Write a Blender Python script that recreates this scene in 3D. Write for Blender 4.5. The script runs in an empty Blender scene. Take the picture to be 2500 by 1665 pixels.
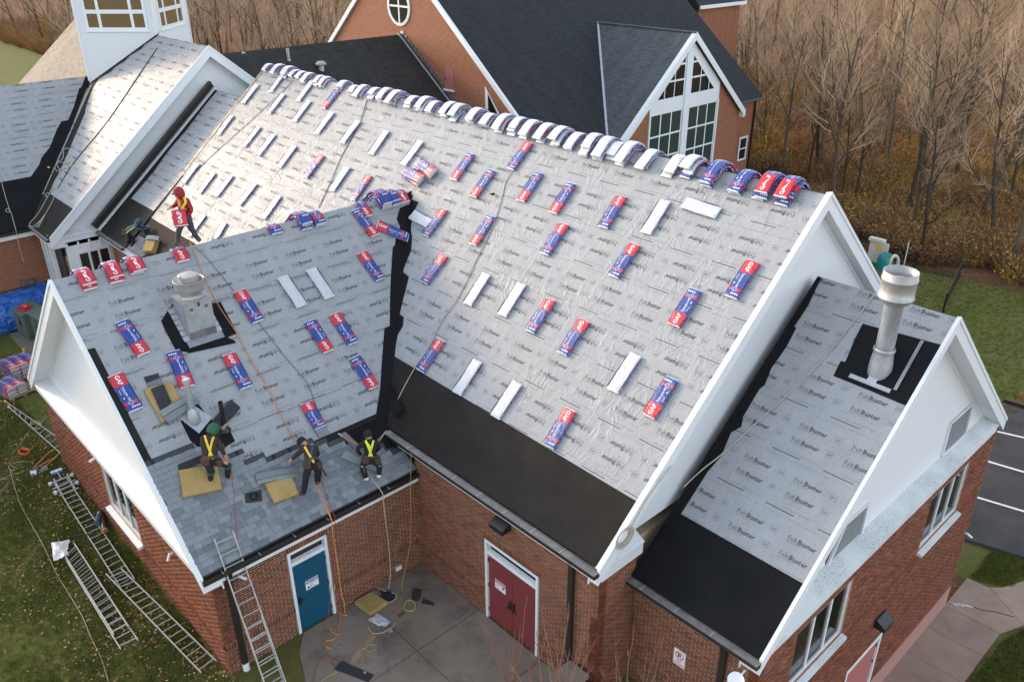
import bpy, bmesh, math, random
import numpy as np
from mathutils import Vector, Matrix
random.seed(7); np.random.seed(7)
SC=bpy.context.scene; COL=SC.collection
R=math.radians
# ---------------------------------------------------------------- camera, sky, sun, exposure
cam=bpy.data.cameras.new('camera'); cam.sensor_width=36; cam.lens=2040.6/2500*36; cam.clip_end=2000; cam.clip_start=.5
co=bpy.data.objects.new('camera',cam); COL.objects.link(co)
co.location=(17.174,-17.755,16.08)
_y,_p,_r=R(47.038),R(26.754),R(-.258)
_F=Vector((-math.sin(_y)*math.cos(_p),math.cos(_y)*math.cos(_p),-math.sin(_p)))
_rt=Vector((math.cos(_y),math.sin(_y),0)); _up=_rt.cross(_F)
_R2=_rt*math.cos(_r)+_up*math.sin(_r); _U2=_R2.cross(_F)
co.rotation_euler=Matrix((_R2,_U2,-_F)).transposed().to_euler()
SC.camera=co
SUN=Vector((-.90,-.25,.345)).normalized()
W=bpy.data.worlds.new('World'); SC.world=W; W.use_nodes=True
nt=W.node_tree; bg=nt.nodes['Background']; sky=nt.nodes.new('ShaderNodeTexSky'); sky.sky_type='NISHITA'; sky.sun_disc=False
sky.sun_elevation=math.asin(SUN.z); sky.sun_rotation=math.atan2(SUN.x,SUN.y)
sky.air_density=1.0; sky.dust_density=1.0; sky.ozone_density=1.0; sky.altitude=50
hs=nt.nodes.new('ShaderNodeHueSaturation'); hs.inputs['Saturation'].default_value=.5; nt.links.new(sky.outputs[0],hs.inputs['Color']); nt.links.new(hs.outputs[0],bg.inputs[0]); bg.inputs[1].default_value=.15
sl=bpy.data.lights.new('sun','SUN'); sl.energy=.85; sl.angle=R(10); sl.color=(1,.70,.42)
so=bpy.data.objects.new('sun',sl); COL.objects.link(so); so.rotation_euler=SUN.to_track_quat('Z','Y').to_euler(); so.location=(-40,-20,40)
SC.view_settings.view_transform='Standard'; SC.view_settings.look='None'; SC.view_settings.gamma=1
SC.view_settings.exposure=1.78
try: SC.view_settings.use_curve_mapping=False
except Exception: pass
SC.cycles.max_bounces=6; SC.cycles.diffuse_bounces=3; SC.cycles.glossy_bounces=3; SC.cycles.transparent_max_bounces=8
# ---------------------------------------------------------------- helpers
def tag(o,label=None,cat=None,group=None,kind=None):
    for k,v in (('label',label),('category',cat),('group',group),('kind',kind)):
        if v: o[k]=v
    return o
def empty(name,loc=(0,0,0),label=None,cat=None,group=None):
    o=bpy.data.objects.new(name,None); COL.objects.link(o); o.location=loc; o.empty_display_size=.2
    return tag(o,label,cat,group)
def link(name,me,parent=None,M=None):
    """one mesh object; M is its world matrix"""
    o=bpy.data.objects.new(name,me); COL.objects.link(o)
    M=M or Matrix()
    if parent is not None:
        o.parent=parent; o.matrix_basis=WM(parent).inverted()@M
    else: o.matrix_basis=M
    return o
def WM(o):
    m=o.matrix_basis.copy(); p=o.parent
    while p is not None: m=p.matrix_basis@m; p=p.parent
    return m
def copy_tree(o,parent=None):
    c=o.copy(); COL.objects.link(c); c.parent=parent
    for ch in list(o.children): copy_tree(ch,c)
    return c
def T(x,y,z): return Matrix.Translation((x,y,z))
def RZ(a): return Matrix.Rotation(a,4,'Z')
def frame(o,u,up):
    u=Vector(u).normalized(); up=Vector(up).normalized(); n=u.cross(up).normalized()
    m=Matrix((u,up,n)).transposed().to_4x4(); m.translation=Vector(o); return m
class MB:
    def __init__(s): s.v=[]; s.f=[]; s.m=[]
    def add(s,vs,fs,m=0):
        b=len(s.v); s.v+= [tuple(p) for p in vs]; s.f+=[tuple(i+b for i in f) for f in fs]; s.m+=[m]*len(fs); return s
    def box(s,a,b,m=0,M=None):
        x0,y0,z0=a; x1,y1,z1=b
        vs=[(x,y,z) for z in (z0,z1) for y in (y0,y1) for x in (x0,x1)]
        if M is not None: vs=[M@Vector(p) for p in vs]
        return s.add(vs,[(0,2,3,1),(4,5,7,6),(0,1,5,4),(2,6,7,3),(0,4,6,2),(1,3,7,5)],m)
    def quad(s,p,m=0): return s.add(p,[tuple(range(len(p)))],m)
    def prism(s,poly,d0,d1,fn=None,m=0,ms=None):
        """poly list of 2D points extruded from d0 to d1; fn(a,b,d)->xyz"""
        fn=fn or (lambda a,b,d:(a,b,d)); n=len(poly)
        vs=[fn(a,b,d0) for a,b in poly]+[fn(a,b,d1) for a,b in poly]
        s.add(vs,[tuple(range(n))[::-1],tuple(range(n,2*n))],m)
        b=len(s.v)-2*n
        for i in range(n):
            j=(i+1)%n; s.f.append((b+i,b+j,b+n+j,b+n+i)); s.m.append(m if ms is None else ms)
        return s
    def tube(s,pts,r,n=6,m=0,cap=True):
        pts=[Vector(p) for p in pts]; k=len(pts); rs=r if hasattr(r,'__len__') else [r]*k
        t=(pts[1]-pts[0]).normalized(); a=t.orthogonal().normalized(); vs=[]
        for i,p in enumerate(pts):
            t=((pts[min(i+1,k-1)]-pts[max(i-1,0)])); t=t.normalized() if t.length>1e-9 else Vector((0,0,1))
            a=(a-t*a.dot(t)); a=a.normalized() if a.length>1e-6 else t.orthogonal().normalized(); b=t.cross(a)
            vs+=[p+(a*math.cos(2*math.pi*j/n)+b*math.sin(2*math.pi*j/n))*rs[i] for j in range(n)]
        fs=[(i*n+j,i*n+(j+1)%n,(i+1)*n+(j+1)%n,(i+1)*n+j) for i in range(k-1) for j in range(n)]
        if cap: fs+=[tuple(range(n))[::-1],tuple((k-1)*n+j for j in range(n))]
        return s.add(vs,fs,m)
    def lathe(s,prof,n=20,M=None,m=0,cap=False):
        """prof list of (r,z)"""
        vs=[]; 
        for r,z in prof:
            for j in range(n):
                p=Vector((r*math.cos(2*math.pi*j/n),r*math.sin(2*math.pi*j/n),z)); vs.append(M@p if M is not None else p)
        k=len(prof); fs=[(i*n+j,i*n+(j+1)%n,(i+1)*n+(j+1)%n,(i+1)*n+j) for i in range(k-1) for j in range(n)]
        if cap: fs+=[tuple((k-1)*n+j for j in range(n))]
        return s.add(vs,fs,m)
    def mesh(s,name,mats,smooth=False):
        me=bpy.data.meshes.new(name); me.from_pydata([tuple(p) for p in s.v],[],s.f); me.validate()
        for mt in (mats if isinstance(mats,(list,tuple)) else [mats]): me.materials.append(mt)
        if len(me.polygons)==len(s.m): me.polygons.foreach_set('material_index',s.m)
        if smooth: me.polygons.foreach_set('use_smooth',[True]*len(me.polygons))
        me.update(); return me
    def build(s,name,mats,parent=None,M=None,smooth=False):
        return link(name,s.mesh(name,mats,smooth),parent,M)
def clip(poly,a,b,c):
    """keep a*x+b*y<=c"""
    out=[]; n=len(poly)
    for i in range(n):
        p,q=poly[i],poly[(i+1)%n]; dp=a*p[0]+b*p[1]-c; dq=a*q[0]+b*q[1]-c
        if dp<=0: out.append(p)
        if (dp<0<dq) or (dq<0<dp):
            t=dp/(dp-dq); out.append((p[0]+t*(q[0]-p[0]),p[1]+t*(q[1]-p[1])))
    return out
def halfplanes(poly):
    ar=sum(poly[i][0]*poly[(i+1)%len(poly)][1]-poly[(i+1)%len(poly)][0]*poly[i][1] for i in range(len(poly)))
    sg=1 if ar>0 else -1; out=[]
    for i in range(len(poly)):
        p,q=poly[i],poly[(i+1)%len(poly)]; dx,dy=q[0]-p[0],q[1]-p[1]
        a,b=sg*dy,-sg*dx; out.append((a,b,a*p[0]+b*p[1]))
    return out
def clip_convex(poly,hp):
    for a,b,c in hp:
        if len(poly)<3: return []
        poly=clip(poly,a,b,c)
    return poly if len(poly)>2 else []
ORD=['first','second','third','fourth','fifth','sixth','seventh','eighth','ninth','tenth','eleventh','twelfth','thirteenth','fourteenth','fifteenth','sixteenth','seventeenth','eighteenth','nineteenth','twentieth']
def ordn(i,n):
    """position word in a row of n, from the left"""
    if n==1: return 'only'
    if i==0: return 'leftmost'
    if i==n-1: return 'rightmost'
    if i<n/2: return ORD[i]+' from left'
    return ORD[n-1-i]+' from right'
# ---------------------------------------------------------------- materials
class NT:
    def __init__(s,name):
        s.m=bpy.data.materials.new(name); s.m.use_nodes=True; s.t=s.m.node_tree; s.b=s.t.nodes['Principled BSDF']
    def n(s,ty,**kw):
        nd=s.t.nodes.new('ShaderNode'+ty)
        for k,v in kw.items():
            if k.startswith('_'): setattr(nd,k[1:],v)
            else:
                i=nd.inputs[int(k[1:])] if k[0]=='i' and k[1:].isdigit() else nd.inputs[k.replace('__',' ')]
                if hasattr(v,'is_output'): s.t.links.new(v,i)
                else: i.default_value=v
        return nd
    def coord(s,kind='Object'): return s.n('TexCoord').outputs[kind]
    def math(s,op,a,b=0.0,c=None):
        kw={'i0':a,'i1':b}
        if c is not None: kw['i2']=c
        return s.n('Math',_operation=op,**kw).outputs[0]
    def mix(s,f,a,b,blend='MIX'):
        nd=s.n('Mix',_data_type='RGBA',_blend_type=blend,_clamp_factor=True)
        for i,v in ((0,f),(6,a),(7,b)):
            if hasattr(v,'is_output'): s.t.links.new(v,nd.inputs[i])
            else: nd.inputs[i].default_value=v if i==0 else (*v,1) if len(v)==3 else v
        return nd.outputs[2]
    def noise(s,vec,scale,detail=4,rough=.6,dist=0,out=0):
        return s.n('TexNoise',Vector=vec,Scale=scale,Detail=detail,Roughness=rough,Distortion=dist).outputs[out]
    def ramp(s,f,lo,hi,a=0.0,b=1.0): return s.n('MapRange',Value=f,**{'From__Min':lo,'From__Max':hi,'To__Min':a,'To__Max':b}).outputs[0]
    def map(s,vec,sc=(1,1,1),rot=(0,0,0),loc=(0,0,0)): return s.n('Mapping',Vector=vec,Scale=sc,Rotation=rot,Location=loc).outputs[0]
    def bump(s,h,strength=.3,dist=.02,nrm=None):
        kw=dict(Height=h,Strength=strength,Distance=dist)
        if nrm is not None: kw['Normal']=nrm
        return s.n('Bump',**kw).outputs[0]
    def out(s,col=None,rough=None,metal=None,nrm=None,spec=None):
        b=s.b
        for k,v in (('Base Color',col),('Roughness',rough),('Metallic',metal),('Normal',nrm),('Specular IOR Level',spec)):
            if v is None: continue
            if hasattr(v,'is_output'): s.t.links.new(v,b.inputs[k])
            else: b.inputs[k].default_value=(*v,1) if k=='Base Color' else v
        return s.m
def plain(name,col,rough=.6,metal=0,var=.12,scale=8,bump=0,spec=.5,bscale=40):
    t=NT(name); c=t.coord(); n=t.noise(c,scale,5,.65)
    col2=tuple(x*(1-var) for x in col); col3=tuple(min(1,x*(1+var)) for x in col)
    cc=t.mix(t.ramp(n,.3,.7),col2,col3)
    nr=t.bump(t.noise(c,bscale,3),bump,.01) if bump else None
    return t.out(cc,rough,metal,nr,spec)
def rnd(t): return t.n('ObjectInfo').outputs['Random']
M={}
def felt():
    t=NT('synthetic_felt'); c=t.coord(); sp=t.n('SeparateXYZ',Vector=c); x,y=sp.outputs[0],sp.outputs[1]
    def grid(v,p,w):
        f=t.math('FRACT',t.math('DIVIDE',v,p)); return t.math('LESS_THAN',f,w)
    g=t.math('MAXIMUM',grid(x,.0508,.11),grid(y,.0508,.11))
    g2=t.math('MULTIPLY',t.math('LESS_THAN',t.math('FRACT',t.math('DIVIDE',x,.1016)),.12),t.math('LESS_THAN',t.math('FRACT',t.math('DIVIDE',y,.1016)),.12))
    n=t.noise(c,2.2,5,.6); n2=t.noise(c,30,3)
    base=t.mix(t.ramp(n,.3,.7),(.30,.308,.315),(.355,.36,.363))
    base=t.mix(t.math('MULTIPLY',t.ramp(n2,.4,.8),.35),base,(.29,.30,.31))
    col=t.mix(t.math('MULTIPLY',g,.40),base,(.18,.19,.21)); col=t.mix(t.math('MULTIPLY',g2,.55),col,(.08,.08,.09))
    # soft tented wrinkles running down the slope, plus fine crumple
    w1=t.noise(t.map(c,(1.0,.45,1),(0,0,R(38))),2.6,3,.55,.9); w2=t.noise(t.map(c,(1.2,.5,1),(0,0,R(-30))),3.4,3,.55,.6); w3=t.noise(t.map(c,(.5,1.3,1)),1.3,3,.55,.6); big=t.noise(c,.55,3)
    cre=lambda w,p_:t.math('POWER',t.math('SUBTRACT',1.0,t.math('ABSOLUTE',t.math('MULTIPLY',t.math('SUBTRACT',w,.5),2.6)),),p_)
    h=t.math('ADD',t.math('MULTIPLY',cre(w1,7.0),t.ramp(big,.47,.64,.03,.75)),t.math('ADD',t.math('MULTIPLY',cre(w2,9.0),t.ramp(big,.50,.36,.0,.5)),t.math('MULTIPLY',w3,1.1)))
    nr=t.bump(h,.42,.05)
    return t.out(col,t.ramp(w3,.3,.7,.42,.56),0,nr,.28)
def brickm():
    t=NT('brick'); c=t.coord('Object'); at=t.n('Attribute',_attribute_name='tone').outputs['Fac']
    v=t.math('FRACT',t.math('ADD',at,rnd(t)))
    col=t.mix(v,(.115,.031,.016),(.27,.08,.040)); col=t.mix(t.math('MULTIPLY',t.ramp(v,.84,.9),.75),col,(.07,.028,.024))
    geo=t.n('NewGeometry').outputs['Position']
    col=t.mix(t.math('MULTIPLY',t.ramp(t.noise(geo,.6,4),.45,.75),.35),col,(.15,.075,.055))
    return t.out(col,.85,0,t.bump(t.noise(geo,60,4),.4,.006),.25)
def brickfar():
    t=NT('brickwork'); c=t.coord()   # object coords: x along wall, y up
    bt=t.n('TexBrick',Vector=c,Scale=1,Color1=(.30,.098,.046,1),Color2=(.205,.064,.031,1),Mortar=(.42,.29,.20,1),**{'Mortar__Size':.0055,'Brick__Width':.203,'Row__Height':.0677,'Bias':0.0})
    n=t.noise(c,.7,4); col=t.mix(t.math('MULTIPLY',t.ramp(n,.4,.75),.25),bt.outputs[0],(.26,.11,.075))
    return t.out(col,.85,0,t.bump(t.math('SUBTRACT',1.0,bt.outputs[1]),.5,.01),.25)
def shinglefar(name,a,b,rough=.8,row=.143,wid=.30):
    t=NT(name); c=t.coord()
    bt=t.n('TexBrick',Vector=c,Scale=1,Color1=(*a,1),Color2=(*b,1),Mortar=(*[x*.45 for x in a],1),**{'Mortar__Size':.006,'Brick__Width':wid,'Row__Height':row,'Bias':0.0,'Mortar__Smooth':.3})
    wn=t.n('TexWhiteNoise',Vector=t.n('VectorMath',_operation='FLOOR',i0=t.map(c,(1/wid,1/row,0))).outputs[0]).outputs[0]
    col=t.mix(t.math('MULTIPLY',wn,.35),bt.outputs[0],tuple(x*1.7 for x in b))
    st=t.noise(t.map(c,(.9,.12,1)),1.2,4); col=t.mix(t.math('MULTIPLY',t.ramp(st,.45,.7),.28),col,tuple(x*1.9 for x in b))
    return t.out(col,rough,0,t.bump(t.noise(c,90,3),.5,.006),.35)
def shinglenew():
    t=NT('new_shingle'); c=t.coord('Object'); g=t.n('NewGeometry').outputs['Position']; r=rnd(t)
    n=t.noise(g,260,2,.7); col=t.mix(t.ramp(r,0,1),(.10,.113,.124),(.215,.233,.248)); col=t.mix(t.math('MULTIPLY',t.ramp(n,.45,.62),.4),col,(.42,.44,.46))
    col=t.mix(t.math('MULTIPLY',t.ramp(t.noise(g,14,4),.5,.7),.3),col,(.11,.12,.135))
    return t.out(col,.9,0,t.bump(n,.6,.004),.2)
def membrane(name,a,b,gr=.35):
    t=NT(name); c=t.coord(); n=t.noise(c,1.3,5,.65,.4); n2=t.noise(c,220,2)
    col=t.mix(t.ramp(n,.35,.7),a,b); col=t.mix(t.math('MULTIPLY',t.ramp(n2,.55,.75),gr),col,(.09,.09,.1))
    nr=t.bump(t.noise(t.map(c,(.6,3,1)),2,4,.6,.6),.25,.02); nr=t.bump(n2,.4,.003,nr)
    return t.out(col,.75,0,nr,.16)
def dirty_white(name,col,dirt,amt=.5,sc=3,rough=.45,spk=0):
    t=NT(name); c=t.coord(); n=t.noise(c,sc,6,.7); n2=t.noise(c,42,4,.7); n3=t.noise(c,.7,3)
    cc=t.mix(t.math('MULTIPLY',t.ramp(n,.45,.8),amt*.5),col,dirt)
    if spk:
        k=t.math('MULTIPLY',t.ramp(n2,.50,.60),t.ramp(n3,.40,.55)); cc=t.mix(t.math('MULTIPLY',k,spk),cc,(.04,.045,.04))
        cc=t.mix(t.math('MULTIPLY',t.ramp(t.noise(c,2.1,5,.7),.38,.62),spk*.2),cc,(.40,.43,.39))
    return t.out(cc,rough,0,t.bump(n,.05,.01),.4)
def metal(name,col,rough,rust=0,mtl=1.0):
    t=NT(name); c=t.coord(); n=t.noise(t.map(c,(1,1,.4)),6,5,.65); n2=t.noise(c,3,4)
    cc=t.mix(t.ramp(n,.3,.7),tuple(x*.72 for x in col),col); rr=t.ramp(n2,.3,.7,rough*.8,rough*1.3); mt=mtl
    if rust:
        k=t.math('MULTIPLY',t.ramp(t.noise(t.map(c,(9,9,.8)),1.6,5,.75),.58,.70),rust); cc=t.mix(k,cc,(.19,.075,.03)); mt=t.math('MULTIPLY',mtl,t.math('SUBTRACT',1.0,k))
    return t.out(cc,rr,mt,t.bump(n,.06,.01))
def plastic(name,col,rough=.28,alpha=None,st=0):
    t=NT(name); c=t.coord(); w=t.noise(t.map(c,(2.5,.7,1),(0,0,.5)),5,4,.6,1.2); w2=t.noise(c,26,3,.6,.6)
    r=rnd(t); h=t.math('ABSOLUTE',t.math('SUBTRACT',w,.5))
    cc=t.mix(t.math('MULTIPLY',t.ramp(w,.4,.65),.35),col,tuple(min(1,x*1.12+.03) for x in col))
    if st: cc=t.mix(t.math('MULTIPLY',t.ramp(t.noise(t.map(c,(6,.8,1)),3,4,.7,.6),.52,.72),st),cc,tuple(x*.55 for x in col))
    nr=t.bump(h,.6,.035); nr=t.bump(w2,.25,.008,nr)
    return t.out(cc,rough,0,nr,.55)
def grassm():
    t=NT('lawn_grass'); c=t.n('NewGeometry').outputs['Position']
    n=t.noise(c,.45,6,.65); n2=t.noise(c,5,5,.7); n3=t.noise(c,38,3,.8)
    col=t.mix(t.ramp(n,.38,.66),(.135,.165,.03),(.195,.17,.06)); col=t.mix(t.math('MULTIPLY',t.ramp(n2,.42,.72),.6),col,(.085,.06,.03))
    col=t.mix(t.math('MULTIPLY',t.ramp(n3,.5,.75),.6),col,(.13,.145,.045)); col=t.mix(t.math('MULTIPLY',t.ramp(n3,.5,.28),.7),col,(.02,.026,.008))
    return t.out(col,.95,0,t.bump(n3,1,.05),.15)
def litter():
    t=NT('leaf_litter'); c=t.n('NewGeometry').outputs['Position']; n=t.noise(c,.25,5); n2=t.noise(c,7,5,.75)
    v=t.n('TexVoronoi',Vector=c,Scale=6.0).outputs['Color']
    col=t.mix(t.ramp(n,.35,.7),(.22,.10,.048),(.29,.16,.08)); col=t.mix(t.ramp(n2,.35,.7),col,(.075,.045,.028)); col=t.mix(.25,col,v,'OVERLAY')
    return t.out(col,.95,0,t.bump(n2,1,.1),.1)
def concrete(name,a,b,stain,sc=1.1,amt=.8):
    t=NT(name); c=t.n('NewGeometry').outputs['Position']; n=t.noise(c,sc,6,.68,.3); n2=t.noise(c,55,3,.8); n3=t.noise(c,.5,3)
    col=t.mix(t.ramp(n3,.35,.65),a,b); col=t.mix(t.math('MULTIPLY',t.ramp(n,.48,.74),amt),col,stain); col=t.mix(t.math('MULTIPLY',t.ramp(n2,.5,.8),.3),col,tuple(x*1.35 for x in b))
    return t.out(col,.9,0,t.bump(n2,.25,.005),.25)
def foam():
    t=NT('foam_pad'); c=t.coord(); n=t.noise(c,3,5,.7); n2=t.noise(c,90,2); n3=t.noise(c,14,4,.7)
    col=t.mix(t.ramp(n,.35,.7),(.40,.285,.125),(.34,.225,.075)); col=t.mix(t.math('MULTIPLY',t.ramp(n3,.62,.72),.6),col,(.10,.06,.025))
    return t.out(col,.95,0,t.bump(n2,.6,.006),.15)
def bark(name,a,b):
    t=NT(name); c=t.n('NewGeometry').outputs['Position']; n=t.noise(t.map(c,(5,5,1.2)),2,4)
    col=t.mix(n,a,b); r=rnd(t); col=t.mix(t.math('MULTIPLY',t.ramp(r,.5,1.0),.6),col,tuple(x*1.5 for x in b)); col=t.mix(t.math('MULTIPLY',t.ramp(r,.5,0.0),.6),col,tuple(x*.55 for x in a)); return t.out(col,.9,0,None,.15)
def glass(name,col=(.012,.014,.013),rough=.05):
    t=NT(name); return t.out(col,rough,0,None,.7)
M.update(felt=felt(),brick=brickm(),brickfar=brickfar(),mortar=plain('mortar',(.46,.33,.23),.95,var=.2,scale=3),
 shblack=shinglefar('black_shingle',(.013,.0145,.0165),(.021,.0225,.025)),shgray=shinglefar('slate_shingle',(.05,.057,.06),(.072,.08,.084)),shdark=shinglefar('weathered_shingle',(.018,.0175,.0165),(.028,.027,.025)),shtan=shinglefar('tan_shingle',(.15,.125,.095),(.205,.17,.13)),
 shnew=shinglenew(),shback=membrane('shingle_back',(.03,.031,.036),(.045,.046,.052)),
 ice=membrane('black_membrane',(.005,.0053,.0065),(.009,.009,.011),.06),ice2=membrane('granule_membrane',(.013,.0115,.010),(.022,.019,.016),.25),
 siding=dirty_white('white_siding',(.65,.66,.67),(.52,.48,.42),.35),trim=dirty_white('white_trim',(.72,.735,.75),(.50,.48,.44),.4),ledge=dirty_white('stained_ledge',(.66,.68,.685),(.42,.44,.40),.5,2.2,.6,.7),
 ledge2=dirty_white('worn_ledge',(.70,.72,.73),(.5,.5,.48),.4,2.2,.5,.3),
 print=plain('black_print',(.062,.062,.064),.6,var=.1),printthin=plain('grey_print',(.11,.113,.12),.6,var=.1),
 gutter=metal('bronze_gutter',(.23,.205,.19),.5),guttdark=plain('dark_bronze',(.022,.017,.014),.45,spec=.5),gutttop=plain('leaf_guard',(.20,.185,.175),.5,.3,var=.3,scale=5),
 galv=metal('galvanized_steel',(.52,.54,.56),.52,0,.6),galvrust=metal('rusty_steel',(.46,.49,.51),.52,1.0,.6),alu=metal('aluminium',(.45,.44,.42),.5,0,.5),lead=metal('lead_flashing',(.40,.41,.43),.42),
 doorblue=plain('blue_paint',(.004,.075,.135),.42,var=.06),doorred=plain('red_paint',(.185,.033,.037),.5,var=.06),doorpink=plain('faded_red_paint',(.36,.12,.115),.55,var=.06),
 glass=glass('dark_glass'),glassg=glass('green_glass',(.035,.055,.052),.08),glasstow=glass('amber_glass',(.16,.115,.055),.06),blackplastic=plain('black_plastic',(.012,.012,.013),.4),
 grass=grassm(),litter=litter(),patio=concrete('patio_concrete',(.19,.150,.118),(.25,.205,.165),(.062,.055,.05)),walk=concrete('walk_concrete',(.27,.185,.14),(.34,.245,.19),(.12,.09,.075),.8,.6),asphalt=concrete('asphalt',(.050,.047,.047),(.075,.070,.068),(.035,.034,.035),.6,.6),
 shlap=membrane('shingle_headlap',(.045,.05,.054),(.065,.07,.075),.3), louvre=plain('louvre_grey',(.24,.25,.25),.5), palebase=dirty_white('pale_painted_brick',(.36,.185,.155),(.22,.12,.1),.6,4,.8), paint=plain('lot_paint',(.72,.71,.69),.7,var=.15),foam=foam(),
 bluepl=plastic('blue_wrapper',(.020,.050,.245),.3),redpl=plastic('red_wrapper',(.53,.020,.035),.3),whitepl=plastic('white_wrapper',(.52,.535,.555),.26,None,.5),whiteink=plain('white_ink',(.78,.78,.78),.5,var=.03),
 tarp=plastic('blue_tarp',(.018,.115,.43),.42),bark=bark('bark',(.055,.040,.029),(.125,.095,.068)),twig=bark('twig',(.30,.20,.125),(.47,.34,.22)),bush=bark('dry_bush',(.13,.075,.035),(.22,.145,.07)),
 ropew=plain('pale_rope',(.42,.37,.30),.85),ropeo=plain('orange_rope',(.62,.24,.07),.8),roper=plain('red_rope',(.33,.03,.04),.8),ropey=plain('yellow_hose',(.45,.40,.06),.5),ropeg=plain('green_hose',(.36,.38,.16),.5),ropek=plain('dark_rope',(.04,.04,.042),.85),cordo=plain('orange_cord',(.70,.10,.03),.5),
 khaki=plain('khaki',(.32,.25,.15),.8),skin=plain('skin',(.40,.22,.15),.55,var=.08),yellow=plain('yellow_webbing',(.72,.50,.03),.6),hivis=plain('lime_webbing',(.55,.80,.03),.55),
 black=plain('black_cloth',(.010,.010,.012),.85,var=.3,bump=.3),brown=plain('brown_cloth',(.036,.022,.020),.85,var=.25,bump=.3),redcloth=plain('red_cloth',(.27,.018,.022),.8,var=.2,bump=.3),bluecloth=plain('blue_cloth',(.038,.075,.125),.85,var=.2,bump=.3),greencloth=plain('green_cloth',(.020,.105,.055),.85,var=.2,bump=.3),grey=plain('grey_cloth',(.045,.047,.055),.85,var=.25,bump=.3),
 boot=plain('tan_boot',(.30,.125,.035),.7),bootd=plain('brown_boot',(.10,.055,.03),.8),leather=plain('leather',(.075,.045,.03),.7),sole=plain('rubber_sole',(.02,.018,.017),.8),whitecl=plain('white_cloth',(.7,.7,.7),.7),
 transf=plain('grey_green_paint',(.105,.125,.105),.5),redbox=plain('red_box',(.55,.02,.025),.5),wood=plain('pallet_wood',(.30,.20,.11),.85,var=.3),teal=plain('teal_plastic',(.01,.20,.20),.4),cream=plain('cream_plastic',(.62,.58,.48),.5),
 fence=plain('black_metal',(.012,.012,.012),.4),lampglass=plain('lamp_lens',(.30,.22,.10),.3),signblue=plain('sign_blue',(.02,.07,.40),.5),signred=plain('sign_red',(.50,.02,.03),.5))
# ---------------------------------------------------------------- roof planes (local x along ridge, y up the slope, z out of it)
SM,SW_,SE,SX=.867,.8406,.8225,.842
LM,LW_,LE,LX=[math.hypot(1,s) for s in (SM,SW_,SE,SX)]
F_MAIN=frame((0,0,10.526),(1,0,0),(0,1,SM)); F_WING=frame((-3.903,0,8.397),(0,1,0),(-1,0,SW_)); F_EAST=frame((0,.182,8.457),(1,0,0),(0,1,SE))
F_C=frame((0,-1.155,11.153),(1,0,0),(0,1,SX)); F_W2=frame((-28.7,0,9.2),(0,1,0),(-1,0,SX)); F_D=frame((0,-1.29,9.345),(1,0,0),(0,1,SX))
F_MAINB=frame((0,0,10.526),(-1,0,0),(0,-1,SM)); F_EASTB=frame((0,.182,8.457),(-1,0,0),(0,-1,SE)); F_WINGB=frame((-3.903,0,8.397),(0,-1,0),(1,0,SW_)); F_CB=frame((0,-1.155,11.153),(-1,0,0),(0,-1,SX)); F_W2B=frame((-28.7,0,9.2),(0,-1,0),(1,0,SX))
def on(Fm,u,v,h=0): return Fm@Vector((u,-v,h))
# ---------------------------------------------------------------- lettering
def glyphs(txt,size,off=0.0,res=2,space=1.0,shear=0.0):
    cu=bpy.data.curves.new('lettering','FONT'); cu.body=txt; cu.size=size; cu.offset=off; cu.resolution_u=res; cu.space_character=space; cu.shear=shear
    o=bpy.data.objects.new('lettering',cu); COL.objects.link(o)
    dg=bpy.context.evaluated_depsgraph_get(); me=bpy.data.meshes.new_from_object(o.evaluated_get(dg))
    me.calc_loop_triangles(); v=[(p.co.x,p.co.y) for p in me.vertices]; t=[tuple(x.vertices) for x in me.loop_triangles]
    bpy.data.objects.remove(o); bpy.data.meshes.remove(me); bpy.data.curves.remove(cu)
    return v,t
def gmove(g,dx,dy,rot=0,sc=1):
    c,s=math.cos(rot)*sc,math.sin(rot)*sc
    return [(x*c-y*s+dx,x*s+y*c+dy) for x,y in g[0]],g[1]
def gjoin(*gs):
    v=[];t=[]
    for g in gs:
        b=len(v); v+=g[0]; t+=[tuple(i+b for i in f) for f in g[1]]
    return v,t
def gwidth(g): return max(p[0] for p in g[0])
def grect(x0,y0,x1,y1): return [(x0,y0),(x1,y0),(x1,y1),(x0,y1)],[(0,1,2),(0,2,3)]
def gframe(x0,y0,x1,y1,w): return gjoin(grect(x0,y0,x1,y0+w),grect(x0,y1-w,x1,y1),grect(x0,y0+w,x0+w,y1-w),grect(x1-w,y0+w,x1,y1-w))
_thin=glyphs('Felt',.135,.0002,1,.95); _bold=glyphs('Buster',.135,.0034,1,1.0)
_wt=gwidth(_thin); _wb=gwidth(_bold); _k=.64/(_wt+.012+_wb)
_sub=glyphs('Synthetic Roofing Felt',.036,0,1)
G_FB_THIN=gjoin(gmove(_thin,0,0,0,_k),gmove(_sub,0,-.045,0,_k)); G_FB_BOLD=gmove(_bold,(_wt+.012)*_k,0,0,_k)
G_GAF=gjoin(gmove(glyphs('GAF',.052,.001,1),-.052,-.018),gframe(-.07,-.062,.07,.062,.005))
def put(mb,g,mat,hp,box,z,dx,dy,rot):
    """print a glyph set into mb, clipped by the half planes hp of the sheet"""
    v,t=gmove(g,dx,dy,rot)
    xs=[p[0] for p in v]; ys=[p[1] for p in v]
    cor=[(min(xs),min(ys)),(max(xs),min(ys)),(max(xs),max(ys)),(min(xs),max(ys))]
    if any(all(a*x+b*y>c for x,y in cor) for a,b,c in hp): return
    if all(a*x+b*y<=c for a,b,c in hp for x,y in cor):
        mb.add([(x,y,z(y)) for x,y in v],t,mat); return
    for f in t:
        p=clip_convex([v[i] for i in f],hp)
        if p: mb.add([(x,y,z(y)) for x,y in p],[tuple(range(len(p)))],mat)
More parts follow.
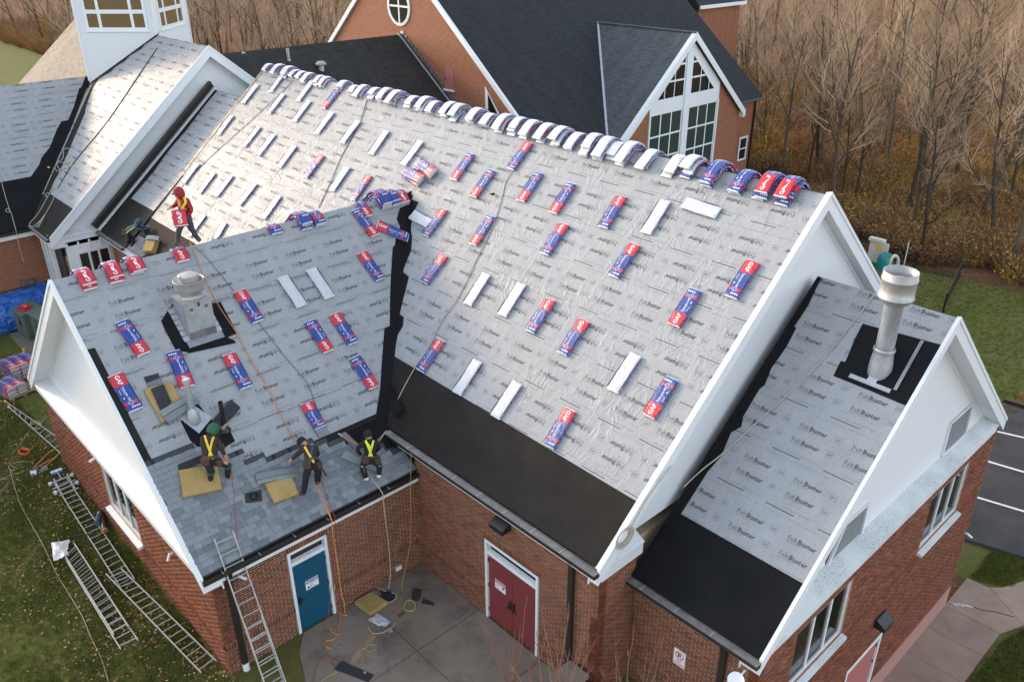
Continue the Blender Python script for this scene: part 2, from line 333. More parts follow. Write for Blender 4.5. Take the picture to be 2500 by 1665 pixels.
def felt_roof(parent,Fm,outline,courses,per=1.205):
    """courses: (v0,v1,[(u0,u1,flip,offset)]) - each roll is a sheet of its own with its printed lettering"""
    base=halfplanes([(u,-v) for u,v in outline])
    for (v0,v1,segs) in courses:
        lo=v1+.07
        for (u0,u1,flip,off) in segs:
            poly=clip_convex([(u0,-lo),(u1,-lo),(u1,-v0),(u0,-v0)],base)
            if not poly: continue
            z=lambda y,v0=v0,lo=lo:.003+.007*((-y)-v0)/(lo-v0)
            mb=MB(); mb.prism(poly,0,1,lambda a,b,d:(a,b,z(b)-(.004 if d==0 else 0)))
            sh=mb.build('felt_sheet',M['felt'],parent,Fm)
            hp=halfplanes(poly); pm=MB(); zz=lambda y:z(y)+.003
            n0=int((u0-off)/per)-2; n1=int((u1-off)/per)+2
            for i in range(n0,n1):
                x=off+i*per
                for dv in (.455,.82):
                    if flip:
                        b=-(v0+(1.135-dv))
                        for g,m_ in ((G_FB_THIN,1),(G_FB_BOLD,0)): put(pm,g,m_,hp,None,zz,x+.64,b,math.pi)
                        put(pm,G_GAF,1,hp,None,zz,x+.96,b-.05,math.pi)
                    else:
                        b=-(v0+dv)
                        for g,m_ in ((G_FB_THIN,1),(G_FB_BOLD,0)): put(pm,g,m_,hp,None,zz,x,b,0)
                        put(pm,G_GAF,1,hp,None,zz,x-.32,b+.05,0)
                put(pm,grect(0,0,.66,.020),0,hp,None,zz,x-.27,-(v0+1.145),0)
                put(pm,grect(0,0,.66,.006),1,hp,None,zz,x+.05,-(v0+1.06),0)
                put(pm,grect(0,0,.66,.012),1,hp,None,zz,x+.20,-(v0+.04),0)
            for i in range(int((u1-u0)/.19)):
                for dv in (.1,.3,.57,.72,.93,1.09): put(pm,grect(0,0,.013,.013),0,hp,None,zz,u0+i*.19+(dv*1.7%.19),-(v0+dv),0)
            if pm.f: pm.build('printed_lettering',[M['print'],M['printthin']],sh,Fm)['kind']='stuff'
def membrane_patch(parent,Fm,poly,mat='ice',h=.013,th=.004,name='black_membrane',bev=0):
    pl=[(u,-v) for u,v in poly]
    mb=MB(); mb.prism(pl,h-th,h,lambda a,b,d:(a,b,d)); return mb.build(name,M[mat],parent,Fm)
def deck(parent,Fm,outline,mat='ice2',d0=-.16,d1=-.004,name='roof_deck'):
    mb=MB(); mb.prism([(u,-v) for u,v in outline],d0,d1); return mb.build(name,M[mat],parent,Fm)
# ---------------------------------------------------------------- brick walls
BRK=[]      # single bricks collected from all walls of the hall
def wall(parent,o,ud,ln,z1,holes=(),belts=(),lintels=(),th=.22,z0=0,bricks=True,corner=True):
    """vertical wall from o along ud (unit xy), outer face to the right-hand side normal n = ud x z"""
    ud=Vector((ud[0],ud[1],0)); Fm=frame(o,ud,(0,0,1))      # local x along, y up, z = ud x up = outward
    xs=sorted({0,ln,*[h[0] for h in holes],*[h[1] for h in holes]}); zs=sorted({z0,z1,*[h[2] for h in holes],*[h[3] for h in holes]})
    mb=MB()
    for i in range(len(xs)-1):
        for j in range(len(zs)-1):
            cx,cz=(xs[i]+xs[i+1])/2,(zs[j]+zs[j+1])/2
            if any(h[0]<cx<h[1] and h[2]<cz<h[3] for h in holes): continue
            mb.box((xs[i],zs[j],-th),(xs[i+1],zs[j+1],0))
    wo=mb.build('wall',M['mortar'],parent,Fm)
    if not bricks: return wo,Fm
    H=.0677; Wd=.203; rects=[]
    sold=[(z0+round((b[0]-z0)/H)*H,z0+round((b[0]-z0)/H)*H+3*H) for b in belts]
    k=0; z=z0
    while z+H<=z1+.001:
        zc=z+H/2
        if any(b0<zc<b1 for b0,b1 in sold): z+=H;k+=1;continue
        off=-(k%2)*Wd/2; x=off
        cuts=[(h[0],h[1]) for h in holes if h[2]-.01<zc<h[3]+.01]+[(l[0],l[1]) for l in lintels if l[2]<zc<l[3]]
        while x<ln:
            a,b=max(0,x),min(ln,x+Wd); segs=[(a,b)]
            for c0,c1 in cuts:
                segs=[q for s0,s1 in segs for q in ((s0,min(s1,c0)),(max(s0,c1),s1)) if q[1]-q[0]>.03]
            for s0,s1 in segs:
                if s1-s0>.03: rects.append((s0+.0065,s1-.0065,z+.0075,z+H-.0075))
            x+=Wd
        z+=H;k+=1
    for (b0,b1) in sold:
        x=0
        while x+H<=ln+.001:
            if not any(h[0]<x+H/2<h[1] and h[2]<(b0+b1)/2<h[3] for h in holes): rects.append((x+.0055,x+H-.0055,b0+.006,b1-.006))
            x+=H
    for (a,b,c0,c1) in lintels:
        x=a
        while x+H<=b+.001: rects.append((x+.005,x+H-.005,c0+.004,c1-.004)); x+=H
    for r in rects: BRK.append((wo,Fm,r))
    return wo,Fm
def flush_bricks(root,count=300):
    """the nearest bricks become parts of their wall, the rest one joined part"""
    cp=co.location; B=[]
    for wo,Fm,r in BRK:
        c=Fm@Vector(((r[0]+r[1])/2,(r[2]+r[3])/2,0)); B.append(((c-cp).length,wo,Fm,r))
    B.sort(key=lambda t:t[0])
    unit=MB(); unit.add([(x,y,z) for z in (-.004,.0045) for y in (-.5,.5) for x in (-.5,.5)],[(4,5,7,6),(0,1,5,4),(2,6,7,3),(0,4,6,2),(1,3,7,5)])
    um=unit.mesh('brick',M['brick'])
    n=0; rest=[]
    for d,wo,Fm,r in B:
        if n<count:
            c=(Fm@Vector(((r[0]+r[1])/2,(r[2]+r[3])/2,0)))-cp; f=c.dot(_F); px,py=c.dot(_R2)/f*2040/1250,c.dot(_U2)/f*2040/832
            if abs(px)<.99 and abs(py)<.99:
                o=link('brick',um,wo,Fm@T((r[0]+r[1])/2,(r[2]+r[3])/2,random.uniform(-.002,.002))@Matrix.Diagonal((r[1]-r[0],r[3]-r[2],1,1))); n+=1; continue
        rest.append((Fm,r))
    V=[];Fc=[];tone=[]
    for Fm,r in rest:
        j=random.uniform(-.002,.002)
        q=np.array([(x,y,z) for z in (-.004,.0045+j) for y in (r[2],r[3]) for x in (r[0],r[1])]); A=np.array(Fm)
        V.append(q@A[:3,:3].T+A[:3,3])
    V=np.concatenate(V); nb=len(rest); f0=np.array([(4,5,7,6),(0,1,5,4),(2,6,7,3),(0,4,6,2),(1,3,7,5)])
    Fc=(f0[None]+8*np.arange(nb)[:,None,None]).reshape(-1,4)
    me=bpy.data.meshes.new('bricks'); me.vertices.add(len(V)); me.vertices.foreach_set('co',V.ravel()); me.loops.add(Fc.size); me.loops.foreach_set('vertex_index',Fc.ravel())
    me.polygons.add(len(Fc)); me.polygons.foreach_set('loop_start',np.arange(0,Fc.size,4)); me.polygons.foreach_set('loop_total',np.full(len(Fc),4)); me.update(calc_edges=True)
    at=me.attributes.new('tone','FLOAT','FACE'); at.data.foreach_set('value',np.repeat(np.random.rand(nb),5).astype(np.float32))
    me.materials.append(M['brick']); o=link('bricks',me,root); o['kind']='stuff'; BRK.clear(); return o
# ---------------------------------------------------------------- siding, gables, windows
def planks(parent,Fm,poly,z0,z1,exp=.115,th=.026,mat='siding',holes=()):
    """clapboards over a polygon in the plane Fm (x along, y up): each board a part"""
    hp=halfplanes(poly); z=z0
    while z<z1:
        p=clip_convex([(-60,z),(60,z),(60,z+exp+.012),(-60,z+exp+.012)],hp)
        for h in holes:
            if p and h[2]<z+exp*.5<h[3]:
                x0=min(q[0] for q in p); x1=max(q[0] for q in p)
                for a,b in ((-60,h[0]),(h[1],60)):
                    q=clip_convex([(a,z),(b,z),(b,z+exp+.012),(a,z+exp+.012)],hp)
                    if q: _plank(parent,Fm,q,z,exp,th,mat)
                p=None
        if p: _plank(parent,Fm,p,z,exp,th,mat)
        z+=exp
def _plank(parent,Fm,p,z,exp,th,mat):
    mb=MB(); mb.prism(p,0,1,lambda a,b,d:(a,b,(d*(th-(b-z)/exp*th*.85)) if d else -.01)); mb.build('plank',M[mat],parent,Fm)
def beam(mb,p,q,up,w0,w1,h0,h1,m=0):
    """box along p->q; side axis = dir x up (offsets w0..w1), up offsets h0..h1"""
    p,q,up=Vector(p),Vector(q),Vector(up); t=(q-p).normalized(); up=(up-t*up.dot(t)).normalized(); s=t.cross(up)
    vs=[e+s*w+up*h for e in (p,q) for h in (h0,h1) for w in (w0,w1)]
    mb.add(vs,[(0,2,3,1),(4,5,7,6),(0,1,5,4),(2,6,7,3),(0,4,6,2),(1,3,7,5)],m)
def gable(parent,peak,half,slope,axis,ohang,fasc=.30,mat='trim',drop=0,ret=True,sides=(1,-1),ledge='ledge2',th=.05,depthmore=0,inner=.45):
    """rake boards, soffits and return of a gable. peak: outermost top point; axis 'x+' (faces +X) or 'y-' ; half: horizontal half width"""
    if axis=='x+': out=Vector((1,0,0)); ac=Vector((0,1,0))
    else: out=Vector((0,-1,0)); ac=Vector((1,0,0))
    P=Vector(peak)
    for sgn in sides:
        foot=P+ac*sgn*half+Vector((0,0,-half*slope)); up=Vector((0,0,1)); t=(foot-P).normalized(); n=(up-t*up.dot(t)).normalized()
        mb=MB(); vs=[]
        # fascia: flat board in the gable plane, mitred at the peak
        dz=fasc/ n.z if n.z else fasc
        for e,en in ((P,0),(foot,1)):
            for d in (.012,-.04):
                vs.append(e+out*d+Vector((0,0,.02))); vs.append(e+out*d-Vector((0,0,dz)))
        mb.add(vs,[(0,1,3,2),(4,6,7,5),(0,4,5,1),(2,3,7,6),(0,2,6,4),(1,5,7,3)])
        mb.build('rake_board',M[mat],parent)
        mb=MB(); vs=[]
        for e in (P,foot):
            for d in (.035,.012):
                vs.append(e+out*d+Vector((0,0,.035))); vs.append(e+out*d-Vector((0,0,.07)))
        mb.add(vs,[(0,1,3,2),(4,6,7,5),(0,4,5,1),(2,3,7,6),(0,2,6,4),(1,5,7,3)]); mb.build('rake_trim',M[mat],parent)
        # soffit under the overhang
        mb=MB(); vs=[]
        for e in (P,foot):
            for d in (-.04,-inner):
                vs.append(e+out*d-Vector((0,0,dz-.03))); vs.append(e+out*d-Vector((0,0,dz+.0)))
        mb.add(vs,[(0,1,3,2),(4,6,7,5),(0,4,5,1),(2,3,7,6),(0,2,6,4),(1,5,7,3)]); mb.build('soffit',M[mat],parent)
        mb=MB(); vs=[]      # frieze on the siding
        for e in (P,foot):
            for d in (-inner+.03,-inner):
                vs.append(e+out*d-Vector((0,0,dz-.01))); vs.append(e+out*d-Vector((0,0,dz+.13)))
        mb.add(vs,[(0,1,3,2),(4,6,7,5),(0,4,5,1),(2,3,7,6),(0,2,6,4),(1,5,7,3)]); mb.build('frieze',M[mat],parent)
def ledge(parent,o,ud,ln,n,z_in,z_out,dep,fh=.2,mat='ledge',name='eave_return'):
    """sloped return: from the siding (z_in) out to z_out over dep, fascia fh below"""
    o=Vector(o); ud=Vector(ud); n=Vector(n); mb=MB(); vs=[]
    prof=[(0,z_in),(dep,z_out),(dep,z_out-.03),(dep-.03,z_out-.03),(dep-.03,z_out-fh),(0,z_out-fh)]
    for x in (0,ln):
        for d,z in prof: vs.append(o+ud*x+n*d+Vector((0,0,z)))
    k=len(prof); mb.add(vs,[tuple(range(k)),tuple(range(k,2*k))[::-1]]+[(i,k+i,k+(i+1)%k,(i+1)%k) for i in range(k)]); return mb.build(name,M[mat],parent)
def window(parent,Fm,x0,x1,z0,z1,panes=3,mat='glass',name='window',deep=.10,fr=.07,sill=.16,blind=False,rows=1):
    """recessed window in the wall plane Fm; frame with children panes and sill"""
    mb=MB(); d0,d1=-deep,-deep+.06
    mb.box((x0,z1-fr,d0),(x1,z1,d1)); mb.box((x0,z0,d0),(x1,z0+fr,d1)); mb.box((x0,z0+fr,d0),(x0+fr,z1-fr,d1)); mb.box((x1-fr,z0+fr,d0),(x1,z1-fr,d1))
    w=(x1-x0-2*fr); ht=(z1-z0-2*fr)
    for i in range(1,panes):
        c=x0+fr+w*i/panes; mb.box((c-fr/2,z0+fr,d0),(c+fr/2,z1-fr,d1))
    for j in range(1,rows):
        c=z0+fr+ht*j/rows; mb.box((x0+fr,c-fr/3,d0),(x1-fr,c+fr/3,d1-.006))
    wo=mb.build(name,M['trim'],parent,Fm)
    for i in range(panes):
        for j in range(rows):
            a=x0+fr+w*i/panes+(fr/2 if i else 0); b=x0+fr+w*(i+1)/panes-(fr/2 if i<panes-1 else 0); c=z0+fr+ht*j/rows; e=z0+fr+ht*(j+1)/rows
            pm=MB(); pm.box((a,c,d0+.015),(b,e,d0+.025)); pm.build('pane',M[mat],wo,Fm)
    if sill:
        sm=MB(); sm.prism([(0,-deep),(sill-deep+.03,-.045),(sill-deep+.03,-.10),(-deep,-.10)][:0] or [(-deep,0.0),(sill-deep,-.06),(sill-deep,-.13),(-deep,-.13)],x0-.05,x1+.05,lambda a,b,d:(d,z0+b,a)); sm.build('sill',M['ledge2'] if not blind else M['ledge'],wo,Fm)
    # dark room behind
    bm_=MB(); bm_.box((x0,z0,d0-.02),(x1,z1,d0-.004)); bm_.build('backing',M['blackplastic'],wo,Fm)
    return wo
def gutter(parent,p,q,side,w=.14,h=.11,topmat='gutttop',bodymat='guttdark'):
    """p->q along the eave, gutter body on the outer side"""
    mb=MB(); sd=Vector(side)
    p,q=Vector(p),Vector(q); t=(q-p).normalized()
    def bx(a0,a1,z0,z1,m):
        vs=[e+sd*a+Vector((0,0,z)) for e in (p,q) for z in (z0,z1) for a in (a0,a1)]
        mb.add(vs,[(0,2,3,1),(4,5,7,6),(0,1,5,4),(2,6,7,3),(0,4,6,2),(1,3,7,5)],m)
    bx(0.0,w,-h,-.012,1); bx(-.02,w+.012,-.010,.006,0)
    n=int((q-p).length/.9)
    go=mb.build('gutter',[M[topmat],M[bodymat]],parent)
    for i in range(n):
        c=MB(); e=p+t*(.45+i*.9); f=e+t*.02
        vs=[g+sd*a+Vector((0,0,z)) for g in (e,f) for z in (.006,.014) for a in (-.02,w+.018)]
        c.add(vs,[(0,2,3,1),(4,5,7,6),(0,1,5,4),(2,6,7,3),(0,4,6,2),(1,3,7,5)]); c.build('gutter_strap',M['galv'],go)
    return go
def downspout(parent,p,z0,n=(0,-1,0),w=.09,d=.07,mat='guttdark'):
    x,y,z=p; nx,ny,_=n; tx,ty=-ny,nx
    mb=MB(); pts=[]
    def bx(c0,z0_,z1_,dd0,dd1):
        vs=[Vector((x+tx*s*w/2+nx*k,y+ty*s*w/2+ny*k,zz)) for zz in (z0_,z1_) for k in (dd0,dd1) for s in (-1,1)]
        mb.add(vs,[(0,2,3,1),(4,5,7,6),(0,1,5,4),(2,6,7,3),(0,4,6,2),(1,3,7,5)])
    bx(0,z0,z-.35,.01,.01+d); 
    vs=[]
    for zz,k in ((z-.35,.01),(z,.13)):
        for kk in (k,k+d):
            for s in (-1,1): vs.append(Vector((x+tx*s*w/2+nx*kk,y+ty*s*w/2+ny*kk,zz)))
    mb.add(vs,[(0,2,3,1),(4,5,7,6),(0,1,5,4),(2,6,7,3),(0,4,6,2),(1,3,7,5)])
    return mb.build('downspout',M[mat],parent)
def sheet(name,pts,z,mat,kind='structure',th=.0,parent=None):
    mb=MB()
    if th: mb.prism(pts,z-th,z)
    else: mb.quad([(x,y,z) for x,y in pts])
    o=mb.build(name,M[mat],parent); 
    if parent is None: o['kind']=kind
    return o
# ================================================================ ground
def S01(a,b,x): t=min(1,max(0,(x-a)/(b-a))); return t*t*(3-2*t)
def gh(x,y): return -3.9*max(S01(11.44,11.50,x),S01(6.2,6.6,y)*S01(-18,-9,x),S01(9,17,y))
xs=[-900,-500,-300,-200,-140,-100,-70,-50,-40,-30,-20,-18,-15,-12,-9,-4,0,6,11.44,11.47,11.5,14,18,25,35,50,80,150,400,900]
ys=[-900,-300,-120,-60,-40,-30,-20,-14,-8,-4,0,4,6.2,6.4,6.6,9,10,11,12,13,14,15,16,17,25,35,50,80,120,200,400,900]
gm=MB(); gm.add([(x,y,gh(x,y)-.006) for y in ys for x in xs],[(j*len(xs)+i,j*len(xs)+i+1,(j+1)*len(xs)+i+1,(j+1)*len(xs)+i) for j in range(len(ys)-1) for i in range(len(xs)-1)])
tag(gm.build('ground',M['litter']),kind='structure')
sheet('lawn',[(-34,-60),(20,-60),(11.7,-11.3),(2.15,-11.25),(2.15,-12.97),(-10,-12.97),(-10,8),(-34,8)][:2]+[(11.7,-60),(11.7,-6.1),(-10,-6.1),(-10,7),(-36,7)],0,'grass')
sheet('back_lawn',[(11.81,8.2),(11.3,8.9),(9.0,18),(8.4,21.4),(6.5,30),(2.4,29.5),(2.0,33),(-9,37),(-22,30),(-16,17.2),(11.8,17.2)][:0]+[(-14,17.3),(12,17.3),(8.6,21.3),(9.5,30),(5,35.5),(1,35.3),(-5,34.6),(-12,36.8)],-3.9,'grass')
sheet('side_lawn',[(9,7.2),(11.81,8.2),(12.5,8.25),(12.8,8.6),(13.2,9.5),(13.6,11.2),(12.8,10.7),(11.0,10.2),(9,9.7)],-3.896,'grass')
sheet('verge',[(13.95,7.25),(13.52,6.4),(13.45,5.6),(13.48,4.9),(13.62,3.8),(13.9,2.5),(16,0),(30,0),(30,12),(15,8.2)],-3.892,'grass')
sheet('parking_lot',[(3,20.4),(3,9.6),(9.0,9.7),(11.0,10.2),(12.8,10.7),(14.5,11.4),(40,18),(40,40),(9.2,21.5)],-3.888,'asphalt')
for i,(a,b) in enumerate([((9.2,18.6),(10.1,18.9)),((9.6,15.9),(11.0,16.2)),((10.3,13.1),(11.9,13.5))]):
    d=Vector((b[0]-a[0],b[1]-a[1],0)).normalized(); n=Vector((-d.y,d.x,0))*.06; A=Vector((*a,0))-d*1.2; Bq=A+d*6.5
    mb=MB(); mb.quad([A-n+Vector((0,0,-3.882)),Bq-n+Vector((0,0,-3.882)),Bq+n+Vector((0,0,-3.882)),A+n+Vector((0,0,-3.882))]); tag(mb.build('painted_line',M['paint']),kind='structure')
# kerb along the lot
kb=MB()
for a,b in zip([(11.0,10.2),(12.8,10.7),(14.5,11.4)],[(12.8,10.7),(14.5,11.4),(20,13.5)]): beam(kb,(*a,-3.9),(*b,-3.9),(0,0,1),-.08,.08,0,.14)
tag(kb.build('kerb',M['asphalt']),kind='structure')
kb=MB(); beam(kb,(8.35,21.45,-3.9),(12.5,21.9,-3.9),(0,0,1),-.1,.1,0,.18); tag(kb.build('kerb',M['guttdark']),kind='structure')
# sidewalk slabs
J=[3.6,5.07,6.4]; wk=empty('sidewalk',(12.6,4,-3.9)); wk['kind']='structure'
def slab(par,pts,z,mat,name='slab',th=.1,gap=.012):
    c=Vector((sum(p[0] for p in pts)/len(pts),sum(p[1] for p in pts)/len(pts)))
    q=[tuple(c+(Vector(p)-c)*(1-gap/max(.3,(Vector(p)-c).length))) for p in pts]; mb=MB(); mb.prism(q,z-th,z); return mb.build(name,M[mat],par)
for y0,y1,x1 in ((-1.0,.6,13.9),(.6,2.1,13.8),(2.1,3.6,13.6),(3.6,5.07,13.5),(5.07,6.4,13.5)): slab(wk,[(11.82,y0),(x1,y0),(x1 if y1<6 else 13.52,y1),(11.82,y1)],-3.86,'walk')
slab(wk,[(11.82,6.4),(13.52,6.4),(13.9,7.3),(12.5,8.28),(11.82,8.22)],-3.858,'walk'); slab(wk,[(12.5,8.28),(13.9,7.3),(15.2,8.3),(15,9.6),(13.2,9.5),(12.8,8.6)],-3.858,'walk')
cr=MB(); cr.tube([(11.9,6.55,-3.853),(12.1,6.72,-3.853),(12.3,6.9,-3.853),(12.75,7.05,-3.853),(13.1,7.28,-3.853),(13.55,7.46,-3.853)],.012,4); cr.build('crack',M['black'],wk)
pt=MB()
for i in range(7):
    a=Vector((11.92+.07*i,6.62+.05*i+random.uniform(-.05,.05),-3.853)); pt.tube([a,a+Vector((.06,.05,0)),a+Vector((.11,.02,0)),a+Vector((.15,.09,0))],.014,4)
pt.build('patching_compound',M['paint'],wk)
# patio
pa=empty('patio',(4,-9.3,0)); pa['kind']='structure'
for q in ([(2.16,-7.28),(4.62,-7.28),(4.62,-9.3),(2.16,-9.3)],[(4.62,-7.28),(6.9,-7.28),(6.9,-9.3),(4.62,-9.3)],[(2.16,-9.3),(4.62,-9.3),(4.62,-12.2),(2.65,-11.45),(2.16,-11.02)],[(4.62,-9.3),(6.9,-9.3),(6.9,-12.6),(4.62,-12.6)],[(6.9,-7.28),(11.6,-7.28),(11.6,-9.3),(6.9,-9.3)],[(6.9,-9.3),(11.6,-9.3),(11.6,-12.6),(6.9,-12.6)]): slab(pa,q,.02,'patio')
# ================================================================ the hall: long roof, front wing, right-hand annex
hall=empty('church_hall',(0,-3,0),'long red brick hall being reroofed, with front wing and lower right annex','building')
XWE=2.294; XWW=2.154; YG=-13.215; YW=-12.974; XE=8.686; XEW=8.602
# --- walls
wall(hall,(XWW,YW,0),(0,1),5.7,3.05,holes=[(1.80,2.95,0,2.56)],belts=[(.72,.93)],lintels=[(1.76,2.99,2.56,2.76)])
wall(hall,(XWW,-7.275,0),(1,0),XEW-XWW,3.86,holes=[(2.73,4.66,0,2.56)],belts=[(.62,.85)],lintels=[(2.67,4.70,2.56,2.77)])
wall(hall,(XEW,-7.275,0),(0,1),1.203,3.86,belts=[(.62,.85)])
wall(hall,(XEW,-6.072,0),(1,0),11.81-XEW,3.0,belts=[(.68,.92)])
wall(hall,(11.81,-6.072,-3.9),(0,1),12.5,6.95,holes=[(1.48,3.92,4.86,6.55),(8.12,10.62,4.86,6.55),(5.02,6.95,.0,2.66)],belts=[(2.45,2.65),(4.55,4.75)],lintels=[(4.98,6.99,2.66,2.86)])
wall(hall,(-9.96,YW,0),(1,0),XWW+9.96,3.05,holes=[(4.88,7.22,.98,2.46)],belts=[(.72,.93)])
wall(hall,(-17.1,-6.97,0),(1,0),7.2,4.0,bricks=False)
flush_bricks(hall)
pf=MB(); pf.box((11.79,-6.06,-3.9),(11.835,6.43,-3.05)); pf.build('painted_base',M['palebase'],hall)
# inner cores so nothing is hollow
cm=MB(); cm.box((-9.7,-12.7,0),(1.9,-7.0,3.0)); cm.box((-17,-6.9,0),(8.35,6.9,3.8)); cm.box((8.2,-5.8,-3.8),(11.55,6.1,2.9)); cm.build('core',M['mortar'],hall)
# --- roof decks
O_MAIN=[(-17.27,0),(8.66,0),(8.66,9.80),(-17.27,9.80)]; O_WING=[(-13.19,0),(-2.3,0),(-7.26,6.95),(-7.26,8.07),(-13.19,8.07)]
O_EAST=[(8.62,0),(11.87,0),(11.87,8.30),(8.62,8.30)]
deck(hall,F_MAIN,O_MAIN); deck(hall,F_WING,O_WING); deck(hall,F_EAST,O_EAST)
deck(hall,F_MAINB,[(-u,v) for u,v in O_MAIN],'shgray'); deck(hall,F_EASTB,[(-u,v) for u,v in O_EAST],'shgray')
deck(hall,F_WINGB,[(13.19,0),(2.3,0),(7.26,6.95),(7.26,8.07),(13.19,8.07)],'shgray')
E5=1.135
# --- felt rolls (orientation and lettering as laid)
off=[.48,.02,.05,1.04,.05,.89,.02]
cs=[]
for k in range(7):
    v0=.03+k*1.135+.15 if k else 0; v1=.03+(k+1)*1.135+.15
    flip=k in (1,2,4,6)
    o1=off[k]%1.205
    segs=[(-17.27,8.58,flip,o1)]
    if k==0: segs=[(-17.27,4.85,False,.48),(4.85,8.58,True,5.15)]
    elif k in(3,5): segs=[(-17.27,-4.2,True,.3),(-4.2,8.58,False,o1)]
    elif k==2: segs=[(-17.27,-6.1,False,.7),(-6.1,8.58,True,o1)]
    cs.append((v0,min(v1,8.16),segs))
cs[0]=(.05,1.32,cs[0][2])
felt_roof(hall,F_MAIN,[(-17.25,0),(8.58,0),(8.6,8.23),(-17.25,8.12)],cs)
wv=[-.50,.60,1.76,2.90,4.04,5.18,6.2]; ws=[[(-13.2,-2,True,.35)],[(-13.2,-2,False,-8.65)],[(-13.2,-2,False,-9.0)],[(-13.2,-2,True,-9.6)],[(-13.2,-11.7,True,-12.7),(-11.7,-2,False,-8.9)],[(-13.2,-2,True,-10.1)]]
felt_roof(hall,F_WING,[(-13.19,0),(-2.45,0),(-7.3,6.5),(-13.19,6.5)],[(wv[i],wv[i+1]-.07 if i<5 else 6.15,ws[i]) for i in range(6)])
felt_roof(hall,F_EAST,[(8.7,0),(11.84,0),(11.84,6.62),(8.7,6.62)],[(-.31+i*1.16,-.31+(i+1)*1.16 if i<5 else 6.52,[(8.5,11.9,False,[9.70,8.95,9.68,8.92,9.42,9.91][i])]) for i in range(6)],1.205)
# --- black membranes
membrane_patch(hall,F_MAIN,[(-.4,8.08),(8.60,8.20),(8.60,9.79),(-2.2,9.79),(-.9,8.6)],'ice2',.014)
membrane_patch(hall,F_MAIN,[(5.05,9.05),(6.9,8.9),(6.85,9.78),(5.0,9.78)],'ice2',.020); membrane_patch(hall,F_MAIN,[(6.9,8.95),(8.59,8.9),(8.59,9.785),(6.86,9.785)],'ice2',.026)
membrane_patch(hall,F_MAIN,[(-17.25,8.14),(-9,8.14),(-9,9.79),(-17.25,9.79)],'ice2',.014)
membrane_patch(hall,F_MAIN,[(-3.7,3.36),(-3.63,3.53),(-3.26,3.54),(-3.19,3.82),(-2.99,4.2),(-2.8,4.45),(-2.52,4.68),(-2.2,5.08),(-1.95,5.78),(-1.58,5.84),(-1.2,6.55),(-.96,6.96),(-.75,6.98),(-.56,7.22),(-.53,7.51),(-.12,8.12),(-.4,9.0),(-4.2,3.9)],'ice',.017)
membrane_patch(hall,F_WING,[(-2.45,0),(-2.67,.07),(-2.82,.45),(-3.22,.49),(-3.55,.84),(-3.58,1.08),(-3.77,1.4),(-3.94,1.43),(-4.13,1.67),(-4.22,1.7),(-4.6,2.25),(-4.97,2.8),(-5.35,3.4),(-5.74,4.03),(-5.94,4.06),(-6.38,4.69),(-6.72,5.18),(-7.0,5.6),(-7.42,6.12),(-7.61,6.36),(-8.49,6.35),(-8.41,6.91),(-7.99,7.22),(-7.66,7.33),(-7.3,7.3),(-6.6,6.3)],'ice',.017)
membrane_patch(hall,F_WING,[(-13.19,1.99),(-13.0,2.01),(-13.0,4.95),(-12.99,5.2),(-13.19,5.2)],'ice2',.014)
membrane_patch(hall,F_EAST,[(8.66,0),(8.74,.03),(8.76,.35),(8.82,.81),(8.80,1.43),(8.86,1.45),(8.9,1.98),(8.86,2.6),(8.94,3.04),(8.88,3.2),(8.9,3.94),(8.99,4.18),(8.85,4.4),(8.95,5.0),(8.87,5.46),(8.86,6.6),(8.66,6.6)],'ice',.014)
membrane_patch(hall,F_EAST,[(8.63,6.58),(11.85,6.59),(11.85,8.29),(8.63,8.29)],'ice',.014)
membrane_patch(hall,F_EAST,[(10.16,.82),(11.84,.72),(11.84,2.29),(11.1,2.26),(10.2,2.24),(10.17,1.85),(10.27,1.83),(10.19,1.28)],'ice',.014)
membrane_patch(hall,F_EAST,[(11.25,.85),(11.84,.8),(11.84,2.0),(11.2,2.02)],'ice',.020)
# --- gables
gable(hall,(XE,0,10.526+.02),7.445,SM,'x+',.1,.30,inner=.28)
planks(hall,frame((XE-.28,0,0),(0,1,0),(0,0,1)),[(-7.2,4.0),(7.2,4.0),(0,10.24)],4.2,10.3)
gable(hall,(-3.903,YG,8.397+.02),6.197,SW_,'y-',.1,.30)
planks(hall,frame((-3.903,YG+.45,0),(1,0,0),(0,0,1)),[(-5.95,3.12),(5.95,3.12),(0,8.12)],3.25,8.2)
gable(hall,(11.893,.182,8.457+.02),6.433,SE,'x+',.1,.30)
planks(hall,frame((11.893-.45,.182,0),(0,1,0),(0,0,1)),[(-6.2,3.1),(6.2,3.1),(0,8.2)],3.3,8.3,holes=[(-3.25,-1.60,3.2,4.2),(2.85,4.38,3.4,4.4)])
ledge(hall,(-9.6,YG+.45,0),(1,0,0),11.35,(0,-1,0),3.36,3.22,.44,.24,'ledge2')
ledge(hall,(11.443,-5.75,0),(0,1,0),11.85,(1,0,0),3.36,3.2,.44,.24,'ledge')
ledge(hall,(XE-.28,-7.3,0),(0,1,0),1.35,(1,0,0),4.2,4.02,.29,.34,'ledge2'); ledge(hall,(XE-.28,6.0,0),(0,1,0),1.35,(1,0,0),4.2,4.02,.29,.34,'ledge2')
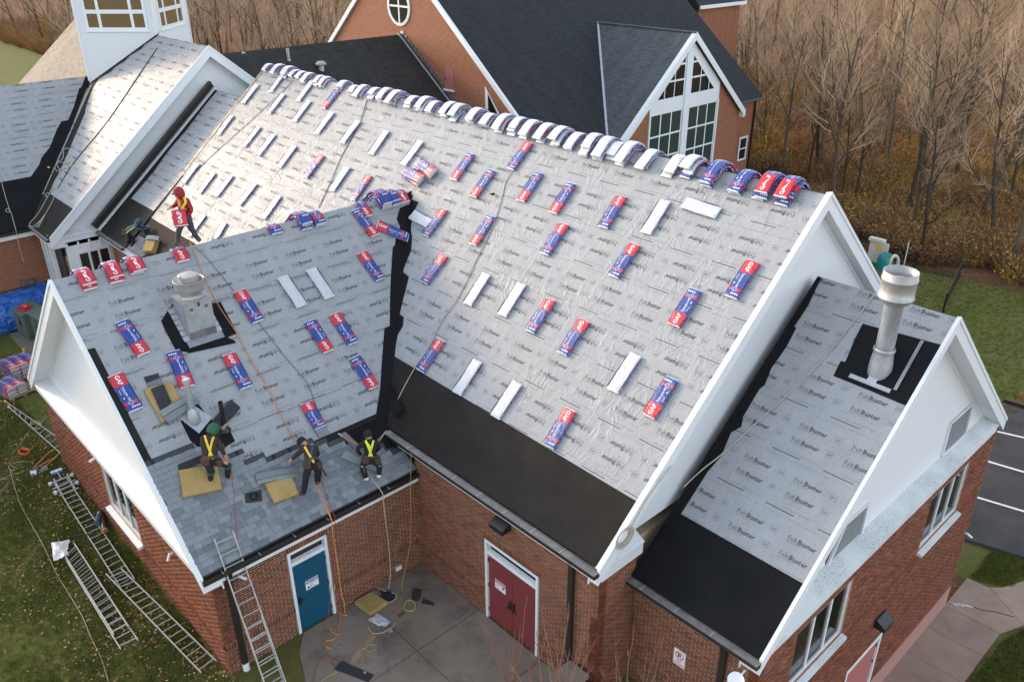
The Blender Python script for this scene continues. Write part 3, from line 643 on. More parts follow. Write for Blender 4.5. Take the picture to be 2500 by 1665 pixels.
# louvre vents in the annex gable
for y0,y1,z0,z1,tri in ((-3.25,-1.60,3.2,4.2,'l'),(2.85,4.38,3.4,4.4,'r')):
    Fl=frame((11.47,.182,0),(0,1,0),(0,0,1)); fm=MB()
    pl=[(y0,z0),(y1,z0),(y1,z1),(y0+.6,z1)] if tri=='l' else [(y0,z0),(y1,z0),(y1-.05,z1),(y0,z1)]
    bk=MB(); bk.prism(pl,-.03,.0); lv=bk.build('louvre_vent',M['guttdark'],hall,Fl); hp=halfplanes(pl); z=z0+.02
    while z<z1-.03:
        q=clip_convex([(y0-1,z),(y1+1,z),(y1+1,z+.032),(y0-1,z+.032)],hp)
        if q: sl=MB(); sl.prism(q,0,1,lambda a,b,d,z=z:(a,b,(.012 if d else 0.)+(z+.032-b)*.25)); sl.build('slat',M['louvre'],lv,Fl)
        z+=.08
    for i in range(len(pl)):
        p,q=pl[i],pl[(i+1)%len(pl)]; beam(fm,(p[0],p[1],0),(q[0],q[1],0),(0,0,1),-.03,.03,-.01,.05)
    fm.build('vent_frame',M['trim'],lv,Fl)
# --- eaves: fascia, gutters, downspouts
fx=MB(); fx.box((.9,-7.43,3.72),(XE-.02,-7.39,4.02)); fx.build('fascia',M['trim'],hall)
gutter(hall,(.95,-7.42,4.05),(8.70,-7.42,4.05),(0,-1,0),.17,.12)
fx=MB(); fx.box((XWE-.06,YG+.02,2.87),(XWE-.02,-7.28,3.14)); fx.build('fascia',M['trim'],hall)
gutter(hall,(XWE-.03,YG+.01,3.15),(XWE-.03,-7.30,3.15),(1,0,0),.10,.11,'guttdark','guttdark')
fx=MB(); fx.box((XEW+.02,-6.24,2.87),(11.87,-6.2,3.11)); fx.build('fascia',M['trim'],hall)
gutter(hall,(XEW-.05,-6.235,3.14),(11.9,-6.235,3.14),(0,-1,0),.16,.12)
downspout(hall,(7.85,-7.285,3.95),0.05,(0,-1,0),.13,.09); downspout(hall,(11.03,-6.08,3.02),0.0,(0,-1,0),.13,.09); downspout(hall,(XWW+.01,-12.62,3.05),.12,(1,0,0),.13,.09)
bt=MB(); bt.lathe([(.0,.0),(.085,.0),(.085,.2),(.06,.22),(.0,.22)],12,T(XWW+.08,-12.62,-.02)); bt.build('drain_boot',M['trim'],hall)
# --- doors
FW=frame((XWW,0,0),(0,1,0),(0,0,1)); FMn=frame((0,-7.275,0),(1,0,0),(0,0,1)); FG=frame((0,YW,0),(1,0,0),(0,0,1)); FE=frame((11.81,0,0),(0,1,0),(0,0,1))
def door(par,Fm,x0,x1,zt,z0,mat,leaves=1,fr=.075,transom=.30,handle=None,deep=.09,lab=None):
    mb=MB(); d0,d1=-deep-.05,.012
    top=zt+transom+fr*2
    mb.box((x0-fr,z0,d0),(x0,top,d1)); mb.box((x1,z0,d0),(x1+fr,top,d1)); mb.box((x0,top-fr,d0),(x1,top,d1)); mb.box((x0,zt,d0),(x1,zt+fr,d1-.02))
    fo=mb.build('door_frame',M['trim'],par,Fm)
    tm=MB(); tm.box((x0,zt+fr,d0-.02),(x1,top-fr,d0)); tm.build('transom',M['glass'],fo,Fm)
    sl=MB(); sl.prism([(d0+.02,0.0),(d1-.03,-.012),(d1-.03,0.03),(d0+.02,.05)],x0,x1,lambda a,b,d:(d,zt+fr+b,a)); sl.build('transom_sill',M['ledge2'],fo,Fm)
    w=(x1-x0)/leaves; out=[]
    for i in range(leaves):
        dm=MB(); dm.box((x0+i*w+.006,z0+.01,-deep),(x0+(i+1)*w-.006,zt-.005,-deep+.045)); do=dm.build('door',M[mat],par,Fm); out.append(do)
        if lab: do['label']=lab
    return out
dd=door(hall,FW,-11.06,-10.13,2.15,.02,'doorblue')[0]
def doorhandle(do,Fm,x,z,d=-.045,s=1):
    h=MB(); h.box((x-.035,z-.11,d),(x+.035,z+.11,d+.012)); h.tube([(x,z+.05,d+.01),(x,z+.05,d+.06),(x+.06*s,z+.04,d+.065),(x+.11*s,z+.01,d+.065)],.013,6); h.build('door_handle',M['blackplastic'],do,Fm)
def hinge(do,Fm,x,zs,d=-.045):
    for z in zs:
        h=MB(); h.tube([(x,z-.06,d+.012),(x,z+.06,d+.012)],.014,6); h.build('hinge',M['blackplastic'],do,Fm)
doorhandle(dd,FW,-10.96,.98); hinge(dd,FW,-10.135,(.3,1.1,1.9))
rd=door(hall,FMn,4.98,6.70,2.10,.02,'doorred',2)
def pull(do,Fm,x,z,d,s):
    h=MB(); h.box((x-.03,z-.14,d),(x+.03,z+.14,d+.014)); h.tube([(x,z+.11,d+.01),(x,z+.1,d+.07),(x,z-.05,d+.075),(x-.06*s,z-.1,d+.07),(x-.11*s,z-.09,d+.03)],.013,6); h.build('door_handle',M['blackplastic'],do,Fm)
pull(rd[0],FMn,5.78,.95,-.045,1); pull(rd[1],FMn,5.91,.95,-.045,-1)
hinge(rd[0],FMn,4.985,(.3,1.1,1.9))
pk=door(hall,FE,-1.02,.80,-1.34,-3.88,'doorpink',1,.08,.05,lab='faded pink door')[0]; hinge(pk,FE,.79,(-3.5,-2.2,-1.6))
# signs (printed panels are parts of the doors they are fixed to)
def sign_text(mb,g,m,x,z,d,sc=1):
    v,t=gmove(g,x,z,0,sc); mb.add([(a,b,d) for a,b in v],t,m)
def notice(par,Fm,x0,x1,z0,z1,d,head,hm,lines,arrow=None):
    mb=MB(); mb.box((x0,z0,d),(x1,z1,d+.004),0); so_=mb.build('sign_panel',M['whiteink'],par,Fm)
    pm=MB(); h=(z1-z0)*.36; e=d+.0055; w=x1-x0
    v,t=grect(x0+.012,z1-h,x1-.012,z1-.012); pm.add([(a,b,e) for a,b in v],t,0)
    g=glyphs(head,.1,.003,1); sc=(w*.82)/gwidth(g); v,t=gmove(g,x0+w*.09,z1-h+h*.18,0,min(sc,h*.78/.075)); pm.add([(a,b,e+.001) for a,b in v],t,1)
    zz=z1-h-.012
    for i,l in enumerate(lines):
        g=glyphs(l,.045,.0008,1); lh=(z1-z0-h-.02)/len(lines); sc=min(1.0,(w*(.62 if arrow else .84))/gwidth(g),lh*.8/.035)
        v,t=gmove(g,x0+w*(.32 if arrow=='l' else .08),zz-lh*(i+.78),0,sc); pm.add([(a,b,e) for a,b in v],t,2)
    if arrow=='l':
        ax,az=x0+w*.06,z0+(z1-z0)*.2; v=[(ax,az),(ax+.05,az+.04),(ax+.05,az+.018),(ax+.09,az+.018),(ax+.09,az-.018),(ax+.05,az-.018),(ax+.05,az-.04)]; pm.add([(a,b,e) for a,b in v],[tuple(range(7))],2)
    if arrow=='c':
        ax,az=x0+w*.70,z0+(z1-z0)*.36; v=[(ax,az),(ax+.05,az),(ax+.05,az+.015),(ax+.08,az+.03),(ax+.08,az+.06),(ax,az+.06)]; pm.add([(a,b,e) for a,b in v],[tuple(range(6))],2)
    pm.build('printed_lettering',[M[hm],M['whiteink'],M['black']],so_,Fm)
notice(hall,FW,-10.76,-10.40,1.20,1.49,-.041,'NOTICE','signblue',['Please use','Main','Entrance'],'l')
notice(hall,FMn,5.22,5.60,1.17,1.46,-.041,'WARNING','signred',['Security','Cameras in Use'],'c')
# no parking sign on the annex wall
FA=frame((0,-6.072,0),(1,0,0),(0,0,1))
def rr(x0,y0,x1,y1,r,n=4):
    out=[]
    for cx,cy,a0 in ((x1-r,y1-r,0),(x0+r,y1-r,90),(x0+r,y0+r,180),(x1-r,y0+r,270)):
        for i in range(n+1): a=R(a0+90*i/n); out.append((cx+r*math.cos(a),cy+r*math.sin(a)))
    return out
def ring(cx,cy,r0,r1,n=24,a0=0,a1=360):
    v=[];t=[]
    for i in range(n+1):
        a=R(a0+(a1-a0)*i/n); v+=[(cx+r0*math.cos(a),cy+r0*math.sin(a)),(cx+r1*math.cos(a),cy+r1*math.sin(a))]
    for i in range(n): t+=[(2*i,2*i+1,2*i+3),(2*i,2*i+3,2*i+2)]
    return v,t
sg=MB(); sg.prism(rr(9.82,1.395,10.135,1.86,.03),.012,.017); sg_o=sg.build('sign_panel',M['whiteink'],None,FA); tag(sg_o,'small white no parking sign with red ring on the annex brick wall','sign')
pm=MB()
def pf_(g,m,z=.019): pm.add([(a,b,z) for a,b in g[0]],g[1],m)
pf_(ring(9.978,1.70,.092,.112),0); pf_(gmove(grect(-.095,-.011,.095,.011),9.978,1.70,R(-45)),0,.0200)
g=glyphs('P',.17,.006,2); pf_(gmove(g,9.93,1.642),1,.0195)
for tx,zz,sc in (('NO',1.515,1),('PARKING',1.435,1)):
    g=glyphs(tx,.075,.002,1); w=gwidth(g)*sc; pf_(gmove(g,9.978-w/2*min(1,.27/w),zz,0,min(1,.27/w)),0)
for q in ((9.828,1.403,10.127,1.408),(9.828,1.847,10.127,1.852),(9.828,1.408,9.833,1.847),(10.122,1.408,10.127,1.847)): pf_(grect(*q),0)
pm.build('printed_lettering',[M['signred'],M['black']],sg_o,FA)
# --- windows
window(hall,FG,-5.08,-2.74,.98,2.46,3,sill=.24); 
window(hall,FE,-4.59,-2.15,.96,2.65,3,sill=.24,blind=True); window(hall,FE,2.05,4.55,.96,2.65,3,sill=.24,blind=True)
# --- small fittings on the walls
def flood(Fm,x,z,lab,w=.5,h=.24,d=.26):
    o=MB(); o.prism([(0,0),(d,-.02),(d,.10),(.06,h),(0,h)],x,x+w,lambda a,b,k:(k,z+b,a)); r=o.build('floodlight',M['blackplastic'],None,Fm); tag(r,lab,'light')
    l=MB(); l.prism([(.03,-.02),(d-.02,-.035),(d-.02,-.02),(.03,-.005)],x+.03,x+w-.03,lambda a,b,k:(k,z+b,a)); l.build('lens',M['lampglass'],r,Fm)
flood(FMn,5.4,3.36,'black box floodlight under the gutter above the red double doors',.46,.22,.28); flood(FE,.0,-.35,'black box floodlight on the side wall above the pink door',.5,.26,.3)
def bullet(Fm,x,z,lab,ang):
    m_=MB(); m_.tube([(x,z,0),(x,z,.08)],.028,8); r=m_.build('camera_mount',M['trim'],None,Fm); r.name='security_camera'; tag(r,lab,'camera')
    b=MB(); a=Vector((x,z,.09)); dr=Vector((math.cos(ang)*.7,-.45,.55)).normalized(); b.tube([a-dr*.03,a+dr*.17],.034,10); b.build('camera_body',M['trim'],r,Fm)
bullet(FG,-.15,2.3,'white bullet camera under the wing gable ledge near the corner',.6); bullet(FG,-5.12,2.6,'white bullet camera at the left end of the wing gable window',2.2); bullet(FE,6.2,-.78,'white bullet camera at the far end of the side wall',1.2); bullet(FW,-12.36,2.75,'white bullet camera below the wing gutter behind the leaning ladder',.5)
ob=MB(); ob.box((-8.14,.24,0),(-7.97,.36,.05)); o=ob.build('outlet_box',M['trim'],None,FW); tag(o,'white outlet box low on the wing wall near the inner corner','outlet box')

for Fm,u0,u1,v0,v1,par in ((F_MAIN,8.585,8.69,-.01,9.82,hall),(F_EAST,11.845,11.895,-.01,8.31,hall),(F_WING,-13.212,-13.17,-.01,8.08,hall)):
    de=MB(); de.prism([(u0,-v0),(u1,-v0),(u1,-v1),(u0,-v1)],-.02,.024); de.build('drip_edge',M['trim'],par,Fm)
# ================================================================ gabled entry building on the left (roof C, its wing and low link roof)
entry=empty('entry_building',(-22,-6,0),'white gabled building on the left with grey felted roofs and white siding','building')
EVC=(9.35-1.155)*LX
O_C=[(-37.1,0),(-20.13,0),(-20.13,EVC),(-22.69,EVC),(-28.7,2.45*LX),(-28.71,2.45*LX)]
deck(entry,F_C,[(-28.72,0),(-20.13,0),(-20.13,EVC),(-22.69,EVC),(-28.72,2.40*LX)]); deck(entry,F_CB,[(20.13,0),(37,0),(37,EVC),(20.13,EVC)],'shgray')
tn=MB(); tn.prism([(-37.1,0),(-28.7,0),(-28.7,-EVC),(-37.1,-EVC)],-.15,.01); tn.build('tan_roof',M['shtan'],entry,F_C)
felt_roof(entry,F_C,[(-28.6,0),(-20.16,0),(-20.16,9.32),(-23.9,9.32),(-28.6,3.2)],[(-.35+i*1.135,-.35+(i+1)*1.135 if i<8 else 9.25,[(-28.7,-20.1,i in(0,3,4,6,7),.3+i*.37)]) for i in range(9)],1.205)
O_2=[(-60,0),(-3.7,0),(-9.35,7.85),(-60,7.85)]
deck(entry,F_W2,O_2); deck(entry,F_W2B,[(60,0),(3.7,0),(9.35,7.85),(60,7.85)],'shgray')
felt_roof(entry,F_W2,[(-16,0),(-3.9,0),(-8.38,6.3),(-16,6.3)],[(-.35+i*1.135,-.35+(i+1)*1.135 if i<5 else 6.25,[(-16,-3.5,i%2==1,-4.9-i*.41)]) for i in range(6)],1.205)
membrane_patch(entry,F_W2,[(-3.81,.02),(-4.26,.65),(-4.45,.66),(-5.11,1.7),(-5.68,2.48),(-6.0,2.5),(-6.33,2.87),(-7.03,3.85),(-7.57,4.34),(-7.81,4.7),(-8.38,5.27),(-16,5.30),(-16,7.84),(-9.3,7.84),(-3.6,.02)],'ice',.016)
fC=lambda y:(-y-1.155)*LX
membrane_patch(entry,F_C,[(-28.6,fC(-3.3)),(-27.94,fC(-3.47)),(-27.65,fC(-4.01)),(-26.95,fC(-4.6)),(-26.64,fC(-4.83)),(-26.3,fC(-5.0)),(-25.63,fC(-5.68)),(-25.05,fC(-6.27)),(-24.35,fC(-6.96)),(-23.61,fC(-7.78)),(-23.13,fC(-8.13)),(-20.15,fC(-8.13)),(-20.15,EVC-.01),(-22.7,EVC-.01)],'ice2',.016)
# flashing where the tower meets the roof
membrane_patch(entry,F_C,[(-28.4,fC(-3.62)),(-25.7,fC(-.98)),(-25.55,fC(-1.2)),(-26.1,fC(-1.7)),(-26.05,fC(-1.85)),(-26.7,fC(-2.3)),(-26.65,fC(-2.5)),(-27.2,fC(-2.9)),(-27.2,fC(-3.1)),(-27.8,fC(-3.5)),(-28.3,fC(-3.95))],'ice2',.02)
gable(entry,(-20.1,-1.155,11.173),8.17,SX,'x+',.1,.34,inner=.4)
planks(entry,frame((-20.5,-1.155,0),(0,1,0),(0,0,1)),[(-7.8,4.1),(7.8,4.1),(0,10.85)],4.3,10.9)
ledge(entry,(-20.5,-9.3,0),(0,1,0),2.35,(1,0,0),4.34,4.2,.41,.42,'ledge2')
wm=MB(); wm.box((-20.35,-8.78,0),(-20.12,-6.95,3.95)); wl=wm.build('wall',M['trim'],entry)
FC_=frame((-20.12,0,0),(0,1,0),(0,0,1))
for i in range(4):
    pn=MB(); pn.box((-8.78+i*.45,3.52,0),(-8.70+i*.45,3.9,.02)); pn.build('trim_board',M['trim'],wl,FC_)
window(entry,FC_,-8.45,-7.08,1.2,3.45,3,deep=.0,fr=.09,sill=0)
wm=MB(); wm.box((-23.0,-60,0),(-22.85,-8.9,3.75)); w2=wm.build('wall',M['brickfar'],None)
bpy.data.objects.remove(w2)
wb=MB(); wb.quad([(0,0,0),(52,0,0),(52,3.75,0),(0,3.75,0)]); 
wb=MB(); wb.box((0,0,-.2),(52,3.75,0)); wb.build('wall',M['brickfar'],entry,frame((-23.0,-60.9,0),(0,1,0),(0,0,1)))
wb=MB(); wb.box((0,0,-.2),(3.1,4.05,0)); wb.build('wall',M['brickfar'],entry,frame((-20.1,-6.97,0),(1,0,0),(0,0,1)))
sb=MB()
x=0
while x<4: sb.box((8.0-1.9+x*0,0,0),(0,0,0)) if False else None; x+=1
so2=MB(); i=0
while i*.0677<7: so2.box((i*.0677+.004,1.30,-.004),((i+1)*.0677-.006,1.50,.008)); i+=1
o_=so2.build('soldier_course',M['brick'],entry,frame((-23.0,-15.9,0),(0,1,0),(0,0,1))); o_['kind']='stuff'
fx=MB(); fx.box((-22.75,-60,3.78),(-22.70,-9.25,4.08)); fx.build('fascia',M['trim'],entry); gutter(entry,(-22.7,-60,4.1),(-22.7,-9.3,4.1),(1,0,0),.12,.1,'guttdark','guttdark')
fx=MB(); fx.box((-22.8,-9.34,3.9),(-20.2,-9.30,4.2)); fx.build('fascia',M['trim'],entry); gutter(entry,(-22.7,-9.33,4.22),(-20.15,-9.33,4.22),(0,-1,0),.12,.1,'gutttop','guttdark')
for x in (-22.35,-21.75,-21.2):
    pm=MB(); pm.box((x,-9.2,0),(x+.16,-9.04,3.9)); pm.build('porch_post',M['trim'],entry)
pm=MB(); pm.box((-22.9,-8.95,0),(-20.4,-8.85,3.9)); pm.build('porch_wall',M['guttdark'],entry)
pm=MB(); pm.box((-22.8,-8.9,3.3),(-20.4,-1,3.9)); pm.box((-37,-1,0),(-20.6,7,4)); pm.build('core',M['guttdark'],entry)
# low link roof D between the entry gable and the hall
EVD=(7.38-1.29)*LX; O_D=[(-19.95,0),(-17.0,0),(-17.0,EVD),(-19.95,EVD)]
deck(entry,F_D,O_D); deck(entry,frame((0,-1.29,9.345),(-1,0,0),(0,-1,SX)),[(-u,v) for u,v in O_D],'shgray')
felt_roof(entry,F_D,[(-19.62,.02),(-17.1,.02),(-17.1,6.12),(-19.55,6.12)],[(-.2+i*1.135,-.2+(i+1)*1.135 if i<4 else 6.05,[(-20,-17,i%2==0,.2+i*.5)]) for i in range(5)]+[(4.35,6.05,[(-20,-17,False,.5)])][:0],1.205)
membrane_patch(entry,F_D,[(-19.95,0),(-19.6,0),(-19.62,1.0),(-19.5,2.2),(-19.6,3.4),(-19.42,4.6),(-19.5,6.08),(-17.02,6.08),(-17.02,EVD-.01),(-19.95,EVD-.01)],'ice2',.014)
fl=MB(); beam(fl,on(F_D,-20.16,-.15,.0),on(F_D,-20.16,EVD,.0),(0,0,1),-.30,.0,.30,.36); beam(fl,on(F_D,-20.16,-.15,0),on(F_D,-20.16,EVD,0),(0,0,1),-.06,.0,.0,.30); fl.build('wall_flashing',M['guttdark'],entry)
fl=MB(); beam(fl,on(F_D,-19.95,-.1,0),on(F_D,-19.95,EVD,0),(0,0,1),-.10,.10,.01,.06); fl.build('flashing_board',M['trim'],entry)
rk=MB(); beam(rk,on(F_MAIN,-17.2,0,0),on(F_MAIN,-17.2,9.8,0),(0,0,1),-.05,.10,-.12,.02); rk.build('rake_edge',M['gutter'],hall)
fx=MB(); fx.box((-20.0,-7.40,3.9),(-9.5,-7.36,4.17)); fx.build('fascia',M['trim'],entry); gutter(entry,(-20.0,-7.40,4.2),(-17.1,-7.40,4.2),(0,-1,0),.13,.1)
# ================================================================ white bell tower, turned 45 degrees
tower=empty('bell_tower',(-28.4,-1,8),'square white tower with clapboard siding and large windows, turned on the roof','tower')
TR=Vector((-25.69,-1.07,0)); dS=3.95
FT=frame(TR+Vector((-2.793,-2.793,0)),(1,1,0),(0,0,1)); FR_=frame(TR,(-1,1,0),(0,0,1))
cb=MB(); cb.prism([(0,0),(dS,0),(dS,-dS),(0,-dS)],8.3,19,lambda a,b,d:(a,d,b+.0)); cb.build('tower_core',M['mortar'],tower,FT)
def twin(Fm,a,b):
    z0,z1=11.5,16.5
    planks(tower,Fm,[(0,8.9),(dS,8.9),(dS,18.5),(0,18.5)],8.9,14.6,exp=.125,holes=[(a-.12,b+.12,z0-.16,z1+.2)])
    fm=MB(); d1=.05
    for x0,x1,c0,c1 in ((a-.12,b+.12,z0-.16,z0),(a-.12,a,z0,z1),(b,b+.12,z0,z1),(a,b,z1,z1+.2)): fm.box((x0,c0,-.02),(x1,c1,d1))
    fo=fm.build('window',M['trim'],tower,Fm)
    w=b-a; xs=[a,a+w*.19,a+w*.24,a+w*.76,a+w*.81,b]; 
    gr=MB()
    for x0,x1 in ((xs[1],xs[2]),(xs[3],xs[4])): gr.box((x0,z0,-.02),(x1,z1,d1-.01))
    for i in range(3): gr.box((xs[2*i],z0+.62,-.02),(xs[2*i+1],z0+.80,d1-.012))
    gr.build('window_bar',M['trim'],fo,Fm)
    for i in range(3):
        for c0,c1 in ((z0,z0+.62),(z0+.80,z1)):
            p=MB(); p.box((xs[2*i],c0,0.001),(xs[2*i+1],c1,.012)); p.build('pane',M['glasstow'],fo,Fm)
    sl=MB(); sl.box((a-.17,z0-.2,0),(b+.17,z0-.16,.09)); sl.build('sill',M['trim'],fo,Fm)
twin(FT,.62,3.40); twin(FR_,.45,3.15)
tc=MB()
for Fm,xx in ((FT,0),(FT,dS),(FR_,dS)):
    for x0,x1 in ((xx-.0,xx+.11) if xx==0 else (xx-.11,xx+.02),): tc.add([Fm@Vector(p) for p in ((x0,8.9,.026),(x1,8.9,.026),(x1,18.6,.026),(x0,18.6,.026))],[(0,1,2,3)])
tc.build('corner_board',M['trim'],tower)
tp=MB(); c=TR+Vector((-2.793,0,0)); q=[TR+Vector((.5,0,18.6)),TR+Vector((-2.793,3.3,18.6)),TR+Vector((-6.1,0,18.6)),TR+Vector((-2.793,-3.3,18.6))]; tp.add(q+[Vector((c.x,c.y,25))],[(0,1,4),(1,2,4),(2,3,4),(3,0,4),(3,2,1,0)]); tp.build('tower_roof',M['shgray'],tower)
# ================================================================ the big church behind
ch=empty('church',(-28,25,-3),'large red brick church behind with steep black roof and round gable window','building')
XA,ZA_,Y0,Y1=-29.92,15.14,16.0,39.3; SF=.8148; LF=math.hypot(1,SF); XEV=-16.55; HW=XEV-XA
F_F=frame((XA,0,ZA_),(0,1,0),(-1,0,SF)); F_FB=frame((XA,0,ZA_),(0,-1,0),(1,0,SF))
def coursed(par,Fm,outline,mat,row=.143,name='shingle_course',lip=.012):
    """stepped shingle courses, one joined part"""
    hp=halfplanes([(u,-v) for u,v in outline]); vm=max(v for u,v in outline); mb=MB(); v=0
    while v<vm:
        p=clip_convex([(-200,-v-row),(200,-v-row),(200,-v),(-200,-v)],hp)
        if p:
            vs=[(x,y,.001+lip*((-y)-v)/row) for x,y in p]; mb.add(vs,[tuple(range(len(p)))])
            b=[q for q in vs if abs(q[1]+v+row)<1e-4]
            if len(b)>=2:
                a,c=min(b),max(b); mb.add([(a[0],a[1],0),(c[0],c[1],0),c,a],[(0,1,2,3)])
        v+=row
    o=mb.build(name,M[mat],par,Fm); o['kind']='stuff'; return o
LV=HW*LF
deck(ch,F_F,[(Y0,0),(Y1,0),(Y1,LV),(Y0,LV)],'shblack'); deck(ch,F_FB,[(-Y0,0),(-Y1,0),(-Y1,LV),(-Y0,LV)],'shblack')
coursed(ch,F_F,[(Y0,0),(Y1,0),(Y1,LV),(Y0,LV)],'shblack')
gw=MB(); gw.prism([(XA-HW+.3,-4.2),(XA+HW-.3,-4.2),(XA+HW-.3,4.2),(XA,ZA_-.25),(XA-HW+.3,4.2)],-.3,0,lambda a,b,d:(a,b,d)); gwo=gw.build('wall',M['brickfar'],ch,frame((0,Y0+.12,0),(1,0,0),(0,0,1)))
sw=MB(); sw.box((Y0+.2,-4.2,-.3),(Y1-.2,4.2,0)); sw.build('wall',M['brickfar'],ch,frame((XEV-.45,0,0),(0,1,0),(0,0,1)))
for sgn in (1,-1):
    mb=MB(); t=Vector((sgn,0,-SF)); P=Vector((XA,Y0,ZA_)); Q=P+t*HW
    vs=[e+Vector((0,d,z)) for e in (P,Q) for d in (-.03,.14) for z in (.02,-.34)]
    mb.add(vs,[(0,1,3,2),(4,6,7,5),(0,4,5,1),(2,3,7,6),(0,2,6,4),(1,5,7,3)]); mb.build('rake_board',M['trim'],ch)
rw=MB(); rw.lathe([(1.20,0),(1.20,.06),(1.02,.08),(1.02,0)],40); FG2=frame((-29.65,Y0+.12,11.15),(1,0,0),(0,0,1)); rwo=rw.build('round_window',M['trim'],ch,FG2)
for i in range(4):
    v=[(0,0)]+[(1.02*math.cos(R(90*i+a)),1.02*math.sin(R(90*i+a))) for a in range(0,91,10)]; p=MB(); p.prism(v,.005,.02); p.build('pane',M['glass'],rwo,FG2)
br=MB(); br.box((-1.03,-.055,.021),(1.03,.055,.06)); br.box((-.055,-1.03,.021),(.055,1.03,.064)); br.build('window_bar',M['trim'],rwo,FG2)
# hatch door and slanted window in the gable wall
FG3=frame((0,Y0+.12,0),(1,0,0),(0,0,1)); hx,hz=-24.82,7.25
d_=MB(); d_.box((hx-.42,hz-.62,.002),(hx+.42,hz+.62,.02)); do=d_.build('hatch_door',M['doorpink'],ch,FG3); s_=MB(); s_.box((hx-.5,hz-.76,0),(hx+.5,hz-.66,.12)); s_.build('sill',M['trim'],do,FG3)
k_=MB(); k_.lathe([(0,0),(.045,.0),(.045,.05),(0,.06)],8,T(hx-.33,hz-.05,.02)); k_.build('door_knob',M['blackplastic'],do,FG3)
d_=MB(); d_.prism([(-21.42,3.9),(-20.2,3.9),(-20.2,5.75),(-21.42,7.2)],0,.05); do=d_.build('window',M['trim'],ch,FG3); d_=MB(); d_.prism([(-21.15,3.9),(-20.3,3.9),(-20.3,5.7),(-21.15,6.8)],.051,.06); d_.build('pane',M['glass'],do,FG3)
# eave gutter and corner pipe
ge=MB(); ge.box((XEV-.03,Y0,ZA_-HW*SF-.14),(XEV+.11,Y1,ZA_-HW*SF-.01)); ge.build('gutter',M['gutter'],ch)
dp=MB(); dp.box((XEV-.43,Y1-.45,-4),(XEV-.30,Y1-.32,4.1)); dp.build('downspout',M['guttdark'],ch)
window(ch,frame((XEV-.45,0,0),(0,1,0),(0,0,1)),37.35,38.45,-.35,1.45,1,deep=-.02,fr=.13,sill=0,rows=2)
# glazed dormer facing right
XH,YH,ZH,HH,SH=-15.1,28.1,9.75,6.55,.862; LH=math.hypot(1,SH)
F_H1=frame((0,YH,ZH),(1,0,0),(0,1,SH)); xh0=XA+(ZA_-ZH)/SF; zf=ZH-HH*SH; xh1=XA+(ZA_-zf)/SF
for Fm,flip in ((F_H1,1),(frame((0,YH,ZH),(-1,0,0),(0,-1,SH)),-1)):
    ol=[(xh0,0),(XH,0),(XH,HH*LH),(xh1,HH*LH)]; ol=[(u*flip,v) for u,v in ol]
    deck(ch,Fm,ol,'shgray'); coursed(ch,Fm,ol,'shgray')
rc=MB(); beam(rc,(xh0,YH,ZH+.0),(XH,YH,ZH+.0),(0,0,1),-.14,.14,-.02,.05); rc.build('ridge_cap',M['shgray'],ch)
vf=MB(); beam(vf,(xh0,YH,ZH+.04),(xh1,YH-HH,zf+.04),(0,0,1),-.07,.07,0,.03); vf.build('valley_flashing',M['galv'],ch)
wl=MB(); wl.prism([(YH-HH+.25,-4.2),(YH+HH-.25,-4.2),(YH+HH-.25,zf+.1),(YH,ZH-.2),(YH-HH+.25,zf+.1)],-.25,0); FH=frame((XH-.3,0,0),(0,1,0),(0,0,1)); wl.build('wall',M['brickfar'],ch,FH)
bx=MB(); bx.box((-22,YH-HH+.3,-4.2),(XH-.56,YH+HH-.3,zf)); bx.build('core',M['mortar'],ch)
sb=MB(); sb.box((YH+3.6,2.05,0),(YH+HH-.3,2.25,.01)); sb.box((YH+3.6,1.5,0),(YH+HH-.3,1.62,.01)); sb.build('brick_band',M['brickfar'],ch,FH)
for sgn in (1,-1):
    mb=MB(); P=Vector((XH,YH,ZH)); Q=P+Vector((0,sgn*HH,-SH*HH)); 
    for d0,d1,z0,z1 in ((-.3,.0,.03,-.10),(-.02,.03,.05,-.42)):
        vs=[e+Vector((d,0,z)) for e in (P,Q) for d in (d0,d1) for z in (z0,z1)]; mb.add(vs,[(0,1,3,2),(4,6,7,5),(0,4,5,1),(2,3,7,6),(0,2,6,4),(1,5,7,3)])
    mb.build('rake_board',M['trim'],ch)
    cpn=MB(); cpn.box((-.05 if sgn>0 else -.3,0,0),(.3 if sgn>0 else .05,.38,.28)); cpn.build('cornice_end',M['trim'],ch,frame((XH-.28,YH+sgn*HH-(.2*sgn),zf-.42),(0,1,0),(0,0,1)))
gl=empty('glazed_wall',(XH-.3,YH,5)); gl.parent=ch; gl.matrix_basis=T(*( -Vector(ch.location)))@T(XH-.3,YH,5)
ya,yb,ym=24.25,31.6,27.95; zt,zm0,zm1=8.9,5.25,5.95
fm=MB(); F2=FH
fm.prism([(ya,zm0),(yb,zm0),(yb,zm1+.35),(yb-.25,zm1+.62),(YH,ZH-.45),(ya+.25,zm1+.45),(ya,zm1)],.0,.05); fm.build('panel',M['trim'],gl,F2)
fm=MB(); fm.box((ym-.30,-1,.0),(ym+.30,ZH-1.05,.12)); fm.box((ya-.02,-1,0),(ya+.12,zm0,.1)); fm.box((yb-.12,-1,0),(yb+.02,zm0,.1)); fm.build('mullion',M['trim'],gl,F2)
fm=MB(); fm.box((ya,-1,.0),(yb,zm0,.02)); fm.build('backing',M['trim'],gl,F2)
for x0,x1 in ((ya+.12,ym-.36),(ym+.40,yb-.16)):
    n=3; w=(x1-x0)/n; zr=[5.15,3.75,2.35,.95,-.5]
    for i in range(n):
        for j in range(4):
            p=MB(); p.box((x0+i*w+.06,zr[j+1]+.06,.021),(x0+(i+1)*w-.06,zr[j]-.06,.03)); p.build('pane',M['glassg'],gl,F2)
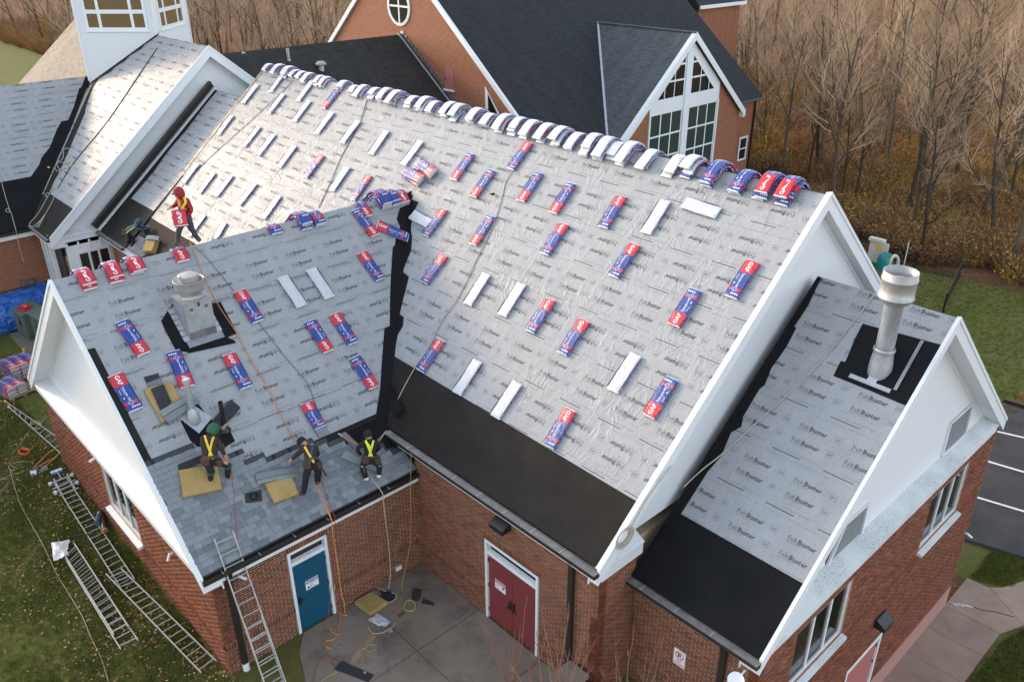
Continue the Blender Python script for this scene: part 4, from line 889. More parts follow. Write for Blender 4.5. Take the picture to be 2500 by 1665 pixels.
def tripanes(side):
    c=ym+.40*side; base=zm1+.02; s=SH; top=ZH-1.05
    w=.98; rows=[base,base+1.05,base+2.0]
    hp=halfplanes([(ym-3.05,base),(ym+3.05,base),(ym+.03,base+2.75),(ym-.03,base+2.75)])
    for i in range(3):
        for j in range(3):
            x0,x1=sorted((c+side*(i*w+.03),c+side*((i+1)*w-.06))); p=clip_convex([(x0,rows[j]+.06),(x1,rows[j]+.06),(x1,(rows[j+1] if j<2 else base+3.2)-.06),(x0,(rows[j+1] if j<2 else base+3.2)-.06)],hp)
            if p: m_=MB(); m_.prism(p,.051,.06); m_.build('pane',M['glasstow'] if 0 else M['glass'],gl,F2)
tripanes(1); tripanes(-1)
# low dark roof running from the entry building to the church gable
XG,ZG,SG,GW=-29.6,9.45,.72,8.6; LG=math.hypot(1,SG); F_G=frame((XG,0,ZG),(0,1,0),(-1,0,SG)); F_GB=frame((XG,0,ZG),(0,-1,0),(1,0,SG))
og=[(1.0,0),(16.1,0),(16.1,GW*LG),(1.0,GW*LG)]
deck(ch,F_G,og,'shdark'); deck(ch,F_GB,[(-u,v) for u,v in og],'shdark'); coursed(ch,F_G,og,'shdark')
gc=MB(); gc.box((XG-GW+.3,1.5,-4),(XG+GW-.4,16,ZG-GW*SG)); gc.build('core',M['brickfar'],ch)
st=MB(); i=0
while i*.32<GW:      # stepped flashing up the gable
    x=XG+i*.32; z=ZG-(i*.32)*SG; st.box((x,Y0+.06,z-.35),(x+.33,Y0+.10,z+.22)); i+=1
so_=st.build('step_flashing',M['lead'],ch); so_['kind']='stuff'
gr=MB(); beam(gr,(XG,Y0-.12,ZG+.06),(XG+GW,Y0-.12,ZG-GW*SG+.06),(0,0,1),-.05,.05,0,.05); gr.build('edge_flashing',M['galv'],ch); gr=MB(); beam(gr,(XG,Y0-.01,ZG+.06),(XG+GW,Y0-.01,ZG-GW*SG+.06),(0,0,1),-.05,.05,0,.03); gr.build('edge_flashing',M['guttdark'],ch)
# far wing of the church with a dark roof at the top of the picture
fw=MB(); fw.box((-32,41.2,-4),(-24.35,47,9.7)); fw.build('wall',M['brickfar'],ch)
fw=MB(); fw.prism([(-32,9.75),(-24.05,9.75),(-24.05,9.95),(-32,16.5)],40.9,47.3,lambda a,b,d:(a,d,b)); fw.build('roof',M['shblack'],ch)
fw=MB(); fw.box((-24.05,40.88,9.72),(-23.93,47.3,9.97)); fw.build('fascia',M['trim'],ch)
# roof vents on the dark link roof
def roofpipe(x,y,z,h,r,lab,cap=True,mat='galv'):
    m_=MB(); m_.lathe([(r*1.7,-.6),(r*1.5,-.05),(r,.02),(r,h)],14,T(x,y,z)); o=m_.build('vent_pipe',M[mat]); tag(o,lab,'vent pipe')
    if cap:
        c_=MB(); c_.lathe([(r*.9,h),(r*1.9,h+.02),(r*2.0,h+.1),(r*1.3,h+.22),(0,h+.26)],16,T(x,y,z)); c_.build('cap',M['alu'],o)
    return o
# ================================================================ bundles of shingles
BL,BW,BT=.98,.335,.078
BM=[M['whitepl'],M['bluepl'],M['redpl'],M['shback'],M['shnew']]
def bundle_arrays(kind,seed=0):
    """flat bundle, x across, y along (label end with the red panel at +y), z up. kind L label up / W white back up"""
    rg=random.Random(seed); hx,hy=BW/2,BL/2
    sec=[(-hx+.006,.004),(-hx-.004,.03),(-hx-.002,BT-.018),(-hx+.012,BT-.002),(-hx*.5,BT+.004),(0,BT+.002),(hx*.5,BT+.004),(hx-.012,BT-.002),(hx+.002,BT-.018),(hx+.004,.03),(hx-.006,.004)]
    ys=[-hy-.025,-hy,-hy+.03,-hy+.155,-hy+.225,-.2,-.08,.04,.13,hy-.325,hy-.2,hy-.03,hy,hy+.025]
    v=[];f=[];m=[]; n=len(sec)
    for i,y in enumerate(ys):
        e=1.0 if 1<i<len(ys)-2 else (.93 if i in(1,len(ys)-2) else .55)
        for x,z in sec:
            zz=z*e+(.02 if i in(0,len(ys)-1) else 0)
            v.append((x*(1 if e==1 else .985)+rg.uniform(-.006,.006)+.006*math.sin(y*5+seed),y+rg.uniform(-.004,.004),max(.002,zz+rg.uniform(-.004,.004)-.010*(1-math.cos(y*3.1+seed))*(z>.02)*(kind=='W'))))
    for i in range(len(ys)-1):
        ym=(ys[i]+ys[i+1])/2
        for j in range(n-1):
            f.append((i*n+j,i*n+j+1,(i+1)*n+j+1,(i+1)*n+j))
            side=j<2 or j>n-4; end=abs(ym)>hy-.012
            if end: mt=0
            elif kind=='W': mt=0 if not(side and j>5) else 0
            else: mt=2 if ym>hy-.325 else (2 if -hy+.155<ym<-hy+.225 else 1)
            m.append(mt)
    f.append(tuple(range(n))); m.append(0); b=(len(ys)-1)*n; f.append(tuple(b+j for j in range(n))[::-1]); m.append(0)
    f.append(tuple([0,n-1]+[ (len(ys)-1)*n+n-1,(len(ys)-1)*n])); m.append(0)
    # faces wound for outward normals: section runs left to right over the top
    f=[q[::-1] for q in f]
    return v,f,m
G_TL=glyphs('Timberline HD',.075,.0012,1); G_SH=glyphs('Shingles',.05,0,1); G_BG=glyphs('GAF',.155,.0035,2,1.0)
def print_arrays(kind):
    """white and coloured print lying just above the wrapper"""
    v=[];f=[];m=[]; hx,hy=BW/2,BL/2
    def ad(g,mt,dx,dy,rot=0,sc=1,z=BT+.008):
        b=len(v); q,t=gmove(g,dx,dy,rot,sc); v.extend((x,y,z) for x,y in q); f.extend(tuple(i+b for i in k) for k in t); m.extend([mt]*len(t))
    def diamond(cx,cy,r,mt,z=BT+.008):
        b=len(v); v.extend([(cx-r,cy,z),(cx,cy-r,z),(cx+r,cy,z),(cx,cy+r,z)]); f.append((b,b+1,b+2,b+3)); m.append(mt)
    if kind=='L':
        ad(G_BG,0,-.045,hy-.03,-math.pi/2,.285/gwidth(G_BG)*.92)
        ad(G_TL,0,-.028,hy-.345,-math.pi/2,.40/gwidth(G_TL)); ad(grect(0,0,.20,.006),0,-.05,hy-.36,-math.pi/2); ad(G_SH,0,-.125,hy-.40,-math.pi/2,.9)
        for i in range(3): ad(grect(0,0,.07,.05),0,-.115,hy-.62-.09*i,-math.pi/2,.5) if i==0 else None
        cy=-hy+.19
        for r,mt,dz in ((.078,0,0),(.070,1,.001),(.045,0,.0015),(.036,1,.002)): diamond(-.01,cy,r,mt,BT+.008+dz)
        for i in range(4): diamond(-.06+.052*i+.03,-hy+.075,.024,0)
    # side strip on the +x face: blue with white lozenges and red blocks
    for sx in (hx+.009,-hx-.009):
     sg_=1 if sx>0 else -1
     for i in range(19):
        ya,yb_=-hy+.03+i*(BL-.06)/19,-hy+.03+(i+1)*(BL-.06)/19; b=len(v); v.extend([(sx,ya,.016),(sx,yb_,.016),(sx,yb_,BT-.010),(sx,ya,BT-.010)]); f.append((b,b+1,b+2,b+3)); m.append(1)
     for i in range(17):
        y=-hy+.06+i*.053; mt=2 if i%6 in(2,) else 0; r=.017 if mt==0 else .026
        b=len(v)
        if mt==0: v.extend([(sx+.002*sg_,y-r,.046),(sx+.002*sg_,y,.046-r*.9),(sx+.002*sg_,y+r,.046),(sx+.002*sg_,y,.046+r*.9)])
        else: v.extend([(sx+.0015*sg_,y-r,.018),(sx+.0015*sg_,y+r,.018),(sx+.0015*sg_,y+r,BT-.014),(sx+.0015*sg_,y-r,BT-.014)])
        f.append((b,b+1,b+2,b+3)); m.append(mt)
    return v,f,m
PM=[M['whiteink'],M['bluepl'],M['redpl']]
def mk(name,arr,mats,smooth=False):
    me=bpy.data.meshes.new(name); me.from_pydata(arr[0],[],arr[1])
    for x in mats: me.materials.append(x)
    me.polygons.foreach_set('material_index',arr[2]); 
    if smooth: me.polygons.foreach_set('use_smooth',[True]*len(me.polygons))
    me.update(); return me
FLAT={(k,i):mk('shingle_bundle',bundle_arrays(k,i*7+3),BM) for k in 'LW' for i in range(4)}
PRT={k:mk('printed_label',print_arrays(k),PM) for k in 'LW'}
def bundle(Mw,kind,label,group,i=None):
    o=link('shingle_bundle',FLAT[(kind,random.randrange(4) if i is None else i)],None,Mw); tag(o,label,'shingle bundle',group)
    link('printed_label',PRT[kind],o,Mw); return o
MAINB=[(-16.70,1.51,'W'),(-15.42,0.68,'W'),(-14.39,1.63,'W'),(-13.13,0.76,'W'),(-12.39,1.64,'W'),(-11.19,0.79,'D'),(-10.53,1.85,'W'),(-8.75,1.91,'W'),(-6.90,1.99,'W'),(-5.00,2.01,'W'),(-16.76,3.21,'W'),(-14.34,3.32,'W'),(-13.01,3.43,'W'),(-11.22,3.60,'W'),(-9.30,3.61,'U'),(-7.50,3.73,'W'),(-16.53,5.72,'W'),(-14.95,5.81,'W'),(-13.69,5.62,'W'),(-11.88,5.56,'W'),(-9.96,5.64,'W'),(-13.48,7.51,'W'),(-2.45,1.97,'D'),(-1.23,2.31,'D'),(-0.58,1.11,'U'),(0.54,1.98,'D'),(1.85,2.03,'D'),(3.63,1.99,'U'),(4.91,1.79,'W'),(-1.99,3.99,'U'),(-0.07,3.71,'D'),(2.46,3.24,'U'),(4.84,3.17,'U'),(-0.81,5.33,'U'),(1.11,5.37,'W'),(2.41,5.25,'W'),(3.55,5.34,'U'),(4.82,5.50,'U'),(7.95,2.68,'U'),(7.07,3.79,'D'),(1.08,7.58,'U'),(2.64,7.62,'W'),(4.14,7.65,'W'),(6.62,5.79,'W'),(7.78,5.96,'D'),(5.95,7.63,'U'),(-6.16,3.76,'U')]
KW={'W':'white backed','U':'red and blue labelled','D':'red and blue labelled'}
def rowname(v): return ('top row','second row','third row','bottom row')[0 if v<2.45 else 1 if v<4.5 else 2 if v<6.9 else 3]
rows={}
for q in MAINB: rows.setdefault((rowname(q[1]),q[2]),[]).append(q)
for (rn,k),qs in rows.items():
    qs.sort()
    for i,(u,v,_) in enumerate(qs):
        a=random.uniform(-.04,.04)+(math.pi if k=='D' else 0)
        Mw=F_MAIN@T(u,-v,.018)@RZ(a)
        lab={'W':'white bundle, %s white one in the %s of the long roof','U':'labelled bundle, red end uphill, %s such in %s of the long roof','D':'labelled bundle, red end downhill, %s such in %s of the long roof'}[k]%(ordn(i,len(qs)),rn)
        bundle(Mw,'W' if k=='W' else 'L',lab,'shingle bundles lying on the long roof')
bundle(F_MAIN@T(5.93,-1.22,.018)@RZ(R(88)),'W','white shingle bundle lying sideways below the right end of the ridge','shingle bundles lying on the long roof')
bundle(F_MAIN@T(-2.62,-4.05,.018)@RZ(R(85)),'W','white shingle bundle lying sideways across the top of the black valley','shingle bundles lying on the long roof')
# opened bundle far down the left end
def torn(Mw,label,group,kind='L'):
    o=link('shingle_bundle',FLAT[(kind,1)],None,Mw@Matrix.Diagonal((1,.74,1,1))); tag(o,label,'shingle bundle',group)
    link('printed_label',PRT[kind],o,Mw@Matrix.Diagonal((1,.74,1,1)))
    s=MB()
    for i in range(4): s.box((-BW/2+.01,-BL*.5-.02*i-.06,.004+i*.016),(BW/2-.01,-BL*.28,.016+i*.016))
    s.build('loose_shingle',[M['shnew'],M['shback']],o,Mw)
    w=MB(); 
    for i in range(3): w.quad([(-.1+.09*i,-BL*.48,.06),(-.02+.1*i,-BL*.52,.03+.02*i),(.0+.1*i,-BL*.60,.012),(-.1+.08*i,-BL*.57,.02)])
    w.build('torn_wrapper',M['whitepl'],o,Mw); return o
torn(F_MAIN@T(-11.83,-7.28,.018)@RZ(.2),'opened shingle bundle with grey shingles showing, behind the wing ridge','shingle bundles lying on the long roof','W')
WINGB=[(-12.14,2.07,'D',.10),(-12.86,3.35,'U',.06),(-11.49,3.24,'D',-.08),(-10.27,3.78,'U',0),(-9.17,2.18,'U',.05),(-7.86,2.14,'W',.06),(-6.99,2.16,'W',.05),(-7.83,3.63,'D',.03),(-7.08,3.66,'U',.04),(-7.22,5.05,'D',.04),(-5.27,2.11,'U',.07),(-4.63,.70,'D',.12)]
WL=['labelled shingle bundle, red end downhill, left of the rusty metal exhaust fan','labelled shingle bundle, red end uphill, beside the black strip on the wing rake','labelled shingle bundle lying just uphill of the tall galvanized vent pipe','labelled shingle bundle, red end uphill, downhill to the right of the exhaust fan','labelled shingle bundle, red end uphill, right of the exhaust fan under the orange rope','white shingle bundle, left one of the white pair on the wing roof','white shingle bundle, right one of the white pair on the wing roof','labelled shingle bundle, red end downhill, left one of a close pair on the wing','labelled shingle bundle, red end uphill, right one of a close pair on the wing','labelled shingle bundle, red end downhill, lowest beside the black valley on the wing','labelled shingle bundle, red end uphill, near the black valley high on the wing','labelled shingle bundle half under a bent one at the top of the wing']
for (u,v,k,a),lb in zip(WINGB,WL): bundle(F_WING@T(u,-v,.018)@RZ(a+(math.pi if k=='D' else 0)),'W' if k=='W' else 'L',lb,'shingle bundles lying on the wing roof')
bundle(F_WING@T(-3.95,-1.22,.020)@RZ(R(45)),'L','labelled shingle bundle lying slantwise over the top of the valley, red end left','shingle bundles lying on the wing roof')
torn(F_WING@T(-9.09,-5.60,.018),'opened shingle bundle with torn wrapper above the crouching man in black beanie','shingle bundles lying on the wing roof')
# bundles bent over a ridge -------------------------------------------------------------
def bend(arr,slope,h0,vf,apex,rmin):
    """map y (along) onto the path over the ridge; +y end of the bundle towards the visible side, which ends vf below the apex"""
    p=math.atan(slope); r=rmin+h0; h=h0; cz=h/math.cos(p)-r/math.cos(p)
    tl=r*math.tan(p) ; arc=2*r*p
    v,f,m=arr; out=[]
    for (x,y,z) in v:
        s=BL/2-y                         # distance back from the visible end
        lead=max(.02,vf-(tl-0)) 
        a=s-lead
        if a<0: # front leg
            d=tl-a; yy=d*math.cos(p)-( -h*0); py,pz=-(d*math.cos(p)),-(d*math.sin(p)); ny,nz=-math.sin(p),math.cos(p); py+=ny*h; pz+=nz*h
        elif a<arc:
            th=-p+a/r; ny,nz=math.sin(th),math.cos(th); py,pz=r*ny,cz+r*nz
        else:
            d=tl+(a-arc); py,pz=d*math.cos(p),-d*math.sin(p); ny,nz=math.sin(p),math.cos(p); py+=ny*h; pz+=nz*h
        out.append((-x,py+ny*z,pz+nz*z))
    return out,f,m
def dense(kind,seed):
    """bundle arrays with extra slices so that it bends smoothly"""
    v,f,m=bundle_arrays(kind,seed); n=11; k=14
    ys=[v[i*n][1] for i in range(k)]; V=[];F=[];Mt=[]; rowsv=[]
    for i in range(k-1):
        d=max(1,int((ys[i+1]-ys[i])/.05))
        for q in range(d):
            t=q/d; rowsv.append([tuple(v[i*n+j][c]*(1-t)+v[(i+1)*n+j][c]*t for c in range(3)) for j in range(n)]); 
            for j in range(n-1): Mt.append(m[i*(n-1)+j])
    rowsv.append([v[(k-1)*n+j] for j in range(n)])
    for r_ in rowsv: V+=r_
    for i in range(len(rowsv)-1):
        for j in range(n-1): F.append((i*n+j,(i+1)*n+j,(i+1)*n+j+1,i*n+j+1)[::1])
    F=[q[::-1] for q in F]; F.append(tuple(range(n))[::-1]); Mt.append(0); b=(len(rowsv)-1)*n; F.append(tuple(b+j for j in range(n))); Mt.append(0)
    F2=[]
    for q in F[:-2]: F2.append(q[::-1])
    return V,F2+F[-2:],Mt
DEN={(k,i):dense(k,i*5+1) for k in 'LW' for i in range(3)}; PAR={k:print_arrays(k) for k in 'LW'}
BC={}
def bent(Fr,slope,u,layer,vf,kind,flip,label,group,rmin=.17):
    key=(round(slope,3),layer,round(vf,1),kind,flip,random.randrange(3))
    if key not in BC:
        rot=(lambda a:([(-x,-y,z) for x,y,z in a[0]],a[1],a[2])) if flip else (lambda a:a)
        h=.012+layer*(BT+.006)
        BC[key]=(mk('shingle_bundle',bend(rot(DEN[(kind,key[5])]),slope,h,round(vf,1),0,rmin),BM),mk('printed_label',bend(rot(PAR[kind]),slope,h,round(vf,1),0,rmin),PM))
    a,b=BC[key]; Mw=Fr@T(u,0,0)@RZ(random.uniform(-.09,.09))
    o=link('shingle_bundle',a,None,Mw); tag(o,label,'shingle bundle',group); link('printed_label',b,o,Mw); return o
STACKS=[(-16.96,0.30,2),(-16.07,0.34,3),(-15.22,0.36,3),(-14.75,0.35,2),(-14.18,0.32,2),(-13.65,0.37,2),(-12.85,0.38,2),(-12.35,0.36,2),(-11.14,0.36,2),(-10.44,0.30,1),(-9.78,0.42,2),(-8.99,0.37,2),(-8.37,0.41,3),(-7.71,0.44,3),(-6.83,0.42,2),(-6.09,0.41,3),(-5.61,0.40,2),(-4.78,0.43,3),(-4.25,0.45,3),(-3.39,0.42,3),(-2.76,0.43,2),(-2.04,0.53,3),(-1.48,0.51,3),(-0.94,0.47,3),(-0.22,0.50,3),(0.37,0.53,3),(0.94,0.53,2),(1.61,0.57,3),(2.11,0.58,3),(2.52,0.49,2),(2.94,0.56,3),(3.65,0.54,2),(4.47,0.58,2),(5.00,0.52,3),(5.69,0.62,3),(6.54,0.59,2),(7.17,0.60,3),(7.78,0.59,3)]
F_R=T(0,0,10.526); n=len(STACKS)
for i,(u,vf,k) in enumerate(STACKS):
    for l in range(k):
        if i==n-4: kind,fl=('L',[True,False,True][l])
        elif i==n-3: kind,fl='L',True
        elif i>=n-2: kind,fl='L',(l<k-1)
        elif i==n-5 and l==0: kind,fl='L',True
        else: kind,fl='W',random.random()<.3
        flp=fl if kind=='L' else False
        pos=('top','bottom')[l==0] if k==2 else ('bottom','middle','top')[l] if k==3 else 'only'
        if i<19: st='%s ridge stack from left end of the long roof'%(ORD[i])
        else: st='%s ridge stack from right end of the long roof'%(ORD[n-1-i])
        lab='%s %s bundle in the %s'%(pos,'labelled' if kind=='L' else 'white',st)
        vv=min(.62,max(.24,vf+(random.uniform(-.20,.05) if l else 0)))
        bent(F_R,SM,u+(random.uniform(-.07,.07) if l else 0),l,vv,kind,flp,lab,'shingle bundles draped over the long ridge')
# on the wing ridge: the frame has its "front" towards +X
F_RW=frame((-3.903,0,8.397),(0,1,0),(-1,0,0))
WST=[(-12.49,.48,2,'on the wing ridge nearest the gable peak'),(-11.81,.48,2,'on the wing ridge, second from the gable peak'),(-11.28,.42,2,'on the wing ridge, third from the gable peak'),(-10.09,.42,1,'on the wing ridge under the red hooded man'),(-7.36,.34,1,'bent over the middle of the wing ridge, alone'),(-6.45,.36,3,'in the left pile on the middle of the wing ridge'),(-6.02,.40,2,'in the right pile on the middle of the wing ridge'),(-4.42,.45,1,'alone on the wing ridge left of the big pile'),(-3.72,.42,4,'in the left pile at the valley end of the wing ridge'),(-3.34,.40,3,'in the middle pile at the valley end of the wing ridge'),(-2.96,.42,2,'in the right pile at the valley end of the wing ridge')]
for j,(u,vf,k,w) in enumerate(WST):
    for l in range(k):
        pos={1:['lone'],2:['lower','upper'],3:['lowest','middle','top'],4:['lowest','second lowest','second highest','top']}[k][l]
        fl=j in(4,5,6,8,9)
        bent(F_RW,SW_,u+(random.uniform(-.02,.02) if l else 0),l,vf-(.06*l if j<3 else .03*l),'L',fl,'%s labelled bundle %s'%(pos,w),'shingle bundles draped over the wing ridge')
# two pairs lying over the saddle where the wing ridge meets the long roof
for l,(u,v,a) in enumerate([(-4.15,2.85,-1.72),(-4.12,2.80,-1.68),(-3.85,2.45,-1.75),(-3.8,2.42,-1.8)]):
    bundle(F_MAIN@T(u,-v,.06+.085*(l%2))@RZ(a),'L','%s bundle of the %s pair above the valley top'%(('lower','upper')[l%2],('left','right')[l//2]),'shingle bundles piled above the valley')
# pallets of bundles on the lawn
def pallet(cx,cy,ang,layers,rows_,lab,which,z0=0,pal=True):
    Mw=T(cx,cy,z0)@RZ(ang); h=0
    if pal:
        p=MB()
        for y in (-.45,0,.45): p.box((-.6,y-.05,0),(.6,y+.05,.09))
        po=p.build('pallet_runner',M['wood'],None,Mw); po.name='pallet'; tag(po,lab,'pallet')
        for i in range(6): b=MB(); b.box((-.6+i*.21,-.55,.09),(-.6+i*.21+.14,.55,.11)); b.build('plank',M['wood'],po,Mw)
        h=.11
    for l in range(layers):
        for r in range(rows_):
            kind='L' if l==layers-1 else 'W'
            bundle(Mw@T(-.02+random.uniform(-.03,.03),-.36+r*.36+random.uniform(-.01,.01),h+l*(BT+.008))@RZ(-math.pi/2+random.uniform(-.03,.03)),'L' if random.random()<.8 else 'W','%s bundle in %s layer from the bottom of the %s'%(('near','middle','far')[r],ORD[l],which),'shingle bundles on the lawn pallets')
